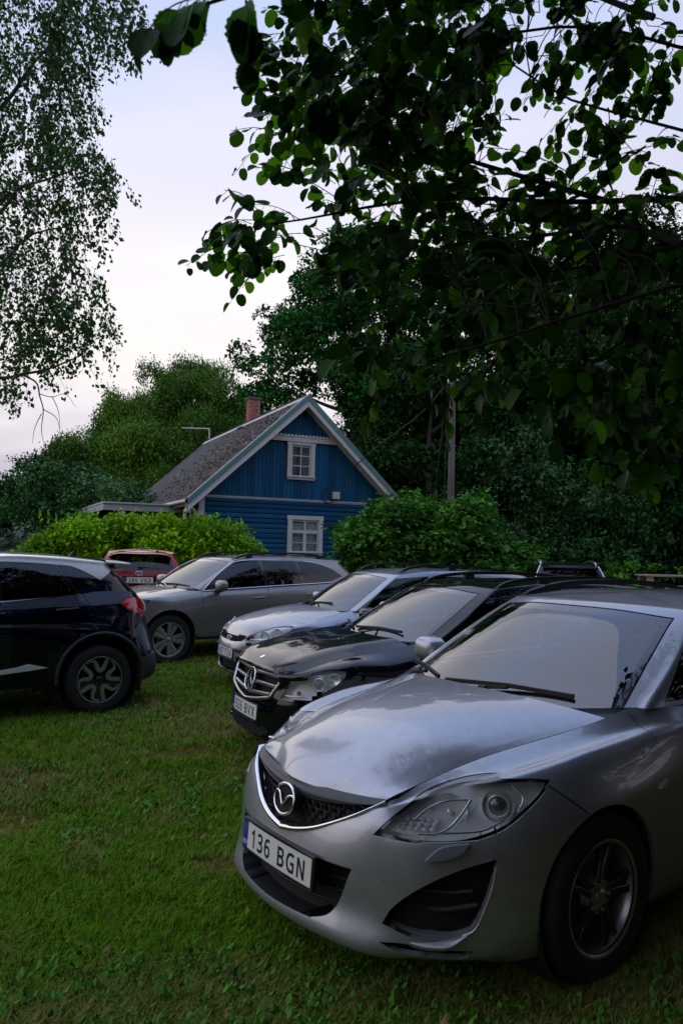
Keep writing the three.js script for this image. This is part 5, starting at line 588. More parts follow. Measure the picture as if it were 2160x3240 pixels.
// ------- red hatchback seen from behind; x = 0 at the rear face
const rearSide = (o) => { // half columns from the tail round to the nose, simple nose
  return [...noseCols(o.plan, o.top, o.yc, o.ys, o.oc, o.os), ...sideCols(o.side)];
};
function rearCar(S) {
  const car = thing(S.name, S.label, 'car', [S.pos[0], S.g ?? 0, S.pos[1]], S.yaw * Math.PI / 180); const W = S.W, H = S.H;
  const plan = [[3.6, 0, 0], [3.57, 0.3, 8], [3.48, 0.52, 25], [3.34, W - 0.2, 45], [3.18, W - 0.1, 62], [3.0, W - 0.04, 78], [2.8, W - 0.01, 86]], b = S.belt;
  const top = [[3.5, b - 0.25, 0], [3.48, b - 0.25, 0.28], [3.42, b - 0.24, 0.48], [3.3, b - 0.19, 0.58], [3.12, b - 0.13, 0.63], [2.92, b - 0.1, 0.66], [2.7, b - 0.08, 0.68]];
  const col = (x, k = 0) => [x, [0.22, 0.27, 0.38, 0.5, 0.65, 0.8, b - 0.08, b + k], [W - 0.06, W - 0.03, W - 0.015, W - 0.005, W, W - 0.005, W - 0.03, W - 0.09]];
  const tail = (x, z) => [x, [0.3, 0.34, 0.44, 0.55, 0.7, 0.84, b - 0.06, b + 0.03], Array(8).fill(0).map((_, r) => Math.max(0, z - (r > 5 ? 0.03 : 0)))];
  const L = [...noseCols(plan, top, [0.25, 0.3, 0.42, 0.52, 0.62, 0.7], [0.25, 0.3, 0.42, 0.54, 0.68, 0.8], [0.08, 0.02, 0, 0, 0.02, 0.05], [0.03, 0.01, 0, -0.005, 0, 0.01]), ...sideCols([[2.45, [0.22, 0.27, 0.38, 0.5, 0.65, 0.78, b - 0.12, b - 0.04], [W - 0.05, W - 0.02, W - 0.01, W, W, W - 0.01, W - 0.06, 0.7]], [2.2, [0.22, 0.27, 0.38, 0.5, 0.65, 0.78, b - 0.1, b], [W - 0.05, W - 0.02, W - 0.01, W, W, W - 0.01, W - 0.05, 0.71]], col(1.8), col(1.2), col(0.6, 0.02), col(0.25, 0.03), tail(0.12, W - 0.06), tail(0.04, W - 0.22), tail(0.0, 0.4), tail(-0.01, 0)])];
  L.slice(-4).forEach((c, i) => c.forEach((p, r) => { if (r < 4) p[0] -= 0.07; if (r > 4) p[0] += 0.03 * (r - 4); }));
  let shell = outward(skin(mirrorNet(L), 5, 4)); const R = S.R; for (const x of [S.ax, S.ax + S.wb]) { const c = new THREE.CylinderGeometry(R + 0.05, R + 0.05, 0.5, 40); c.rotateX(Math.PI / 2); c.translate(x, R + 0.02, W); shell = cutBoth(shell, clean(c)); }
  const base = [[2.25, b, 0], [2.2, b, 0.42], [2.05, b, 0.7], [1.9, b, W - 0.1], [1.3, b, W - 0.09], [0.7, b + 0.02, W - 0.09], [0.3, b + 0.03, W - 0.1], [0.15, b + 0.03, W - 0.2], [0.1, b + 0.03, 0.36], [0.09, b + 0.03, 0]];
  const hc = H - 0.1, cant = [[1.45, hc, 0], [1.42, hc, 0.32], [1.35, hc - 0.02, 0.56], [1.25, hc - 0.01, 0.62], [0.95, hc + 0.02, 0.64], [0.65, hc + 0.01, 0.635], [S.tx + 0.1, hc - 0.02, 0.6], [S.tx + 0.02, hc - 0.02, 0.54], [S.tx - 0.01, hc, 0.27], [S.tx - 0.02, hc, 0]];
  const shl = cant.map(([x, y, z], i) => [x + (i < 4 ? -0.15 : i > 5 ? 0.05 : 0), y + 0.04, z * 0.86]), crn = [1.15, 1.12, 1.1, 1.08, 0.95, 0.8, S.tx + 0.42, S.tx + 0.36, S.tx + 0.32, S.tx + 0.3].map((x, i) => [x, H - (i === 4 || i === 5 ? 0 : 0.012), 0]);
  let cab = outward(smooth(skin(mirrorNet(cabinNet(base, cant, shl, crn)), 5, 5)));
  const rw = outline(S.glass, 5), rp = prism(rw, 'x', -0.3, 0.8), glass = inside(cab, rp); cab = outside(cab, prism(inset(rw, -0.005), 'x', -0.3, 0.8)); part('rear_window', glass, S.glassMat ?? M.tint, car);
  const wp = outline([[-0.64, b - 0.1, 1], [-0.52, hc - 0.03, 1], [0.52, hc - 0.03, 1], [0.64, b - 0.1, 1]]), w = inside(cab, prism(wp, 'x', 1.0, 2.6)); cab = outside(cab, prism(wp, 'x', 1.0, 2.6)); part('windscreen', w, M.glass, car);
  for (const p of [[[1.75, b + 0.04, 1], [1.35, hc - 0.04, 1], [1.15, hc - 0.02, 1], [1.12, b + 0.04, 1]], [[1.05, b + 0.04, 1], [1.08, hc - 0.02, 1], [0.62, hc - 0.03, 1], [0.42, b + 0.07, 1]]]) { const q = outline(p, 4), pr = prism(q, 'z', 0.3, 1.2), a = inside(cab, pr); cab = cutBoth(cab, pr); for (const g of [a, mirrored(a)]) part('side_window', g, M.glass, car); }
  const C = { car, F: (s, g) => (s > 0 ? g : mirrored(clean(g))) };
  part('body', flatUV(withRim(shell)), S.paint, car); part('roof', flatUV(withRim(cab)), S.paint, car);
  const he = [[3.3, b - 0.19, 0.58], [3.12, b - 0.13, 0.63], [2.92, b - 0.1, 0.66], [2.7, b - 0.08, 0.68], [2.3, b - 0.02, 0.7]], hm = [[3.38, b - 0.18], [3.2, b - 0.1], [2.98, b - 0.06], [2.72, b - 0.03], [2.3, b]], fr = [0, 0.3, 0.6, 0.85, 1]; part('bonnet', outward(skin(mirrorNet(fr.map((f) => [[3.49 - 0.08 * f * f, b - 0.25, 0.48 * f], ...he.map((e, j) => [lerp(hm[j][0], e[0], f * f), e[1] + (hm[j][1] - e[1]) * (1 - f ** 3), e[2] * f])])), 4, 4)), S.paint, car);
  const P = wheelParts(R, R * 0.66, 0.2, [['spokes', merge(starSpokes(R * 0.64, 5, 0.02, 0.026)), M.alloy], ['hub_cap', merge(hub(0.03, -0.022)), M.alloy]]); for (const x of [S.ax, S.ax + S.wb]) for (const s of [1, -1]) wheel(car, x, R, W - 0.02, P, { rim: M.alloy }, s);
  part('underbody', prism(outline([[0.1, 0.3, 1], [0.2, 0.6, 1], [2.4, 0.6, 1], [2.6, 0.8, 1], [3.1, 0.65, 1], [3.1, 0.26, 1]]), 'z', -0.56, 0.56), M.dark, car);
  fittings(car, { dx: 2.15, dy: b - 0.12, sx: 1.62, half: 0.58, top: [1.5, hc - 0.06] });
  S.more(C); return car;
}
{
  const red = paint(0.22, 0.006, 0.006, 0.35, 0.36), darkRed = paint(0.1, 0.03, 0.025, 0.35, 0.36);
  rearCar({ name: 'hatchback_car', label: 'red hatchback car seen from behind at the hedge, plate 285 VKD', pos: [-3.714, -14.1], yaw: -78, g: 0.0, W: 0.88, H: 1.545, belt: 1.1, R: 0.33, ax: 0.72, wb: 2.64, tx: 0.36, paint: red, glass: sym([[0, 1.145, 1], [0.4, 1.145], [0.62, 1.165, 1], [0.56, 1.3], [0.47, 1.425, 1], [0, 1.435, 1]]), glassMat: phys(0.5, 0.55, 0.56, { transmission: 1, thickness: 0, roughness: 0.015, ior: 1.52 }),
    more({ car }) {
      const sp = []; for (const z of [-0.56, -0.4, 0, 0.4, 0.56]) { const e = Math.abs(z) > 0.5 ? 0.05 : 0; sp.push([[0.56, 1.49 - e, z], [0.4, 1.478 - e, z], [0.22, 1.455 - e, z], [0.2, 1.435 - e, z], [0.3, 1.415 - e, z], [0.42, 1.42 - e, z]]); } part('spoiler', outward(skin(sp, 5, 3)), red, car);
      part('rear_wiper', [bar([0.1, 1.165, 0.02], [0.16, 1.2, -0.1], 0.02, 0.02), bar([0.14, 1.2, 0.03], [0.145, 1.17, -0.36], 0.018, 0.022)], M.black, car);
      plate(car, '285 VKD', -0.03, 0.965, -1, 0.02); part('plate_light_bar', box(0.03, 0.025, 0.62, -0.01, 1.04, 0, 0.008), red, car);
      const e = new THREE.TorusGeometry(0.05, 0.006, 8, 36); e.scale(1.25, 0.85, 1); const e2 = new THREE.TorusGeometry(0.03, 0.005, 8, 30); e2.scale(0.6, 1.1, 1); const e3 = new THREE.TorusGeometry(0.03, 0.005, 8, 30); e3.scale(1.5, 0.55, 1); e3.translate(0, 0.016, 0); const em = merge([e, e2, e3]); em.rotateY(Math.PI / 2); em.translate(0.035, 1.09, 0); part('emblem', em, M.chrome, car);
      for (const s of [1, -1]) { const g = new RoundedBoxGeometry(0.12, 0.13, 0.3, 3, 0.05); g.rotateY(-0.5 * s); g.translate(0.075, 0.99, 0.66 * s); part('tail_lamp', g, M.red, car); }
      part('tailgate_lettering', [0, 1, 2, 3, 4].map((i) => box(0.006, 0.02, 0.016, 0.015, 1.02, -0.4 - i * 0.026, 0.002)), M.chrome, car);
      const f = new THREE.ConeGeometry(0.03, 0.07, 12); f.scale(2, 1, 0.5); f.translate(0.78, 1.575, 0); part('aerial', f, red, car); const st = box(0.05, 0.03, 0.05, 0.45, 1.5, -0.3, 0.01); part('roof_washer', st, red, car);
    } });
  rearCar({ name: 'estate_car', label: 'black car with silver-ended roof rails seen from behind beyond the other estates', pos: [4.66, -15.2], yaw: -93, g: -0.06, W: 0.87, H: 1.535, belt: 1.02, R: 0.32, ax: 0.8, wb: 2.7, tx: 0.25, paint: paint(0.008, 0.009, 0.013, 0.3, 0.34), glass: sym([[0, 1.06, 1], [0.5, 1.06], [0.63, 1.08, 1], [0.58, 1.25], [0.53, 1.4, 1], [0, 1.415, 1]]), glassMat: M.tint,
    more({ car }) {
      for (const s of [1, -1]) { part('roof_rail', railG([[0.42, 1.47, 0.56 * s], [0.5, 1.525, 0.555 * s], [0.7, 1.55, 0.55 * s], [1.1, 1.545, 0.55 * s], [1.35, 1.49, 0.55 * s]], 0.034, 0.034), M.satin, car); part('tail_lamp', (() => { const g = new RoundedBoxGeometry(0.1, 0.34, 0.14, 3, 0.04); g.translate(0.11, 0.9, 0.72 * s); return g; })(), M.red, car); part('pillar_trim', tube([[0.36, 1.46, 0.585 * s], [0.28, 1.3, 0.66 * s], [0.2, 1.1, 0.72 * s]], 0.014, 20, 8), M.chrome, car); }
      const sp = []; for (const z of [-0.55, -0.3, 0, 0.3, 0.55]) sp.push([[0.45, 1.47, z], [0.3, 1.455, z], [0.16, 1.43, z], [0.15, 1.42, z], [0.3, 1.405, z]]); part('spoiler', outward(skin(sp, 4, 3)), paint(0.012, 0.014, 0.02, 0.3, 0.34), car);
      part('aerial', tube([[0.5, 1.52, 0.02], [0.46, 1.57, 0.02], [0.42, 1.6, 0.02]], 0.008, 10, 6), M.black, car);
    } });
}
// ---------------------------------------------------------------- blue wooden house; x out of the gable, y up, z to the right along the gable
{
  const house = thing('wooden_house', 'blue wooden house with white-framed gable windows, mossy roof and brick chimney', 'house', [-1.289, 0, -23.947], 114.5 * Math.PI / 180);
  const R = rng(5), W = 3.22, BELT = 3.1, EAVE = 2.95, RID = 6.36, OUT = 0.42, BACK = -12.4, HZ = 3.66;
  const slope = (z) => RID - (RID - EAVE) / HZ * Math.abs(z);
  const grainTex = (seed, str) => { const N = 256, d = new Uint8Array(N * N * 4); for (let i = 0; i < N * N; i++) { const x = i % N, y = (i / N) | 0, v = 255 * clamp(1 - str * (0.6 * fbm(x / 5, y / 90, seed, 4) + 0.5 * fbm(x / 30, y / 30, seed + 9, 3)) + str * 0.3, 0, 1); d.set([v, v, v, 255], i * 4); } const t = new THREE.DataTexture(d, N, N); t.colorSpace = THREE.SRGBColorSpace; t.wrapS = t.wrapT = THREE.RepeatWrapping; t.magFilter = THREE.LinearFilter; t.needsUpdate = true; return t; };
  const wood = grainTex(3, 0.35), blues = [0, 1, 2, 3].map((k) => phys(0.004 + 0.002 * k, 0.062 + 0.011 * k, 0.146 + 0.022 * k, { roughness: 0.6, specularIntensity: 0.25, map: wood })), white = std(0.56, 0.57, 0.6, 0.6, 0, { map: wood }), cream = std(0.5, 0.48, 0.42, 0.6), green = std(0.08, 0.17, 0.18, 0.5), dark = std(0.01, 0.012, 0.014, 0.8), pane = phys(0.8, 0.86, 0.86, { transmission: 1, thickness: 0, roughness: 0.02, ior: 1.25 }), cloth = std(0.5, 0.52, 0.48, 0.95), curtain = std(0.2, 0.25, 0.3, 0.95);
  const lw = [-0.43, 0.75, 1.38, 2.62], uw = [-0.5, 0.42, 3.76, 4.98]; // window openings with their frames
  // solid body behind the boards, with rooms left open behind the windows
  const body = part('wall', [prism([[-W + 0.02, 0], [W - 0.02, 0], [W - 0.02, 1.42], [-W + 0.02, 1.42]], 'x', BACK, -0.06), prism([[-W + 0.02, 1.42], [-0.4, 1.42], [-0.4, 2.58], [-W + 0.02, 2.58]], 'x', BACK, -0.06), prism([[0.72, 1.42], [W - 0.02, 1.42], [W - 0.02, 2.58], [0.72, 2.58]], 'x', BACK, -0.06), prism([[-0.4, 1.42], [0.72, 1.42], [0.72, 2.58], [-0.4, 2.58]], 'x', BACK, -0.9), prism([[-W + 0.02, 2.58], [W - 0.02, 2.58], [W - 0.02, 3.3], [2.6, 3.8], [-2.6, 3.8], [-W + 0.02, 3.3]], 'x', BACK, -0.06), prism([[-2.6, 3.8], [-0.47, 3.8], [-0.47, 4.94], [-1.35, 4.94]], 'x', BACK, -0.06), prism([[0.39, 3.8], [2.6, 3.8], [1.35, 4.94], [0.39, 4.94]], 'x', BACK, -0.06), prism([[-0.47, 3.8], [0.39, 3.8], [0.39, 4.94], [-0.47, 4.94]], 'x', BACK, -0.9), prism([[-1.35, 4.94], [1.35, 4.94], [0, 6.2]], 'x', BACK, -0.06)], std(0.02, 0.05, 0.09, 0.8), house);
  part('foundation', box(0.2, 0.35, 2 * W + 0.05, -0.08, 0.17, 0), std(0.25, 0.24, 0.23, 0.9), house);
  // lower storey: rounded horizontal boards, each a piece
  const boardH = 0.152, prof = (z0, z1, y) => { const g = extrude([[0, 0.004], [0.016, 0.012], [0.026, 0.04], [0.026, 0.105], [0.016, 0.138], [0, 0.146]], z1 - z0, 0); g.translate(-0.028, y, z0); return g; };
  for (let y = 0.36, k = 0; y + boardH <= BELT + 0.01; y += boardH, k++) { const cut = y + boardH > lw[2] && y < lw[3]; for (const [a, b] of cut ? [[-W, lw[0] - 0.0], [lw[1], W]] : [[-W, W]]) part('board', prof(a, b, y), blues[(R() * 4) | 0], body); }
  // gable: upright boards with cover strips between
  const pw = 0.118; for (let z = -W + 0.02; z < W - 0.03; z += pw) {
    const a = z + 0.005, b = Math.min(z + pw - 0.005, W - 0.02), top = (q) => Math.max(BELT + 0.05, slope(q) - 0.12), segs = b > uw[0] && a < uw[1] ? [[BELT + 0.03, uw[2]], [uw[3], 9]] : [[BELT + 0.03, 9]];
    for (const [y0, y1] of segs) { const ta = Math.min(y1, top(a)), tb = Math.min(y1, top(b)); if (Math.max(ta, tb) < y0 + 0.03) continue; part('plank', prism([[a, y0], [b, y0], [b, Math.max(tb, y0 + 0.01)], [a, Math.max(ta, y0 + 0.01)]], 'x', -0.05, -0.012 + 0.006 * R()), blues[(R() * 4) | 0], body); }
  }
  part('belt_strip', [box(0.05, 0.045, 2 * W + 0.06, 0.012, BELT + 0.02, 0), box(0.03, 0.03, 2 * W + 0.04, 0.0, BELT - 0.02, 0)], std(0.3, 0.33, 0.38, 0.6), house);
  for (const s of [-1, 1]) { part('corner_board', [box(0.03, 2.7, 0.16, 0.02, 1.72, s * (W - 0.05)), box(0.16, 2.7, 0.03, -0.05, 1.72, s * (W + 0.025))], white, house); }
  // beam across the gable with its scalloped edge
  part('gable_beam', [box(0.1, 0.15, 2.36, 0.05, 5.03, -0.02), box(0.14, 0.03, 2.4, 0.06, 5.12, -0.02)], white, house);
  const sc = []; for (let i = 0; i < 17; i++) { const z = -0.98 + i * 0.12; sc.push(box(0.05, 0.05, 0.06, 0.06, 5.155 + 0.008 * (R() - 0.5), z, 0.008)); } part('scalloped_edge', sc, std(0.6, 0.63, 0.7, 0.6), house);
  // windows
  const win = ([z0, z1, y0, y1], bars, rows, back, f = 0.13) => {
    const w = part('window', [box(0.07, y1 - y0, f, 0.03, (y0 + y1) / 2, z0 + f / 2), box(0.07, y1 - y0, f, 0.03, (y0 + y1) / 2, z1 - f / 2), box(0.075, f, z1 - z0 + 0.04, 0.032, y1 - f / 2 + 0.01, (z0 + z1) / 2), box(0.074, f * 0.7, z1 - z0, 0.033, y0 + f * 0.35, (z0 + z1) / 2), box(0.12, 0.03, z1 - z0 + 0.04, 0.06, y0 + f * 0.7, (z0 + z1) / 2)], white, house);
    const a = z0 + f, b = z1 - f, c = y0 + f * 0.7, d = y1 - f; const fr = 0.045; part('sash', [box(0.04, d - c, fr, -0.005, (c + d) / 2, a + fr / 2), box(0.04, d - c, fr, -0.005, (c + d) / 2, b - fr / 2), box(0.04, fr, b - a, -0.004, d - fr / 2, (a + b) / 2), box(0.04, fr, b - a, -0.004, c + fr / 2, (a + b) / 2), ...bars.map(([zc, w2, ya, yb]) => box(0.036, (yb - ya) * (d - c), w2, -0.003, c + (ya + yb) / 2 * (d - c), a + zc * (b - a))), ...rows.map(([yc, h, za, zb]) => box(0.035, h, (zb - za) * (b - a), -0.002, c + yc * (d - c), a + (za + zb) / 2 * (b - a)))], white, w);
    part('pane', box(0.006, d - c, b - a, -0.02, (c + d) / 2, (a + b) / 2), pane, w); back(w, a, b, c, d);
  };
  const folds = (a, b, c, d, x, n, amp) => { const P = []; for (let i = 0; i <= n * 4; i++) { const z = lerp(a, b, i / (n * 4)), q = amp * Math.sin(i * Math.PI / 2 + 0.4); P.push([[x + q, d, z], [x + q * 1.1, (c + d) / 2, z], [x + q * 1.3, c, z]]); } return skin(P, 2, 2); };
  win(lw, [[0.5, 0.05, 0.66, 1], [0.5, 0.1, 0, 0.62]], [[0.64, 0.1, 0, 1], [0.3, 0.02, 0, 1]], (w, a, b, c, d) => { part('blind', [box(0.02, (d - c) * 0.36, b - a, -0.09, d - (d - c) * 0.18, (a + b) / 2)], cloth, w); part('curtain', folds(a, b, c, c + (d - c) * 0.62, -0.12, 14, 0.012), cloth, w); });
  win(uw, [[0.5, 0.032, 0, 1]], [[0.67, 0.028, 0, 1], [0.35, 0.028, 0, 1]], (w, a, b, c, d) => { part('curtain', folds(a, a + (b - a) * 0.34, c, d, -0.14, 5, 0.025), curtain, w); part('curtain', folds(b - (b - a) * 0.34, b, c, d, -0.14, 5, 0.025), curtain, w); });
  // barge boards, caps, soffits, brackets
  for (const s of [-1, 1]) {
    const P = (x, z, off) => [x, slope(z) + off, s * z], up = [0, 0.73, 0.68 * s];
    const barge = (x, off, w, h) => { const a = P(x, 0, off), b = P(x, HZ, off); return bar(a, b, w, h, [1, 0, 0]); };
    const slab = (x0, x1, o0, o1, z0 = 0, z1 = HZ) => prism([[z0 * s, slope(z0) + o0], [z1 * s, slope(z1) + o0], [z1 * s, slope(z1) + o1], [z0 * s, slope(z0) + o1]], 'x', x0, x1);
    part('barge_cap', [slab(OUT - 0.13, OUT + 0.035, 0.03, 0.065), slab(OUT - 0.0, OUT + 0.035, -0.13, 0.03)], green, house);
    part('barge_edge', slab(OUT - 0.16, OUT - 0.13, 0.02, 0.085), std(0.55, 0.54, 0.5, 0.6), house);
    part('barge_board', [slab(OUT - 0.04, OUT + 0.01, -0.28, -0.13), slab(OUT - 0.06, OUT + 0.025, -0.32, -0.28)], white, house);
    part('soffit', slab(0.0, OUT - 0.04, -0.2, -0.175), cream, house); part('soffit_trim', slab(0, 0.09, -0.3, -0.2), white, house);
    part('eave_bracket', [box(0.36, 0.07, 0.2, 0.2, BELT + 0.14, s * (W - 0.02), 0.01), box(0.32, 0.06, 0.17, 0.18, BELT + 0.075, s * (W - 0.02), 0.01), box(0.28, 0.06, 0.14, 0.16, BELT + 0.015, s * (W - 0.02), 0.01)], white, house);
    part('roof_deck', slab(BACK, OUT - 0.13, -0.1, 0.0), std(0.08, 0.07, 0.065, 0.9), house);
    part('gutter', tube([[OUT, EAVE - 0.05, s * (HZ + 0.06)], [-4, EAVE - 0.07, s * (HZ + 0.06)], [BACK, EAVE - 0.09, s * (HZ + 0.06)]], 0.06, 30, 10), cream, house);
    part('eave_board', box(-BACK + OUT, 0.16, 0.03, (BACK + OUT) / 2, EAVE - 0.09, s * (HZ - 0.02)), cream, house);
  }
  part('ridge_cap', prism([[-0.16, RID - 0.1], [0, RID + 0.075], [0.16, RID - 0.1], [0, RID + 0.0]], 'x', BACK, OUT + 0.03), std(0.46, 0.46, 0.46, 0.7), house);
  // roof slates on both slopes: weathered, mossy, lichen-spotted
  const roofMat = std(1, 1, 1, 0.92), slate = new THREE.BoxGeometry(0.3, 0.012, 0.42); const ang2 = Math.atan2(RID - EAVE, HZ), len = Math.hypot(RID - EAVE, HZ), cols = Math.ceil((OUT - 0.14 - BACK) / 0.305), rows = Math.ceil(len / 0.27), im = new THREE.InstancedMesh(slate, roofMat, cols * rows * 2), D = new THREE.Object3D(), c = new THREE.Color(); let n = 0;
  for (const s of [-1, 1]) for (let r = 0; r < rows; r++) for (let k = 0; k < cols; k++) {
    const d = (r + 0.5) * 0.27, z = d * Math.cos(ang2), y = RID - d * Math.sin(ang2), x = OUT - 0.15 - (k + 0.5 + (r % 2) * 0.5) * 0.305 ; if (x < BACK + 0.1) continue;
    D.position.set(-x, y + 0.028 + 0.006 * R(), s * z); D.rotation.set(s * (ang2 + 0.035 + 0.02 * (R() - 0.5)), 0, 0); D.rotateY(0.03 * (R() - 0.5)); D.updateMatrix(); im.setMatrixAt(n, D.matrix);
    const m = sstep(0.4, 0.65, fbm(x * 0.5, d * 0.9, s + 3, 4)) * sstep(-9, -0.5, x), g = sstep(0.5, 0.7, fbm(x * 0.8 + 20, d * 1.3, 7, 3)), q = 0.75 + 0.35 * R(); c.setRGB(lerp(0.055, 0.058, m) * q, lerp(0.053, 0.03, m) * q * (1 + 0.15 * g), lerp(0.058, 0.024, m) * q); if (R() > 0.985) c.setRGB(0.12, 0.12, 0.115); im.setColorAt(n++, c);
  }
  im.count = n; im.name = 'roof_slates'; im.userData.kind = 'stuff'; shade(im); house.add(im);
  const lump = new THREE.IcosahedronGeometry(0.06, 0), ml = new THREE.InstancedMesh(lump, std(1, 1, 1, 1), 1900); for (let i = 0; i < 1900; i++) { const d = len * (0.05 + 0.93 * R()), x = lerp(-9, 0.2, R() ** 0.6); D.position.set(-x, RID - d * Math.sin(ang2) + 0.04, -d * Math.cos(ang2)); D.rotation.set(R() * 6, R() * 6, 0); const k = 0.25 + 0.7 * R() ** 3; D.scale.set(k * 1.4, k * 0.6, k * 1.2); D.updateMatrix(); ml.setMatrixAt(i, D.matrix); const q = R() * 0.7; c.setRGB(0.035 + 0.04 * q, 0.03 + 0.03 * q * R(), 0.016 + 0.016 * q * R()); ml.setColorAt(i, c); } D.scale.set(1, 1, 1); ml.name = 'roof_moss'; ml.userData.kind = 'stuff'; shade(ml); house.add(ml);
  // chimney of separate bricks on a white flashing
  const ch = part('chimney', [box(0.4, 1.0, 0.42, -6, 6.85, 0.25)], std(0.3, 0.26, 0.24, 0.9), house); const brickG = [0, 1, 2].map((k) => fin(box(0.012, 0.058, 0.205 - 0.004 * k, 0, 0, 0, 0.004))), brickS = fin(box(0.205, 0.058, 0.012, 0, 0, 0, 0.004)), bm = [0, 1, 2, 3].map((k) => std(0.27 + 0.045 * k, 0.085 + 0.012 * k, 0.055 + 0.01 * k, 0.9));
  for (let r = 0; r < 14; r++) for (const s of [1, -1]) for (let k = 0; k < 3; k++) { const y = 6.39 + r * 0.07, off = (r % 2) * 0.11, z = 0.25 - 0.22 + k * 0.22 + off - 0.11; if (z > 0.03 - 0.1 && z < 0.47) { const w = clamp(z, 0.04, 0.46); const b = mesh('brick', brickG[k], bm[(R() * 4) | 0], ch); b.position.set(6 - s * (0.205 + 0.002 * R()), y, w); if (w !== z) b.scale.z = 0.55; } const x = -6 - 0.21 + k * 0.22 + off - 0.11 + 0.1; if (x > -6.2 && x < -5.8) { const b = mesh('brick', brickS, bm[(R() * 4) | 0], ch); b.position.set(-x, y, 0.25 + s * (0.215 + 0.002 * R())); if (Math.abs(x + 6) > 0.1) b.scale.x = 0.6; } }
  part('chimney_cap', [box(0.52, 0.06, 0.54, -6, 7.38, 0.25, 0.01), box(0.46, 0.04, 0.48, -6, 7.335, 0.25)], std(0.12, 0.11, 0.11, 0.9), ch); part('chimney_flashing', [box(0.5, 0.26, 0.52, -6, 6.27, 0.25, 0.02), box(0.7, 0.03, 0.34, -6, 6.22, -0.16)], std(0.6, 0.6, 0.62, 0.6), ch);
  // flat-roofed annexe on the left side
  part('annexe', [box(10.5, 2.45, 2.1, -6.9, 1.22, -4.45), ], blues[1], house); part('annexe_fascia', [prism([[-1.75, 2.83], [-1.75, 2.63], [-12.3, 2.63], [-12.3, 2.83]], 'z', -5.78, -5.74), prism([[-5.78, 2.83], [-5.78, 2.63], [-3.3, 2.63], [-3.3, 2.83]], 'x', -1.75, -1.71)], std(0.3, 0.33, 0.36, 0.6), house); part('annexe_roof', [box(10.7, 0.05, 2.6, -7.0, 2.86, -4.5)], std(0.4, 0.41, 0.42, 0.6), house);
  part('porch_post', [box(0.09, 2.6, 0.09, -0.5, 1.3, -3.55), box(0.09, 2.6, 0.09, -1.6, 1.3, -5.2)], cream, house); part('downpipe', tube([[0.3, 2.87, -3.7], [0.2, 2.7, -3.6], [0.0, 2.55, -3.36], [0.0, 1.2, -3.34], [0, 0.1, -3.34]], 0.045, 30, 10), cream, house);
  const lampG = lathe([[0, 0.0], [0.12, 0.02], [0.1, 0.1], [0.03, 0.2], [0, 0.22]], 20); lampG.translate(0.1, 2.55, -3.62); part('porch_lamp', lampG, cream, house);
  part('meter_box', [box(0.12, 0.24, 0.24, 0.06, 3.32, 1.18, 0.02)], std(0.42, 0.4, 0.34, 0.6), house);
  part('roof_antenna', [box(0.05, 0.75, 0.05, -11.7, 6.6, 0), bar([-11.7, 6.95, 0], [-12.4, 6.98, -1.1], 0.05, 0.05)], std(0.5, 0.5, 0.52, 0.5, 0.3), house);
}
// ---------------------------------------------------------------- pole and wires
{
  const P = thing('utility_pole', 'grey concrete utility pole with wires right of the blue house', 'utility pole', [3.62, 0, -25.2]);
  const g = new THREE.CylinderGeometry(0.095, 0.14, 7.45, 8); g.translate(0, 3.72, 0); const pm = (() => { const N = 128, d = new Uint8Array(N * N * 4); for (let i = 0; i < N * N; i++) { const x = i % N, y = (i / N) | 0, v = 190 + 60 * (fbm(x / 6, y / 20, 4, 4) - 0.5) * 2, r = sstep(0.55, 0.7, fbm(x / 20, y / 40, 9, 3)); d.set([v, v * (1 - 0.12 * r), v * (1 - 0.25 * r), 255], i * 4); } const t = new THREE.DataTexture(d, N, N); t.colorSpace = THREE.SRGBColorSpace; t.magFilter = THREE.LinearFilter; t.needsUpdate = true; return t; })();
  mesh('pole_shaft', g, std(0.24, 0.23, 0.21, 0.9, 0, { map: pm }), P); mesh('pole_head', merge([new THREE.CylinderGeometry(0.11, 0.11, 0.14, 12).translate(0, 7.4, 0), new THREE.CylinderGeometry(0.03, 0.06, 0.16, 10).translate(0, 7.54, 0), box(0.34, 0.05, 0.08, 0, 7.25, 0, 0.01)]), std(0.4, 0.42, 0.45, 0.6), P);
  for (const s of [-0.15, 0.15]) { const k = lathe([[0, 0], [0.035, 0.0], [0.045, 0.04], [0.03, 0.06], [0.04, 0.1], [0, 0.13]], 12); k.translate(s, 7.27, 0); mesh('insulator', k, std(0.6, 0.6, 0.6, 0.3), P); }
  mesh('stay_wire', merge([tube([[-0.16, 7.3, 0], [-0.22, 4, 0.05], [-0.3, 0.3, 0.1]], 0.016, 20, 5), tube([[-0.2, 7.2, 0], [-0.5, 4, 0.1], [-0.9, 0.2, 0.15]], 0.012, 20, 5)]), std(0.02, 0.02, 0.022, 0.7), P);
  const wire = (name, label, pts, r) => { const o = mesh(numbered(name), tube(pts, r, 60, 5), std(0.012, 0.013, 0.016, 0.7), scene); o.userData = { label, category: 'cable' }; };
  const A = [3.47, 7.3, -25.2], N = V(Math.cos(65.5 * Math.PI / 180), 0, Math.sin(65.5 * Math.PI / 180)), G = V(0.91, 0, -0.4147), at = (x, y, z) => { const p = V(-1.289, y, -23.947).addScaledVector(N, x).addScaledVector(G, z); return [p.x, p.y, p.z]; };
  wire('service_cable', 'black cable sagging from the pole to the blue gable wall', [A, [2.5, 6.1, -24.6], at(0.75, 4.78, 2.1), at(0.45, 4.28, 1.65), at(0.1, 3.57, 0.86), at(0.05, 3.36, 0.72), at(0.05, 3.16, 0.74), at(0.06, 3.08, 0.95), at(0.06, 3.2, 1.15)], 0.017);
}
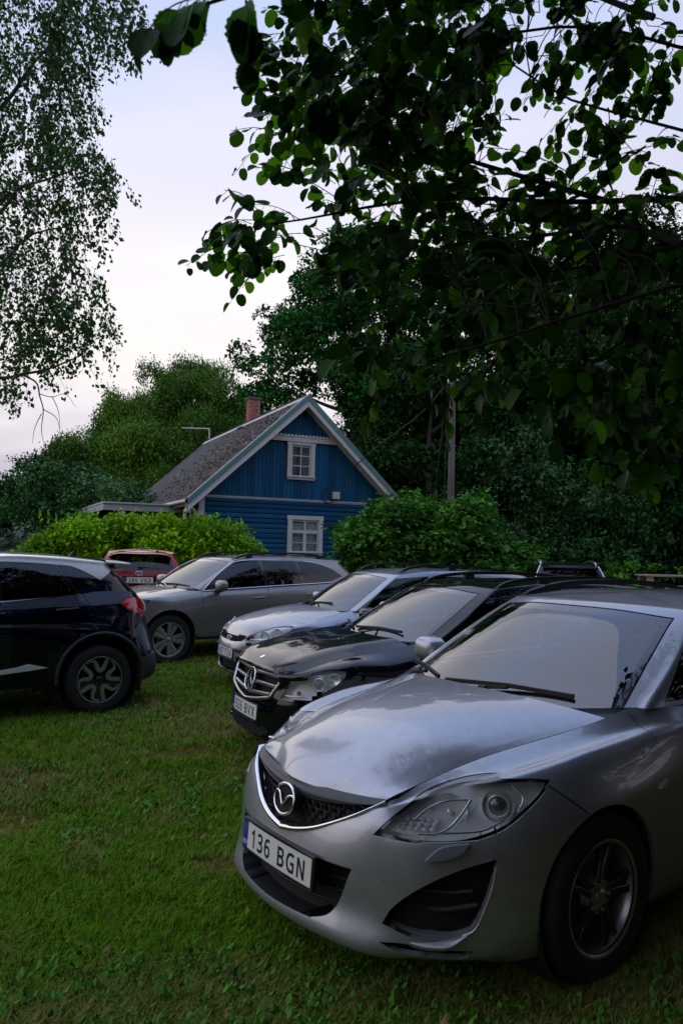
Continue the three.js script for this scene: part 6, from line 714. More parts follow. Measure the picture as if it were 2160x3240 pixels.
// ---------------------------------------------------------------- picnic table, far right
{
  const T = thing('picnic_table', 'weathered wooden picnic table at the dark wood edge, far right', 'picnic table', [9.75, 0.28, -22], 0.06), m = [0, 1, 2].map((k) => std(0.23 + 0.05 * k, 0.19 + 0.04 * k, 0.14 + 0.03 * k, 0.9));
  for (let k = 0; k < 5; k++) mesh('table_plank', box(2.2, 0.05, 0.145, 0, 0.8 + 0.004 * (k % 2), -0.32 + 0.16 * k, 0.008), m[k % 3], T);
  for (const s of [-1, 1]) { for (let k = 0; k < 2; k++) mesh('bench_plank', box(2.2, 0.045, 0.14, 0, 0.46, s * (0.72 + 0.16 * k), 0.008), m[(k + 1) % 3], T); }
  for (const x of [-0.95, 0.95]) { mesh('leg', box(0.16, 0.78, 0.14, x, 0.39, 0.28, 0.01), m[2], T); mesh('leg', box(0.16, 0.78, 0.14, x, 0.39, -0.28, 0.01), m[1], T); mesh('cross_beam', box(0.1, 0.1, 1.8, x, 0.39, 0, 0.01), m[1], T); }
}
// ---------------------------------------------------------------- foliage
// one leaf: a folded pointed blade, length 1 along +y from its stalk
function leafGeo(w = 0.55, n = 3, fold = 0.25, curl = 0.15, teeth = 0) {
  const pos = [], idx = []; const half = (t) => w / 2 * Math.sin(Math.PI * Math.pow(t, 0.8)) * (1 + (teeth ? teeth * (Math.round(t * n * 2) % 2 ? -1 : 1) : 0)); const N = n * (teeth ? 2 : 1);
  for (let i = 0; i <= N; i++) { const t = i / N, h = i === 0 || i === N ? 0 : half(t), z = -curl * t * t; pos.push(-h, t, z + h * fold, 0, t, z, h, t, z + h * fold); }
  for (let i = 0; i < N; i++) { const a = i * 3, b = a + 3; idx.push(a, a + 1, b, a + 1, b + 1, b, a + 1, a + 2, b + 1, a + 2, b + 2, b + 1); }
  const g = new THREE.BufferGeometry(); g.setAttribute('position', new THREE.Float32BufferAttribute(pos, 3)); g.setIndex(idx); g.computeVertexNormals(); return g;
}
function tuft(seed, n, size, spread, w, droop = 0) { // a spray of n leaves
  const R = rng(seed), l = []; for (let i = 0; i < n; i++) { const g = leafGeo(w, 2, 0.3, 0.2), s = size * (0.7 + 0.6 * R()); g.scale(s, s, s); const o = new THREE.Object3D(); { o.rotation.order = 'YXZ'; o.rotation.set(-1.57 + (R() - 0.5) * 1.7 - (droop ? 0 : 0.25), R() * 6.28, (R() - 0.5) * 1.1); } o.position.set((R() - 0.5) * spread, (R() - 0.5) * spread - droop * R(), (R() - 0.5) * spread); if (droop) o.rotation.set(Math.PI + (R() - 0.5) * 1.2, R() * 6.28, (R() - 0.5) * 1.2); o.updateMatrix(); g.applyMatrix4(o.matrix); l.push(g); } const m = merge(l); m.deleteAttribute('uv'); return m;
}
const leafMat = (rough = 0.55, tr = 0) => phys(1, 1, 1, { roughness: rough, transmission: tr, thickness: 0, specularIntensity: 0.1 });
const farLeaf = leafMat(0.6), litLeaf = leafMat(0.6, 0.4), bark = std(0.05, 0.042, 0.034, 0.95), birchBark = std(0.42, 0.41, 0.39, 0.85);
const D3 = new THREE.Object3D(), C3 = new THREE.Color();
// leaves over a set of balls [x, y, z, r, squash]: denser on the outside, fewer below
function crown(parent, name, balls, perM2, geos, mat, color, seed, opt = {}) {
  const R = rng(seed), lists = geos.map(() => []);
  for (const [bx, by, bz, r, q = 0.8] of balls) { const n = Math.round(perM2 * 4 * Math.PI * r * r); const tone = R(); for (let i = 0; i < n; i++) { let x, y, z, l; do { x = R() * 2 - 1; y = R() * 2 - 1; z = R() * 2 - 1; l = Math.hypot(x, y, z); } while (l > 1 || l < 0.05); const k = Math.pow(l, -0.55 * (opt.shell ?? 1)); x *= k; y *= k; z *= k; if (y < -0.25 && R() < 0.55) continue; const j = 1 + (R() ** 3) * 0.28; lists[(R() * geos.length) | 0].push([bx + x * r * j, by + y * r * q * j, bz + z * r * j, tone, y]); } }
  lists.forEach((L, gi) => { const im = new THREE.InstancedMesh(geos[gi], mat, Math.max(1, L.length)); L.forEach(([x, y, z, tone, h], i) => { D3.position.set(x, y, z); if (opt.hang) D3.rotation.set((R() - 0.5) * 0.5, R() * 6.28, (R() - 0.5) * 0.5); else D3.rotation.set((R() - 0.5) * 1.1, R() * 6.28, (R() - 0.5) * 1.1); const s = 0.7 + 0.6 * R(); D3.scale.set(s, s, s); D3.updateMatrix(); im.setMatrixAt(i, D3.matrix); color(C3, R, tone, y); im.setColorAt(i, C3); }); im.name = name; im.userData.kind = 'stuff'; shade(im); parent.add(im); });
}
const hue = (r, g, b, v = 0.35, sat = 1) => (c, R, tone) => { const k = 1 + v * (tone - 0.5) + v * (R() - 0.5), y = (R() - 0.5) * 0.25; c.setRGB(r * k * (1 + y), g * k, b * k * (1 - y)); };
function limb(pts, r0, r1, seg = 8) { const c = new THREE.CatmullRomCurve3(pts.map((p) => V(...p))), g = new THREE.TubeGeometry(c, pts.length * 4, 1, seg), p = g.attributes.position, n = seg + 1; const T = pts.length * 4; for (let i = 0; i <= T; i++) { const q = c.getPointAt(i / T), r = lerp(r0, r1, i / T); for (let j = 0; j < n; j++) { const k = i * n + j; p.setXYZ(k, q.x + (p.getX(k) - q.x) * r, q.y + (p.getY(k) - q.y) * r, q.z + (p.getZ(k) - q.z) * r); } } g.computeVertexNormals(); return g; }
// a tree: trunk with limbs to its balls of foliage
function tree(name, label, base, h, balls, { perM2, geos, mat = farLeaf, color, seed, trunkR = 0.22, trunkMat = bark, group, cat = 'tree', hang, shell, limbs = 8, lean = [0, 0], parts = 'crown' }) {
  const t = thing(name, label, cat, base, 0, group), R = rng(seed + 77);
  const top = [lean[0], h * 0.92, lean[1]]; mesh('trunk', limb([[0, -0.1, 0], [lean[0] * 0.2 + 0.1, h * 0.3, lean[1] * 0.2], [lean[0] * 0.6 - 0.08, h * 0.62, lean[1] * 0.6], top], trunkR, trunkR * 0.15), trunkMat, t);
  const L = []; for (let i = 0; i < Math.min(limbs, balls.length); i++) { const b = balls[Math.floor(i * balls.length / limbs)], y0 = Math.min(b[1] * 0.75, h * 0.8), f = y0 / (h * 0.92); L.push(limb([[lean[0] * f, y0, lean[1] * f], [lerp(lean[0] * f, b[0], 0.5), lerp(y0, b[1], 0.4), lerp(lean[1] * f, b[2], 0.5)], [b[0], b[1], b[2]]], trunkR * 0.35, 0.015, 5)); } if (L.length) mesh('limbs', merge(L), trunkMat, t);
  crown(t, parts, balls, perM2, geos, mat, color, seed, { hang, shell }); return t;
}
// balls filling a profile: radius(y01) from h0 to h1
function puff(seed, n, h0, h1, rad, size, sq = 0.75, inner = 0.35) { const R = rng(seed), o = []; for (let i = 0; i < n; i++) { const t = (i + R()) / n, y = lerp(h0, h1, t), a = R() * 6.283 + i * 2.4, r = rad(t) * Math.sqrt(inner + (1 - inner) * R()), s = size * (0.65 + 0.7 * R()) * (0.6 + 0.4 * (1 - t)); o.push([r * Math.cos(a), y, r * Math.sin(a), s, sq]); if (R() < 0.45) { const q = rad(t) * (1.0 + 0.2 * R()) + s * 0.55, b = a + R() - 0.5, yy = y + s * (R() * 1.1 - 0.2); o.push([q * Math.cos(b), Math.min(yy, h1 + size * 0.4), q * Math.sin(b), size * (0.22 + 0.25 * R()), 0.9]); } } return o; }
const sprayBig = [21, 22].map((k) => tuft(k, 9, 0.26, 0.62, 0.62)), sprayA = [1, 2, 3].map((k) => tuft(k, 7, 0.2, 0.42, 0.6)), sprayB = [4, 5].map((k) => tuft(k, 9, 0.16, 0.34, 0.5)), sprayBirch = [6, 7].map((k) => tuft(k, 14, 0.17, 0.5, 0.5, 0.6)), sprayHedge = [8, 9].map((k) => tuft(k, 6, 0.105, 0.2, 0.62)), sprayBush = [10, 11].map((k) => tuft(k, 5, 0.15, 0.26, 0.72)), sprayNear = [12, 13].map((k) => tuft(k, 7, 0.052, 0.16, 0.62));
// tall layered tree behind the house
tree('broadleaf_tree', 'tall dark green tree in layered tufts rising behind the blue house', [0.6, 0, -38], 17.2, puff(21, 100, 2.5, 17.4, (t) => (t < 0.35 ? 5.4 : lerp(5.4, 0.9, Math.pow((t - 0.35) / 0.65, 1.45))), 1.5, 0.5, 0.3).concat([[-4.1, 6.2, 1, 1.7, 0.6], [-4.5, 8.6, 0.5, 1.5, 0.55], [-4.3, 10.6, 0, 1.3, 0.5], [-3.4, 12.4, 0.4, 1.25, 0.5], [-5.2, 9.4, 0, 0.7, 0.6], [-3.6, 4.2, 1, 1.8, 0.7], [-2.2, 14.2, 0, 1.1, 0.5]]), { perM2: 9, geos: sprayA, color: hue(0.024, 0.125, 0.02, 0.6), seed: 31, trunkR: 0.4, limbs: 24 });
// the dark wood on the right, tree by tree
[[7.2, -39, 17.5, 5.2, 'tall tree right of the layered tree, half hidden by the near leaves'], [12.5, -36, 16.2, 5.2, 'dark tree of the wood behind the utility pole, to its right'], [18.5, -37, 17, 5.6, 'dark tree of the wood behind the picnic table'], [24.5, -33, 15, 5.6, 'rightmost tree of the wood at the picture edge'], [3.6, -31, 8.6, 3.4, 'lower dark tree just behind the right end of the house'], [11.5, -29.5, 8.5, 3.2, 'mid-height tree in front of the wood, right of the pole'], [16.2, -28.5, 9.0, 3.8, 'mid-height tree overhanging the dark hollow near the table']].forEach(([x, z, h, r, label], i) => tree('broadleaf_tree', label, [x, 0, z], h, puff(40 + i, h > 12 ? 58 : 34, h > 12 ? 2.5 : 1.2, h, (t) => r * (0.75 + 0.5 * Math.sin(Math.PI * Math.min(1, t + 0.15))) * (t > 0.8 ? 0.6 : 1), h > 12 ? 2.3 : 1.5, 0.7), { perM2: h > 12 ? 6 : 9, geos: h > 12 ? sprayBig : sprayA, color: hue(0.012 + 0.003 * (i % 3), 0.055 + 0.01 * (i % 2), 0.009, 0.6), seed: 60 + i, trunkR: 0.3, limbs: 10 }));
// pale willow by the pole
tree('willow_shrub', 'pale grey-green willow beside the utility pole', [5.6, 0, -27], 5.6, puff(71, 26, 1.5, 5.5, (t) => 2.1 - 0.9 * t, 0.95, 0.8), { perM2: 12, geos: sprayB, color: hue(0.045, 0.12, 0.04, 0.5), seed: 72, trunkR: 0.12, limbs: 8 });
tree('willow_shrub', 'dull green shrub low in front of the wood, left of the table', [8.6, 0, -25.5], 3.6, puff(73, 18, 0.8, 3.6, (t) => 1.7 - 0.6 * t, 0.85, 0.8), { perM2: 12, geos: sprayB, color: hue(0.026, 0.08, 0.022, 0.5), seed: 74, trunkR: 0.1, limbs: 6 });
tree('willow_shrub', 'dark shrub behind the picnic table', [13.2, 0, -25], 3.9, puff(75, 20, 0.6, 3.8, (t) => 2.3 - 0.8 * t, 0.95, 0.8), { perM2: 9, geos: sprayB, color: hue(0.014, 0.045, 0.012, 0.5), seed: 76, trunkR: 0.1, limbs: 6 });
// weeping birches at the back, left of the chimney
tree('birch_tree', 'tallest weeping birch beyond the roof, left of the chimney', [-9.3, 0, -45], 12.8, puff(81, 52, 1.5, 12.3, (t) => (t < 0.7 ? 3.8 : 3.8 * (1.02 - t) / 0.32 * 0.85 + 0.3), 1.6, 0.9), { perM2: 14, geos: sprayBirch, color: hue(0.075, 0.175, 0.024, 0.55), seed: 82, trunkMat: birchBark, trunkR: 0.22, hang: true, limbs: 12 });
tree('birch_tree', 'rounded weeping birch left of the tallest one', [-12.6, 0, -43.5], 10.2, puff(83, 44, 1.2, 9.4, (t) => (t < 0.7 ? 3.0 : 3.0 * (1.05 - t) / 0.35), 1.5, 0.95), { perM2: 14, geos: sprayBirch, color: hue(0.095, 0.2, 0.024, 0.55), seed: 84, trunkMat: birchBark, trunkR: 0.18, hang: true, limbs: 10 });
tree('birch_tree', 'narrow birch just left of the brick chimney', [-6.4, 0, -46], 10.6, puff(85, 36, 1.5, 10.2, (t) => 2.4 - 1.3 * t, 1.4, 0.95), { perM2: 13, geos: sprayBirch, color: hue(0.05, 0.14, 0.026, 0.55), seed: 86, trunkMat: birchBark, trunkR: 0.16, hang: true, limbs: 10 });
tree('birch_tree', 'lower birch sloping down to the grey-green bushes on the left', [-14.6, 0, -42], 7.4, puff(87, 34, 1, 7.0, (t) => 2.9 - 1.6 * t, 1.4, 0.9), { perM2: 13, geos: sprayBirch, color: hue(0.05, 0.13, 0.026, 0.55), seed: 88, trunkMat: birchBark, trunkR: 0.14, hang: true, limbs: 8 });
// grey-green bushes on the left
[[-11.6, -30, 5.0, 2.1, 'largest grey-green bush on the left, behind the hedge'], [-9.0, -29, 4.2, 1.9, 'paler bush between the grey-green bush and the house'], [-14.3, -31, 4.2, 2.0, 'grey-green bush at the left picture edge']].forEach(([x, z, h, r, label], i) => tree('bush', label, [x, 0, z], h, puff(90 + i, 30, 0.7, h - 0.4, (t) => r * (1.15 - 0.6 * t), 0.85, 0.85), { perM2: 17, geos: sprayB, color: hue(0.04 + (i === 1 ? 0.03 : 0), 0.13 + (i === 1 ? 0.03 : 0), 0.034 + (i === 1 ? 0.02 : 0), 0.5), seed: 95 + i, trunkR: 0.1, cat: 'bush', limbs: 8 }));
tree('bush', 'small silvery shrub at the left edge above the white roof', [-9.3, 0, -20], 2.3, puff(98, 12, 0.4, 2.2, (t) => 0.8, 0.4, 1), { perM2: 40, geos: sprayNear.concat(sprayB), color: hue(0.12, 0.17, 0.13, 0.4), seed: 99, trunkR: 0.05, cat: 'bush', limbs: 6 });
// clipped-looking yellow-green hedge
{ const R = rng(111), b = []; for (let i = 0; i < 110; i++) { const x = lerp(-2.45, 2.3, R()), e = sstep(2.5, 1.5, Math.abs(x - 0.0)), y = lerp(0.3, 2.02 * (0.7 + 0.3 * e) - 0.05, Math.sqrt(R())); b.push([x, y, (R() - 0.5) * 1.2, 0.32 + 0.14 * R(), 0.9]); } tree('hedge', 'bright yellow-green hedge in front of the blue house', [-4.35, 0, -17], 1.9, b, { perM2: 105, geos: sprayHedge, mat: litLeaf, color: (c, Q, t) => { const k = 1 + 0.4 * (t - 0.5) + 0.4 * (Q() - 0.5), u = sstep(0.45, 0.8, 0.5 * t + 0.5 * Q()); c.setRGB(lerp(0.17, 0.29, u) * k, lerp(0.4, 0.48, u) * k, 0.01 * k); }, seed: 112, trunkR: 0.05, cat: 'hedge', limbs: 16, shell: 0.7 }); 
  const sh = scene.children[scene.children.length - 1], S = [], Q = rng(113); for (let i = 0; i < 22; i++) { const x = lerp(-2.4, 2.2, Q()), z = (Q() - 0.5) * 1.0, y = 1.95 + 0.1 * Q(); for (let k = 0; k < 6; k++) { const g = leafGeo(0.6, 2, 0.3, 0.2); g.scale(0.1, 0.11, 0.1); g.rotateX(0.9 * Q()); g.rotateY(k * 2.2 + Q()); g.translate(x, y + 0.05 * k, z); S.push(g); } } const so = mesh('young_shoots', merge(S), std(0.24, 0.38, 0.012, 0.7), sh); so.userData.kind = 'stuff'; }
// lilac-like bush right of the house
{ const R = rng(121), b = []; for (let i = 0; i < 85; i++) { const a = R() * 6.283, r = Math.sqrt(R()), x = 2.15 * r * Math.cos(a), y = lerp(0.2, 2.75 - 0.75 * r * r - (x > 1 ? 0.5 : 0), Math.sqrt(R())); b.push([x, y, 1.1 * r * Math.sin(a), 0.3 + 0.22 * R(), 0.95]); if (R() < 0.6) b.push([x * 1.14 + (R() - 0.5) * 0.3, y + 0.2 + 0.32 * R(), 1.2 * r * Math.sin(a), 0.1 + 0.1 * R(), 1.3]); } tree('bush', 'broad fresh-green bush right of the house, in front of the pole', [2.25, 0, -18], 2.6, b, { perM2: 42, geos: sprayBush, mat: litLeaf, color: hue(0.085, 0.25, 0.03, 0.6), seed: 122, trunkR: 0.06, cat: 'bush', limbs: 20 }); }
[[7.0, -21, 1.0, 0], [8.4, -23.5, 1.35, 1], [10.6, -20.4, 1.15, 2]].forEach(([x, z, h, i]) => tree('bush', ['low bright-green plants right of the black car', 'low green plants left behind the picnic table', 'low bright-green plants beside the picnic table, at the edge'][i], [x, 0, z], h, puff(130 + i, 18, 0.15, h, () => 0.95, 0.32, 0.9, 0.1), { perM2: 45, geos: sprayBush, mat: litLeaf, color: hue(0.085, 0.24, 0.02, 0.5), seed: 135 + i, trunkR: 0.03, cat: 'bush', limbs: 6 }));
// thicket close behind the camera and beside the near car
[[1.2, 3.6, 3.4, 1.5], [4.6, 1.6, 3.6, 1.6], [5.6, -1.2, 3.2, 1.4]].forEach(([x, z, h, r], i) => tree('bush', ['dark bush right behind the camera', 'dark bush to the right of the camera', 'dark bush on the right, outside the picture, by the silver estate'][i], [x, 0, z], h, puff(170 + i, 30, 0.4, h, (t) => r * (1 - 0.35 * t), 0.8, 0.9), { perM2: 26, geos: sprayBush, color: hue(0.018, 0.06, 0.012, 0.4), seed: 180 + i, trunkR: 0.06, cat: 'bush', limbs: 6 }));
// trees round the back of the car park, behind the camera: they close off the sky there
[[-6.5, 13, 8, 3.6], [1.5, 8.5, 10, 4.2], [7.5, 6, 10, 4.2], [10.5, 0, 10, 4.2], [10.5, -8, 10, 3.8], [-13.5, 8, 8, 3.4]].forEach(([x, z, h, r], i) => tree('broadleaf_tree', ['tree behind the camera, to its left', 'tree right behind the camera', 'tree behind the camera, to its right', 'tree to the right of the silver estate', 'tree to the right of the black estate', 'tree behind the camera, far left'][i], [x, 0, z], h, puff(150 + i, 40, 0.8, h, (t) => r * (0.9 - 0.4 * t), 1.7, 0.8), { perM2: 5, geos: sprayA, color: hue(0.03, 0.075, 0.025, 0.4), seed: 160 + i, trunkR: 0.3, limbs: 8 }));
// ---------------------------------------------------------------- the alder that hangs over the cars from the right, and the birch on the left
// a broad round leaf with toothed edge and raised ribs, length 1 along +y
function roundLeaf(w, fold, curl, seed) {
  const R = rng(500 + seed), pos = [], idx = [], N = 14; for (let i = 0; i <= N; i++) { const t = i / N, u = Math.pow(t, 0.86), h = i === 0 ? 0.0 : i === N ? 0.12 * w : w / 2 * Math.pow(Math.max(0, 1 - (2 * u - 1) ** 2), 0.5) * (0.86 + 0.2 * t) * (1 + (i % 2 ? 0.05 : -0.04) + 0.05 * (R() - 0.5)), z = -curl * t * t + (i % 2 ? 0.008 : -0.008); pos.push(-h, t - 0.02 * (i % 2), z + h * fold, 0, t * (i === N ? 0.97 : 1), z - 0.012, h, t - 0.02 * (i % 2), z + h * fold * 1.2); }
  for (let i = 0; i < N; i++) { const a = i * 3, b = a + 3; idx.push(a, a + 1, b, a + 1, b + 1, b, a + 1, a + 2, b + 1, a + 2, b + 2, b + 1); }
  const g = new THREE.BufferGeometry(); g.setAttribute('position', new THREE.Float32BufferAttribute(pos, 3)); g.setIndex(idx); g.computeVertexNormals(); return g;
}
const darkBark = std(0.018, 0.015, 0.012, 0.95);
// a point at a depth along a line of sight of the photograph (1568 wide), as a survey of where each bough stands
const EYE = (() => { camera.updateMatrixWorld(); const k = Math.tan(camera.fov * Math.PI / 360) / 1176; return (x, y, d) => V((x - 784) * k, (1176 - y) * k, -1).multiplyScalar(d).applyMatrix4(camera.matrixWorld); })();
{
  const T = thing('alder_tree', 'alder overhanging the cars from the right with large round leaves against the sky', 'tree', [2.9, 0, -1.0]), o = V(2.9, 0, -1.0), R = rng(301);
  const rel = (p) => p.clone().sub(o);
  mesh('trunk', limb([[0, -0.1, 0], [0.1, 1.5, 0.1], [-0.05, 3.2, 0], [0.1, 6.5, 0.2]], 0.17, 0.05, 12), bark, T);
  const B = [[[1700, 452, 3.0], [1568, 455, 3.1], [1300, 464, 3.2], [1050, 455, 3.1], [880, 470, 3.0], [720, 500, 2.9], [620, 515, 2.8]], [[1700, 540, 2.5], [1568, 560, 2.6], [1350, 610, 2.7], [1150, 640, 2.7], [980, 690, 2.6], [880, 750, 2.5]], [[1700, 330, 2.3], [1568, 300, 2.4], [1450, 268, 2.4], [1300, 225, 2.5], [1180, 150, 2.6]], [[1700, 130, 2.8], [1568, 110, 2.8], [1350, 60, 2.9], [1100, 90, 3.0], [850, 160, 3.0], [670, 190, 2.9]], [[1700, -120, 1.5], [1200, -110, 1.5], [800, -70, 1.4], [560, -20, 1.35], [440, 20, 1.3]], [[1700, 640, 3.0], [1568, 680, 3.1], [1420, 790, 3.2], [1300, 880, 3.2], [1210, 960, 3.1]], [[1720, 760, 3.4], [1568, 820, 3.5], [1480, 920, 3.5], [1400, 1010, 3.5]], [[1700, 640, 1.8], [1400, 700, 1.8], [1150, 780, 1.8], [980, 830, 1.8]], [[1400, 464, 3.2], [1180, 400, 3.2], [950, 330, 3.1], [790, 280, 3.0], [690, 250, 2.9]], [[1500, 40, 2.9], [1250, -40, 3.2], [1000, -20, 3.3], [850, 40, 3.2]], [[1568, 560, 2.6], [1420, 520, 2.9], [1250, 540, 3.1], [1050, 560, 3.1], [900, 610, 3.0]]];
  const nodes = [], bl = []; B.forEach((b, i) => { const P = b.map(([x, y, d]) => rel(EYE(x, y, d))); if (i < 8) P.unshift(V(0.05, P[0].y * 0.72, 0.05)); const c = new THREE.CatmullRomCurve3(P); bl.push(limb(P.map((p) => p.toArray()), i === 0 ? 0.03 : 0.013, 0.003, 7)); for (let k = 0; k <= 40; k++) nodes.push(c.getPointAt(k / 40)); });
  bl.forEach((g) => mesh('branch', g, darkBark, T));
  const leafG = [0, 1, 2].map((k) => { const g = roundLeaf(0.84 + 0.06 * k, 0.1 + 0.1 * k, 0.1 + 0.12 * k, k); return g; });
  const mats = [phys(0.015, 0.072, 0.003, { roughness: 0.5, transmission: 0.22, thickness: 0, specularIntensity: 0.1 }), phys(0.03, 0.12, 0.005, { roughness: 0.5, transmission: 0.34, thickness: 0, specularIntensity: 0.1 }), phys(0.075, 0.23, 0.008, { roughness: 0.5, transmission: 0.45, thickness: 0, specularIntensity: 0.1 }), phys(0.01, 0.046, 0.005, { roughness: 0.45, transmission: 0.3, thickness: 0, specularIntensity: 0.22 })];
  const blobs = [[950, 120, 210, 190, 120], [810, 220, 140, 130, 40], [1040, 310, 120, 90, 26], [700, 160, 60, 120, 10], [655, 300, 45, 36, 2], [790, 420, 100, 55, 13], [640, 520, 110, 50, 10], [560, 510, 40, 36, 2], [625, 600, 40, 30, 2], [1180, 50, 250, 95, 60], [1420, 70, 150, 90, 24], [1520, 160, 50, 90, 5], [1340, 250, 110, 50, 6], [1490, 310, 80, 80, 6], [1390, 395, 130, 40, 8], [1000, 500, 160, 65, 30], [1200, 525, 220, 70, 40], [1460, 530, 120, 90, 30], [1090, 640, 250, 85, 42], [1350, 690, 220, 110, 34], [1510, 730, 80, 130, 16], [880, 620, 110, 60, 11], [860, 735, 50, 30, 3], [1000, 760, 140, 65, 16], [880, 830, 50, 30, 2], [1200, 800, 170, 95, 15], [1420, 860, 160, 110, 24], [1440, 1000, 110, 70, 13], [1210, 920, 110, 55, 6], [1060, 840, 90, 40, 6]];
  const leaves = [], tw = []; const sprig = (p, dir, len, n, size) => { const end = p.clone().addScaledVector(dir, len); end.y -= len * 0.18 * R(); const mid = p.clone().lerp(end, 0.5).add(V(0, 0.02, 0)); tw.push(limb([p.toArray(), mid.toArray(), end.toArray()], 0.0018, 0.001, 4));
    for (let i = 0; i < n; i++) { const t = 0.18 + 0.82 * (i + 0.5 * R()) / n, q = p.clone().lerp(end, t); q.y += 0.02 * (1 - Math.abs(2 * t - 1)); const sd = i % 2 ? 1 : -1; const ax = dir.clone().applyAxisAngle(V(0, 1, 0), sd * (0.7 + 0.5 * R())); ax.y -= 0.25 + 0.75 * R(); ax.normalize(); const st = q.clone().addScaledVector(ax, 0.014 + 0.012 * R()); tw.push(limb([q.toArray(), q.clone().lerp(st, 0.5).toArray(), st.toArray()], 0.0009, 0.0008, 3)); leaves.push([st, ax, size * (0.62 + 0.5 * R()) * (i === n - 1 ? 0.75 : 1), R() * 6.28]); } };
  for (const [cx, cy, rx, ry, n] of blobs) for (let i = 0; i < n; i++) { const a = R() * 6.283, r = Math.sqrt(R()), x = cx + rx * r * Math.cos(a), y = cy + ry * r * Math.sin(a); let best = null, bd = 9, d0 = 0; // nearest bough
    const near = R() < 0.1 ? 1.9 : 2.4 + 1.3 * R(); const p0 = rel(EYE(x, y, near)); for (const q of nodes) { const d = q.distanceTo(p0); if (d < bd) { bd = d; best = q; } } let p = p0; if (bd > 0.75) { p = best.clone().lerp(p0, 0.75 / bd); const w = rel(EYE(x, y, V(0, 0, 0).copy(best).add(o).applyMatrix4(camera.matrixWorldInverse).z * -1)); if (w.distanceTo(best) < 0.9) p = w; else p = w; }
    const dir = p.clone().sub(best); dir.y *= 0.5; if (dir.length() < 0.05) dir.set(R() - 0.5, 0, R() - 0.5); dir.normalize().add(V((R() - 0.5) * 0.9 - 0.25, (R() - 0.5) * 0.5, (R() - 0.5) * 0.9)).normalize(); if (best.distanceTo(p) > 0.05 && best.distanceTo(p) < 0.22) tw.push(limb([best.toArray(), best.clone().lerp(p, 0.5).add(V(0, 0.03, 0)).toArray(), p.toArray()], 0.0024, 0.0016, 4)); sprig(p, dir, 0.16 + 0.14 * R(), 6 + ((R() * 4) | 0), 0.06); }
  // the spray hanging into the top edge, close to the camera
  for (const [x, y, dx, n] of [[520, -30, -0.7, 7], [560, -40, 0.1, 5], [470, -10, -1, 5], [640, -40, 0.6, 3]]) sprig(rel(EYE(x, y, 1.25)), V(dx, -0.75, 0.1).normalize(), 0.13, n, 0.072);
  for (const [x, y, d] of [[690, 505, 2.9], [600, 520, 2.8], [585, 505, 2.8], [640, 560, 2.8], [600, 585, 2.8], [700, 400, 3], [700, 90, 2.9], [665, 230, 2.9], [650, 310, 2.9], [690, 150, 2.9]]) sprig(rel(EYE(x, y, d)), V(-0.9, (R() - 0.45) * 0.8, (R() - 0.5) * 0.6).normalize(), 0.2, 6, 0.07);
  // the rest of its crown, over the near car and the camera
  crown(T, 'foliage', [[0.1, 4.4, 0.0, 1.9], [-0.7, 4.7, 1.8, 1.8], [1.6, 4.2, -1.6, 1.8], [1.2, 3.2, 0.7, 1.5], [-1.9, 4.8, 1.6, 1.6], [0.7, 2.6, 1.2, 1.1], [2.2, 3.0, -0.6, 1.4], [3.0, 4.0, -3.0, 1.9], [-3.4, 5.2, 2.0, 1.6], [1.4, 2.2, -0.4, 0.9], [2.6, 2.2, -1.8, 1.2], [-2.2, 6.2, -1.2, 1.5], [-0.6, 6.3, -2.0, 1.6], [1.2, 6.2, -2.8, 1.7], [-3.8, 6.0, 0.2, 1.5], [-1.5, 5.6, 0.2, 1.5], [2.8, 6.2, -4.2, 1.8]], 26, sprayBush, farLeaf, hue(0.02, 0.07, 0.012, 0.4), 333);
  const twm = mesh('twigs', merge(tw), darkBark, T); twm.userData.kind = 'stuff';
  const seen = leaves.map((l, i) => { const q = l[0].clone().add(o).applyMatrix4(camera.matrixWorldInverse), k = -q.z; const inF = k > 0.2 && Math.abs(q.x / k) < 0.45 && Math.abs(q.y / k) < 0.675; return [inF ? l[2] / k : 0, i]; }).sort((a, b) => b[0] - a[0]); const big = new Set(seen.slice(0, 300).map((s) => s[1])); let rest = leafG.map(() => []);
  const M4 = new THREE.Matrix4(); leaves.forEach(([p, ax, s, roll], i) => { const side = new THREE.Vector3().crossVectors(ax, V(0.02, 1, 0.03)).normalize(), nrm = new THREE.Vector3().crossVectors(side, ax).normalize(); const cr = (R() - 0.5) * 1.6; side.applyAxisAngle(ax, cr); nrm.applyAxisAngle(ax, cr); M4.makeBasis(side, ax, nrm).scale(V(s, s, s)).setPosition(p); const k = i % 3; if (big.has(i)) { const m = mesh('leaf', leafG[k], mats[[0, 1, 3, 0, 3, 1, 2][(R() * 7) | 0]], T); m.applyMatrix4(M4); } else rest[k].push(M4.clone()); });
  leafG.push(leafG[1]); rest.push([]); rest = rest.map((L, k) => (k === 3 ? rest.slice(0, 3).flatMap((q) => q.filter((_, i) => i % 4 === 0)) : L.filter((_, i) => i % 4)));
  rest.forEach((L, k) => { const im = new THREE.InstancedMesh(leafG[k], mats[[0, 1, 3, 2][k]], L.length); L.forEach((m, i) => im.setMatrixAt(i, m)); im.name = 'foliage'; im.userData.kind = 'stuff'; shade(im); T.add(im); });
}
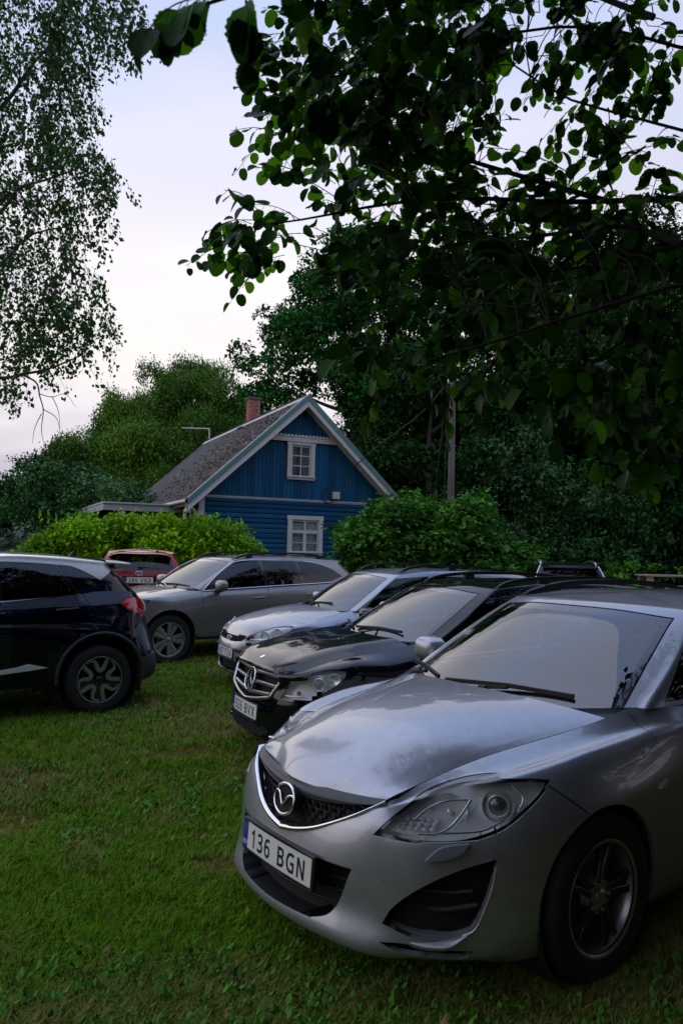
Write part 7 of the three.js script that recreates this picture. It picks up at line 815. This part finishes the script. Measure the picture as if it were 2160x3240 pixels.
{
  const base = [-7.6, 0, -10.5], T = thing('birch_tree', 'near birch hanging in fine drooping strands down the left edge', 'tree', base), o = V(...base), R = rng(401), rel = (p) => p.clone().sub(o);
  mesh('trunk', limb([[0, -0.1, 0], [0.15, 4, 0], [-0.1, 9, 0.1], [0.3, 14, 0]], 0.2, 0.05, 12), birchBark, T);
  const Bp = [[[-150, 330, 10], [0, 250, 10], [90, 130, 10], [220, 20, 10]], [[-150, 560, 10], [0, 490, 10], [45, 430, 10], [85, 420, 10], [200, 380, 10]], [[-150, 700, 9.6], [0, 610, 9.6], [70, 540, 9.6], [160, 520, 9.6]], [[-150, 840, 9.5], [0, 870, 9.5], [50, 860, 9.5], [110, 848, 9.5], [190, 815, 9.5]], [[-120, 30, 10.4], [60, -30, 10.4], [200, -40, 10.4], [300, 10, 10.4]]];
  const nodes = []; Bp.forEach((b) => { const P = b.map((q) => rel(EYE(...q))); P.unshift(V(0, P[0].y * 0.9, 0)); mesh('branch', limb(P.map((p) => p.toArray()), 0.07, 0.008, 6), bark, T); });
  const bare = [[[55, 862], [85, 880], [92, 910], [100, 940], [96, 990], [105, 1030]], [[92, 905], [120, 912], [150, 905], [175, 935]], [[96, 950], [80, 985], [75, 1020]], [[100, 940], [130, 960], [140, 1000]], [[120, 910], [135, 945], [138, 985]]]; bare.forEach((l, i) => mesh('bare_twig', limb(l.map(([x, y]) => rel(EYE(x, y, 9.5)).toArray()), i ? 0.006 : 0.013, 0.002, 5), bark, T));
  // a hanging strand: twig with small leaves
  const strand = (seed, L, n) => { const Q = rng(seed), l = [limb([[0, 0, 0], [0.03, -L * 0.5, 0.02], [0.05, -L, 0]], 0.003, 0.0015, 3)]; for (let i = 0; i < n; i++) { const g = leafGeo(0.72, 2, 0.25, 0.2), s = 0.058 * (0.7 + 0.6 * Q()); g.scale(s, s, s); const t = Q(), d = new THREE.Object3D(); d.position.set(0.05 * t + (Q() - 0.5) * 0.15, -L * t - 0.02, (Q() - 0.5) * 0.15); d.rotation.set(Math.PI + (Q() - 0.5) * 1.6, Q() * 6.28, (Q() - 0.5) * 1.6); d.updateMatrix(); g.applyMatrix4(d.matrix); l.push(g); } const m = merge(l); m.deleteAttribute('uv'); return m; };
  const G = [strand(1, 0.55, 26), strand(2, 0.75, 34), strand(3, 0.4, 22)], lists = [[], [], []];
  const blobs = [[60, 40, 200, 110, 150], [210, 60, 120, 90, 55], [20, 220, 160, 120, 95], [150, 230, 90, 90, 45], [40, 380, 160, 110, 90], [190, 390, 80, 70, 36], [245, 430, 45, 40, 12], [60, 540, 140, 100, 75], [170, 520, 60, 60, 18], [80, 660, 130, 90, 62], [190, 690, 60, 50, 18], [120, 770, 130, 55, 40], [245, 765, 36, 24, 7], [15, 860, 45, 80, 20], [60, 800, 90, 40, 22], [290, 20, 36, 50, 8]];
  for (const [cx, cy, rx, ry, n] of blobs) for (let i = 0; i < n * 0.95; i++) { const a = R() * 6.283, r = Math.sqrt(R()); const p = rel(EYE(cx + rx * r * Math.cos(a), cy + ry * r * Math.sin(a) - 35, 9 + 2.4 * R())); lists[(R() * 3) | 0].push(p); }
  const lm = phys(1, 1, 1, { roughness: 0.55, transmission: 0.25, thickness: 0, specularIntensity: 0.3 }); lists.forEach((L, k) => { const im = new THREE.InstancedMesh(G[k], lm, L.length); L.forEach((p, i) => { D3.position.copy(p); D3.rotation.set((R() - 0.5) * 0.7, R() * 6.28, (R() - 0.5) * 0.7 + 0.25); const s = 0.8 + 0.5 * R(); D3.scale.set(s, s, s); D3.updateMatrix(); im.setMatrixAt(i, D3.matrix); const q = 0.75 + 0.5 * R(); C3.setRGB(0.026 * q, 0.085 * q, 0.01 * q); im.setColorAt(i, C3); }); im.name = 'foliage'; im.userData.kind = 'stuff'; shade(im); T.add(im); });
}
// ---------------------------------------------------------------- lawn
const bare = [[-3.55, -7.0, 0.32], [-1.15, -6.1, 0.3], [-1.95, -4.55, 0.3], [-4.2, -7.2, 0.4], [-0.55, -4.0, 0.22]];
const bareAt = (x, z) => { let b = 0; for (const [bx, bz, r] of bare) b = Math.max(b, sstep(1.25, 0.35, Math.hypot(x - bx, (z - bz) * 1.5) / r + 0.5 * (fbm(x * 6, z * 6, 3, 3) - 0.5))); return b; };
{
  const N = 1024, d = new Uint8Array(N * N * 4); for (let i = 0; i < N * N; i++) { const x = i % N, y = (i / N) | 0, p = fbm(x / 60, y / 60, 2, 4), q = fbm(x / 6, y / 6, 8, 3), h = hash3(x, y, 5); const k = 0.7 + 0.6 * h; d.set([clamp((50 + 34 * p + 16 * q) * k, 0, 255), clamp((47 + 32 * p + 18 * q) * k, 0, 255), clamp((22 + 14 * p) * k, 0, 255), 255], i * 4); }
  const t = new THREE.DataTexture(d, N, N); t.colorSpace = THREE.SRGBColorSpace; t.wrapS = t.wrapT = THREE.RepeatWrapping; t.repeat.set(90, 90); t.magFilter = THREE.LinearFilter; t.minFilter = THREE.LinearMipmapLinearFilter; t.generateMipmaps = true; t.needsUpdate = true;
  const g = new THREE.PlaneGeometry(360, 360, 120, 120); g.rotateX(-Math.PI / 2); const p = g.attributes.position; for (let i = 0; i < p.count; i++) { const r = Math.hypot(p.getX(i), p.getZ(i)); p.setY(i, r > 30 ? 0.04 * (r - 30) * fbm(p.getX(i) / 40, p.getZ(i) / 40, 1, 2) : 0); } g.computeVertexNormals();
  ground('lawn', g, phys(1, 1, 1, { map: t, roughness: 1, specularIntensity: 0 }));
  // grass: tufts of blades, thinner with distance
  const blade = (R, h, w) => { const b = new THREE.BufferGeometry(), a = R() * 6.28, l = 0.3 + 0.9 * R(), dx = Math.cos(a) * l * h, dz = Math.sin(a) * l * h, px = -Math.sin(a) * w, pz = Math.cos(a) * w, ox = (R() - 0.5) * 0.07, oz = (R() - 0.5) * 0.07, P = (t, s) => [ox + dx * t * t + px * s * (1 - t * 0.9), h * (t - 0.25 * l * t * t), oz + dz * t * t + pz * s * (1 - t * 0.9)]; b.setAttribute('position', new THREE.Float32BufferAttribute([...P(0, -1), ...P(0, 1), ...P(0.55, -1), ...P(0.55, 1), ...P(1, 0)], 3)); b.setIndex([0, 1, 2, 1, 3, 2, 2, 3, 4]); b.computeVertexNormals(); return b; };
  const tufts = [0, 1, 2, 3].map((k) => { const R = rng(200 + k), l = []; for (let i = 0; i < 11; i++) l.push(blade(R, 0.02 + 0.026 * R(), 0.0016 + 0.0012 * R())); const m = merge(l); m.deleteAttribute('uv'); return m; });
  const wide = [0, 1].map((k) => { const R = rng(210 + k), l = []; for (let i = 0; i < 6; i++) { const g = leafGeo(0.62, 2, 0.2, 0.3), s = 0.014 + 0.016 * R(); g.scale(s, s, s); g.rotateX(0.7 + 0.7 * R()); g.rotateY(R() * 6.28); g.translate((R() - 0.5) * 0.05, 0.012 + 0.018 * R(), (R() - 0.5) * 0.05); l.push(g); } const m = merge(l); m.deleteAttribute('uv'); return m; });
  const R = rng(220), lists = tufts.map(() => []), wl = [[], []];
  for (let i = 0; i < 80000; i++) { const dist = 2.2 + 15 * Math.pow(R(), 1.5), a = (R() - 0.5) * 1.25 - 0.12, x = dist * Math.sin(a), z = -dist * Math.cos(a); const b = bareAt(x, z); if (R() < b * 0.6) continue; lists[i & 3].push([x, z, dist, b]); }
  for (let i = 0; i < 8000; i++) { const dist = 2.2 + 8 * Math.pow(R(), 1.3), a = (R() - 0.5) * 1.25 - 0.12, x = dist * Math.sin(a), z = -dist * Math.cos(a); if (fbm(x * 1.1, z * 1.1, 17, 3) < 0.5 + 0.12 * R() || bareAt(x, z) > 0.5) continue; wl[i & 1].push([x, z, dist, 0]); }
  const gm = phys(1, 1, 1, { roughness: 0.6, specularIntensity: 0.08 }); const put = (geos, ls, name, label, cat, col) => { const t = thing(name, label, cat); t.userData.kind = 'stuff'; ls.forEach((L, k) => { const im = new THREE.InstancedMesh(geos[k], gm, L.length); L.forEach(([x, z, dist, b], i) => { D3.position.set(x, 0, z); D3.rotation.set((R() - 0.5) * 0.3, R() * 6.28, (R() - 0.5) * 0.3); const s = (0.7 + 0.6 * R()) * (1 + dist * 0.03) * (1 - 0.4 * b); D3.scale.set(s, s * (0.7 + 0.5 * fbm(x * 1.6, z * 1.6, 4, 2)), s); D3.updateMatrix(); im.setMatrixAt(i, D3.matrix); col(x, z, b); im.setColorAt(i, C3); }); im.name = name + '_blades'; im.userData.kind = 'stuff'; shade(im); t.add(im); }); };
  put(tufts, lists, 'grass', 'short mown grass of the car park lawn', 'grass', (x, z, b) => { const n = fbm(x * 0.8, z * 0.8, 9, 3), m = fbm(x * 3, z * 3, 19, 2), k = 0.75 + 0.5 * R(), dry = clamp(sstep(0.46, 0.62, n) * 0.6 + sstep(0.5, 0.66, m) * 0.45 + b + (R() > 0.93 ? 0.7 : 0), 0, 1); C3.setRGB(lerp(0.11, 0.23, dry) * k, lerp(0.25, 0.235, dry) * k, lerp(0.01, 0.065, dry) * k); });
  put(wide, wl, 'clover', 'patches of clover and small broad leaves among the grass', 'ground cover', () => { const k = 0.75 + 0.5 * R(); C3.setRGB(0.075 * k, 0.22 * k, 0.03 * k); });
  // dry bits and fallen leaves lying in the grass
  { const t = thing('fallen_leaves', 'scattered dry leaves and stalks lying on the lawn', 'leaf litter'); t.userData.kind = 'stuff'; const lg = leafGeo(0.7, 2, 0.3, 0.5); const im = new THREE.InstancedMesh(lg, gm, 420); for (let i = 0; i < 420; i++) { const dist = 2.4 + 7 * R(), a = (R() - 0.5) * 1.2 - 0.12; D3.position.set(dist * Math.sin(a), 0.02 + 0.015 * R(), -dist * Math.cos(a)); D3.rotation.set(-1.3 + 0.6 * R(), R() * 6.28, R() * 0.8); const s = 0.02 + 0.03 * R(); D3.scale.set(s * (R() < 0.4 ? 0.18 : 1), s * 1.4, s); D3.updateMatrix(); im.setMatrixAt(i, D3.matrix); const q = 0.6 + 0.7 * R(); C3.setRGB(0.2 * q, 0.14 * q, 0.06 * q); im.setColorAt(i, C3); } im.name = 'dry_leaves'; im.userData.kind = 'stuff'; shade(im); t.add(im); }
}
renderer.render(scene, camera);
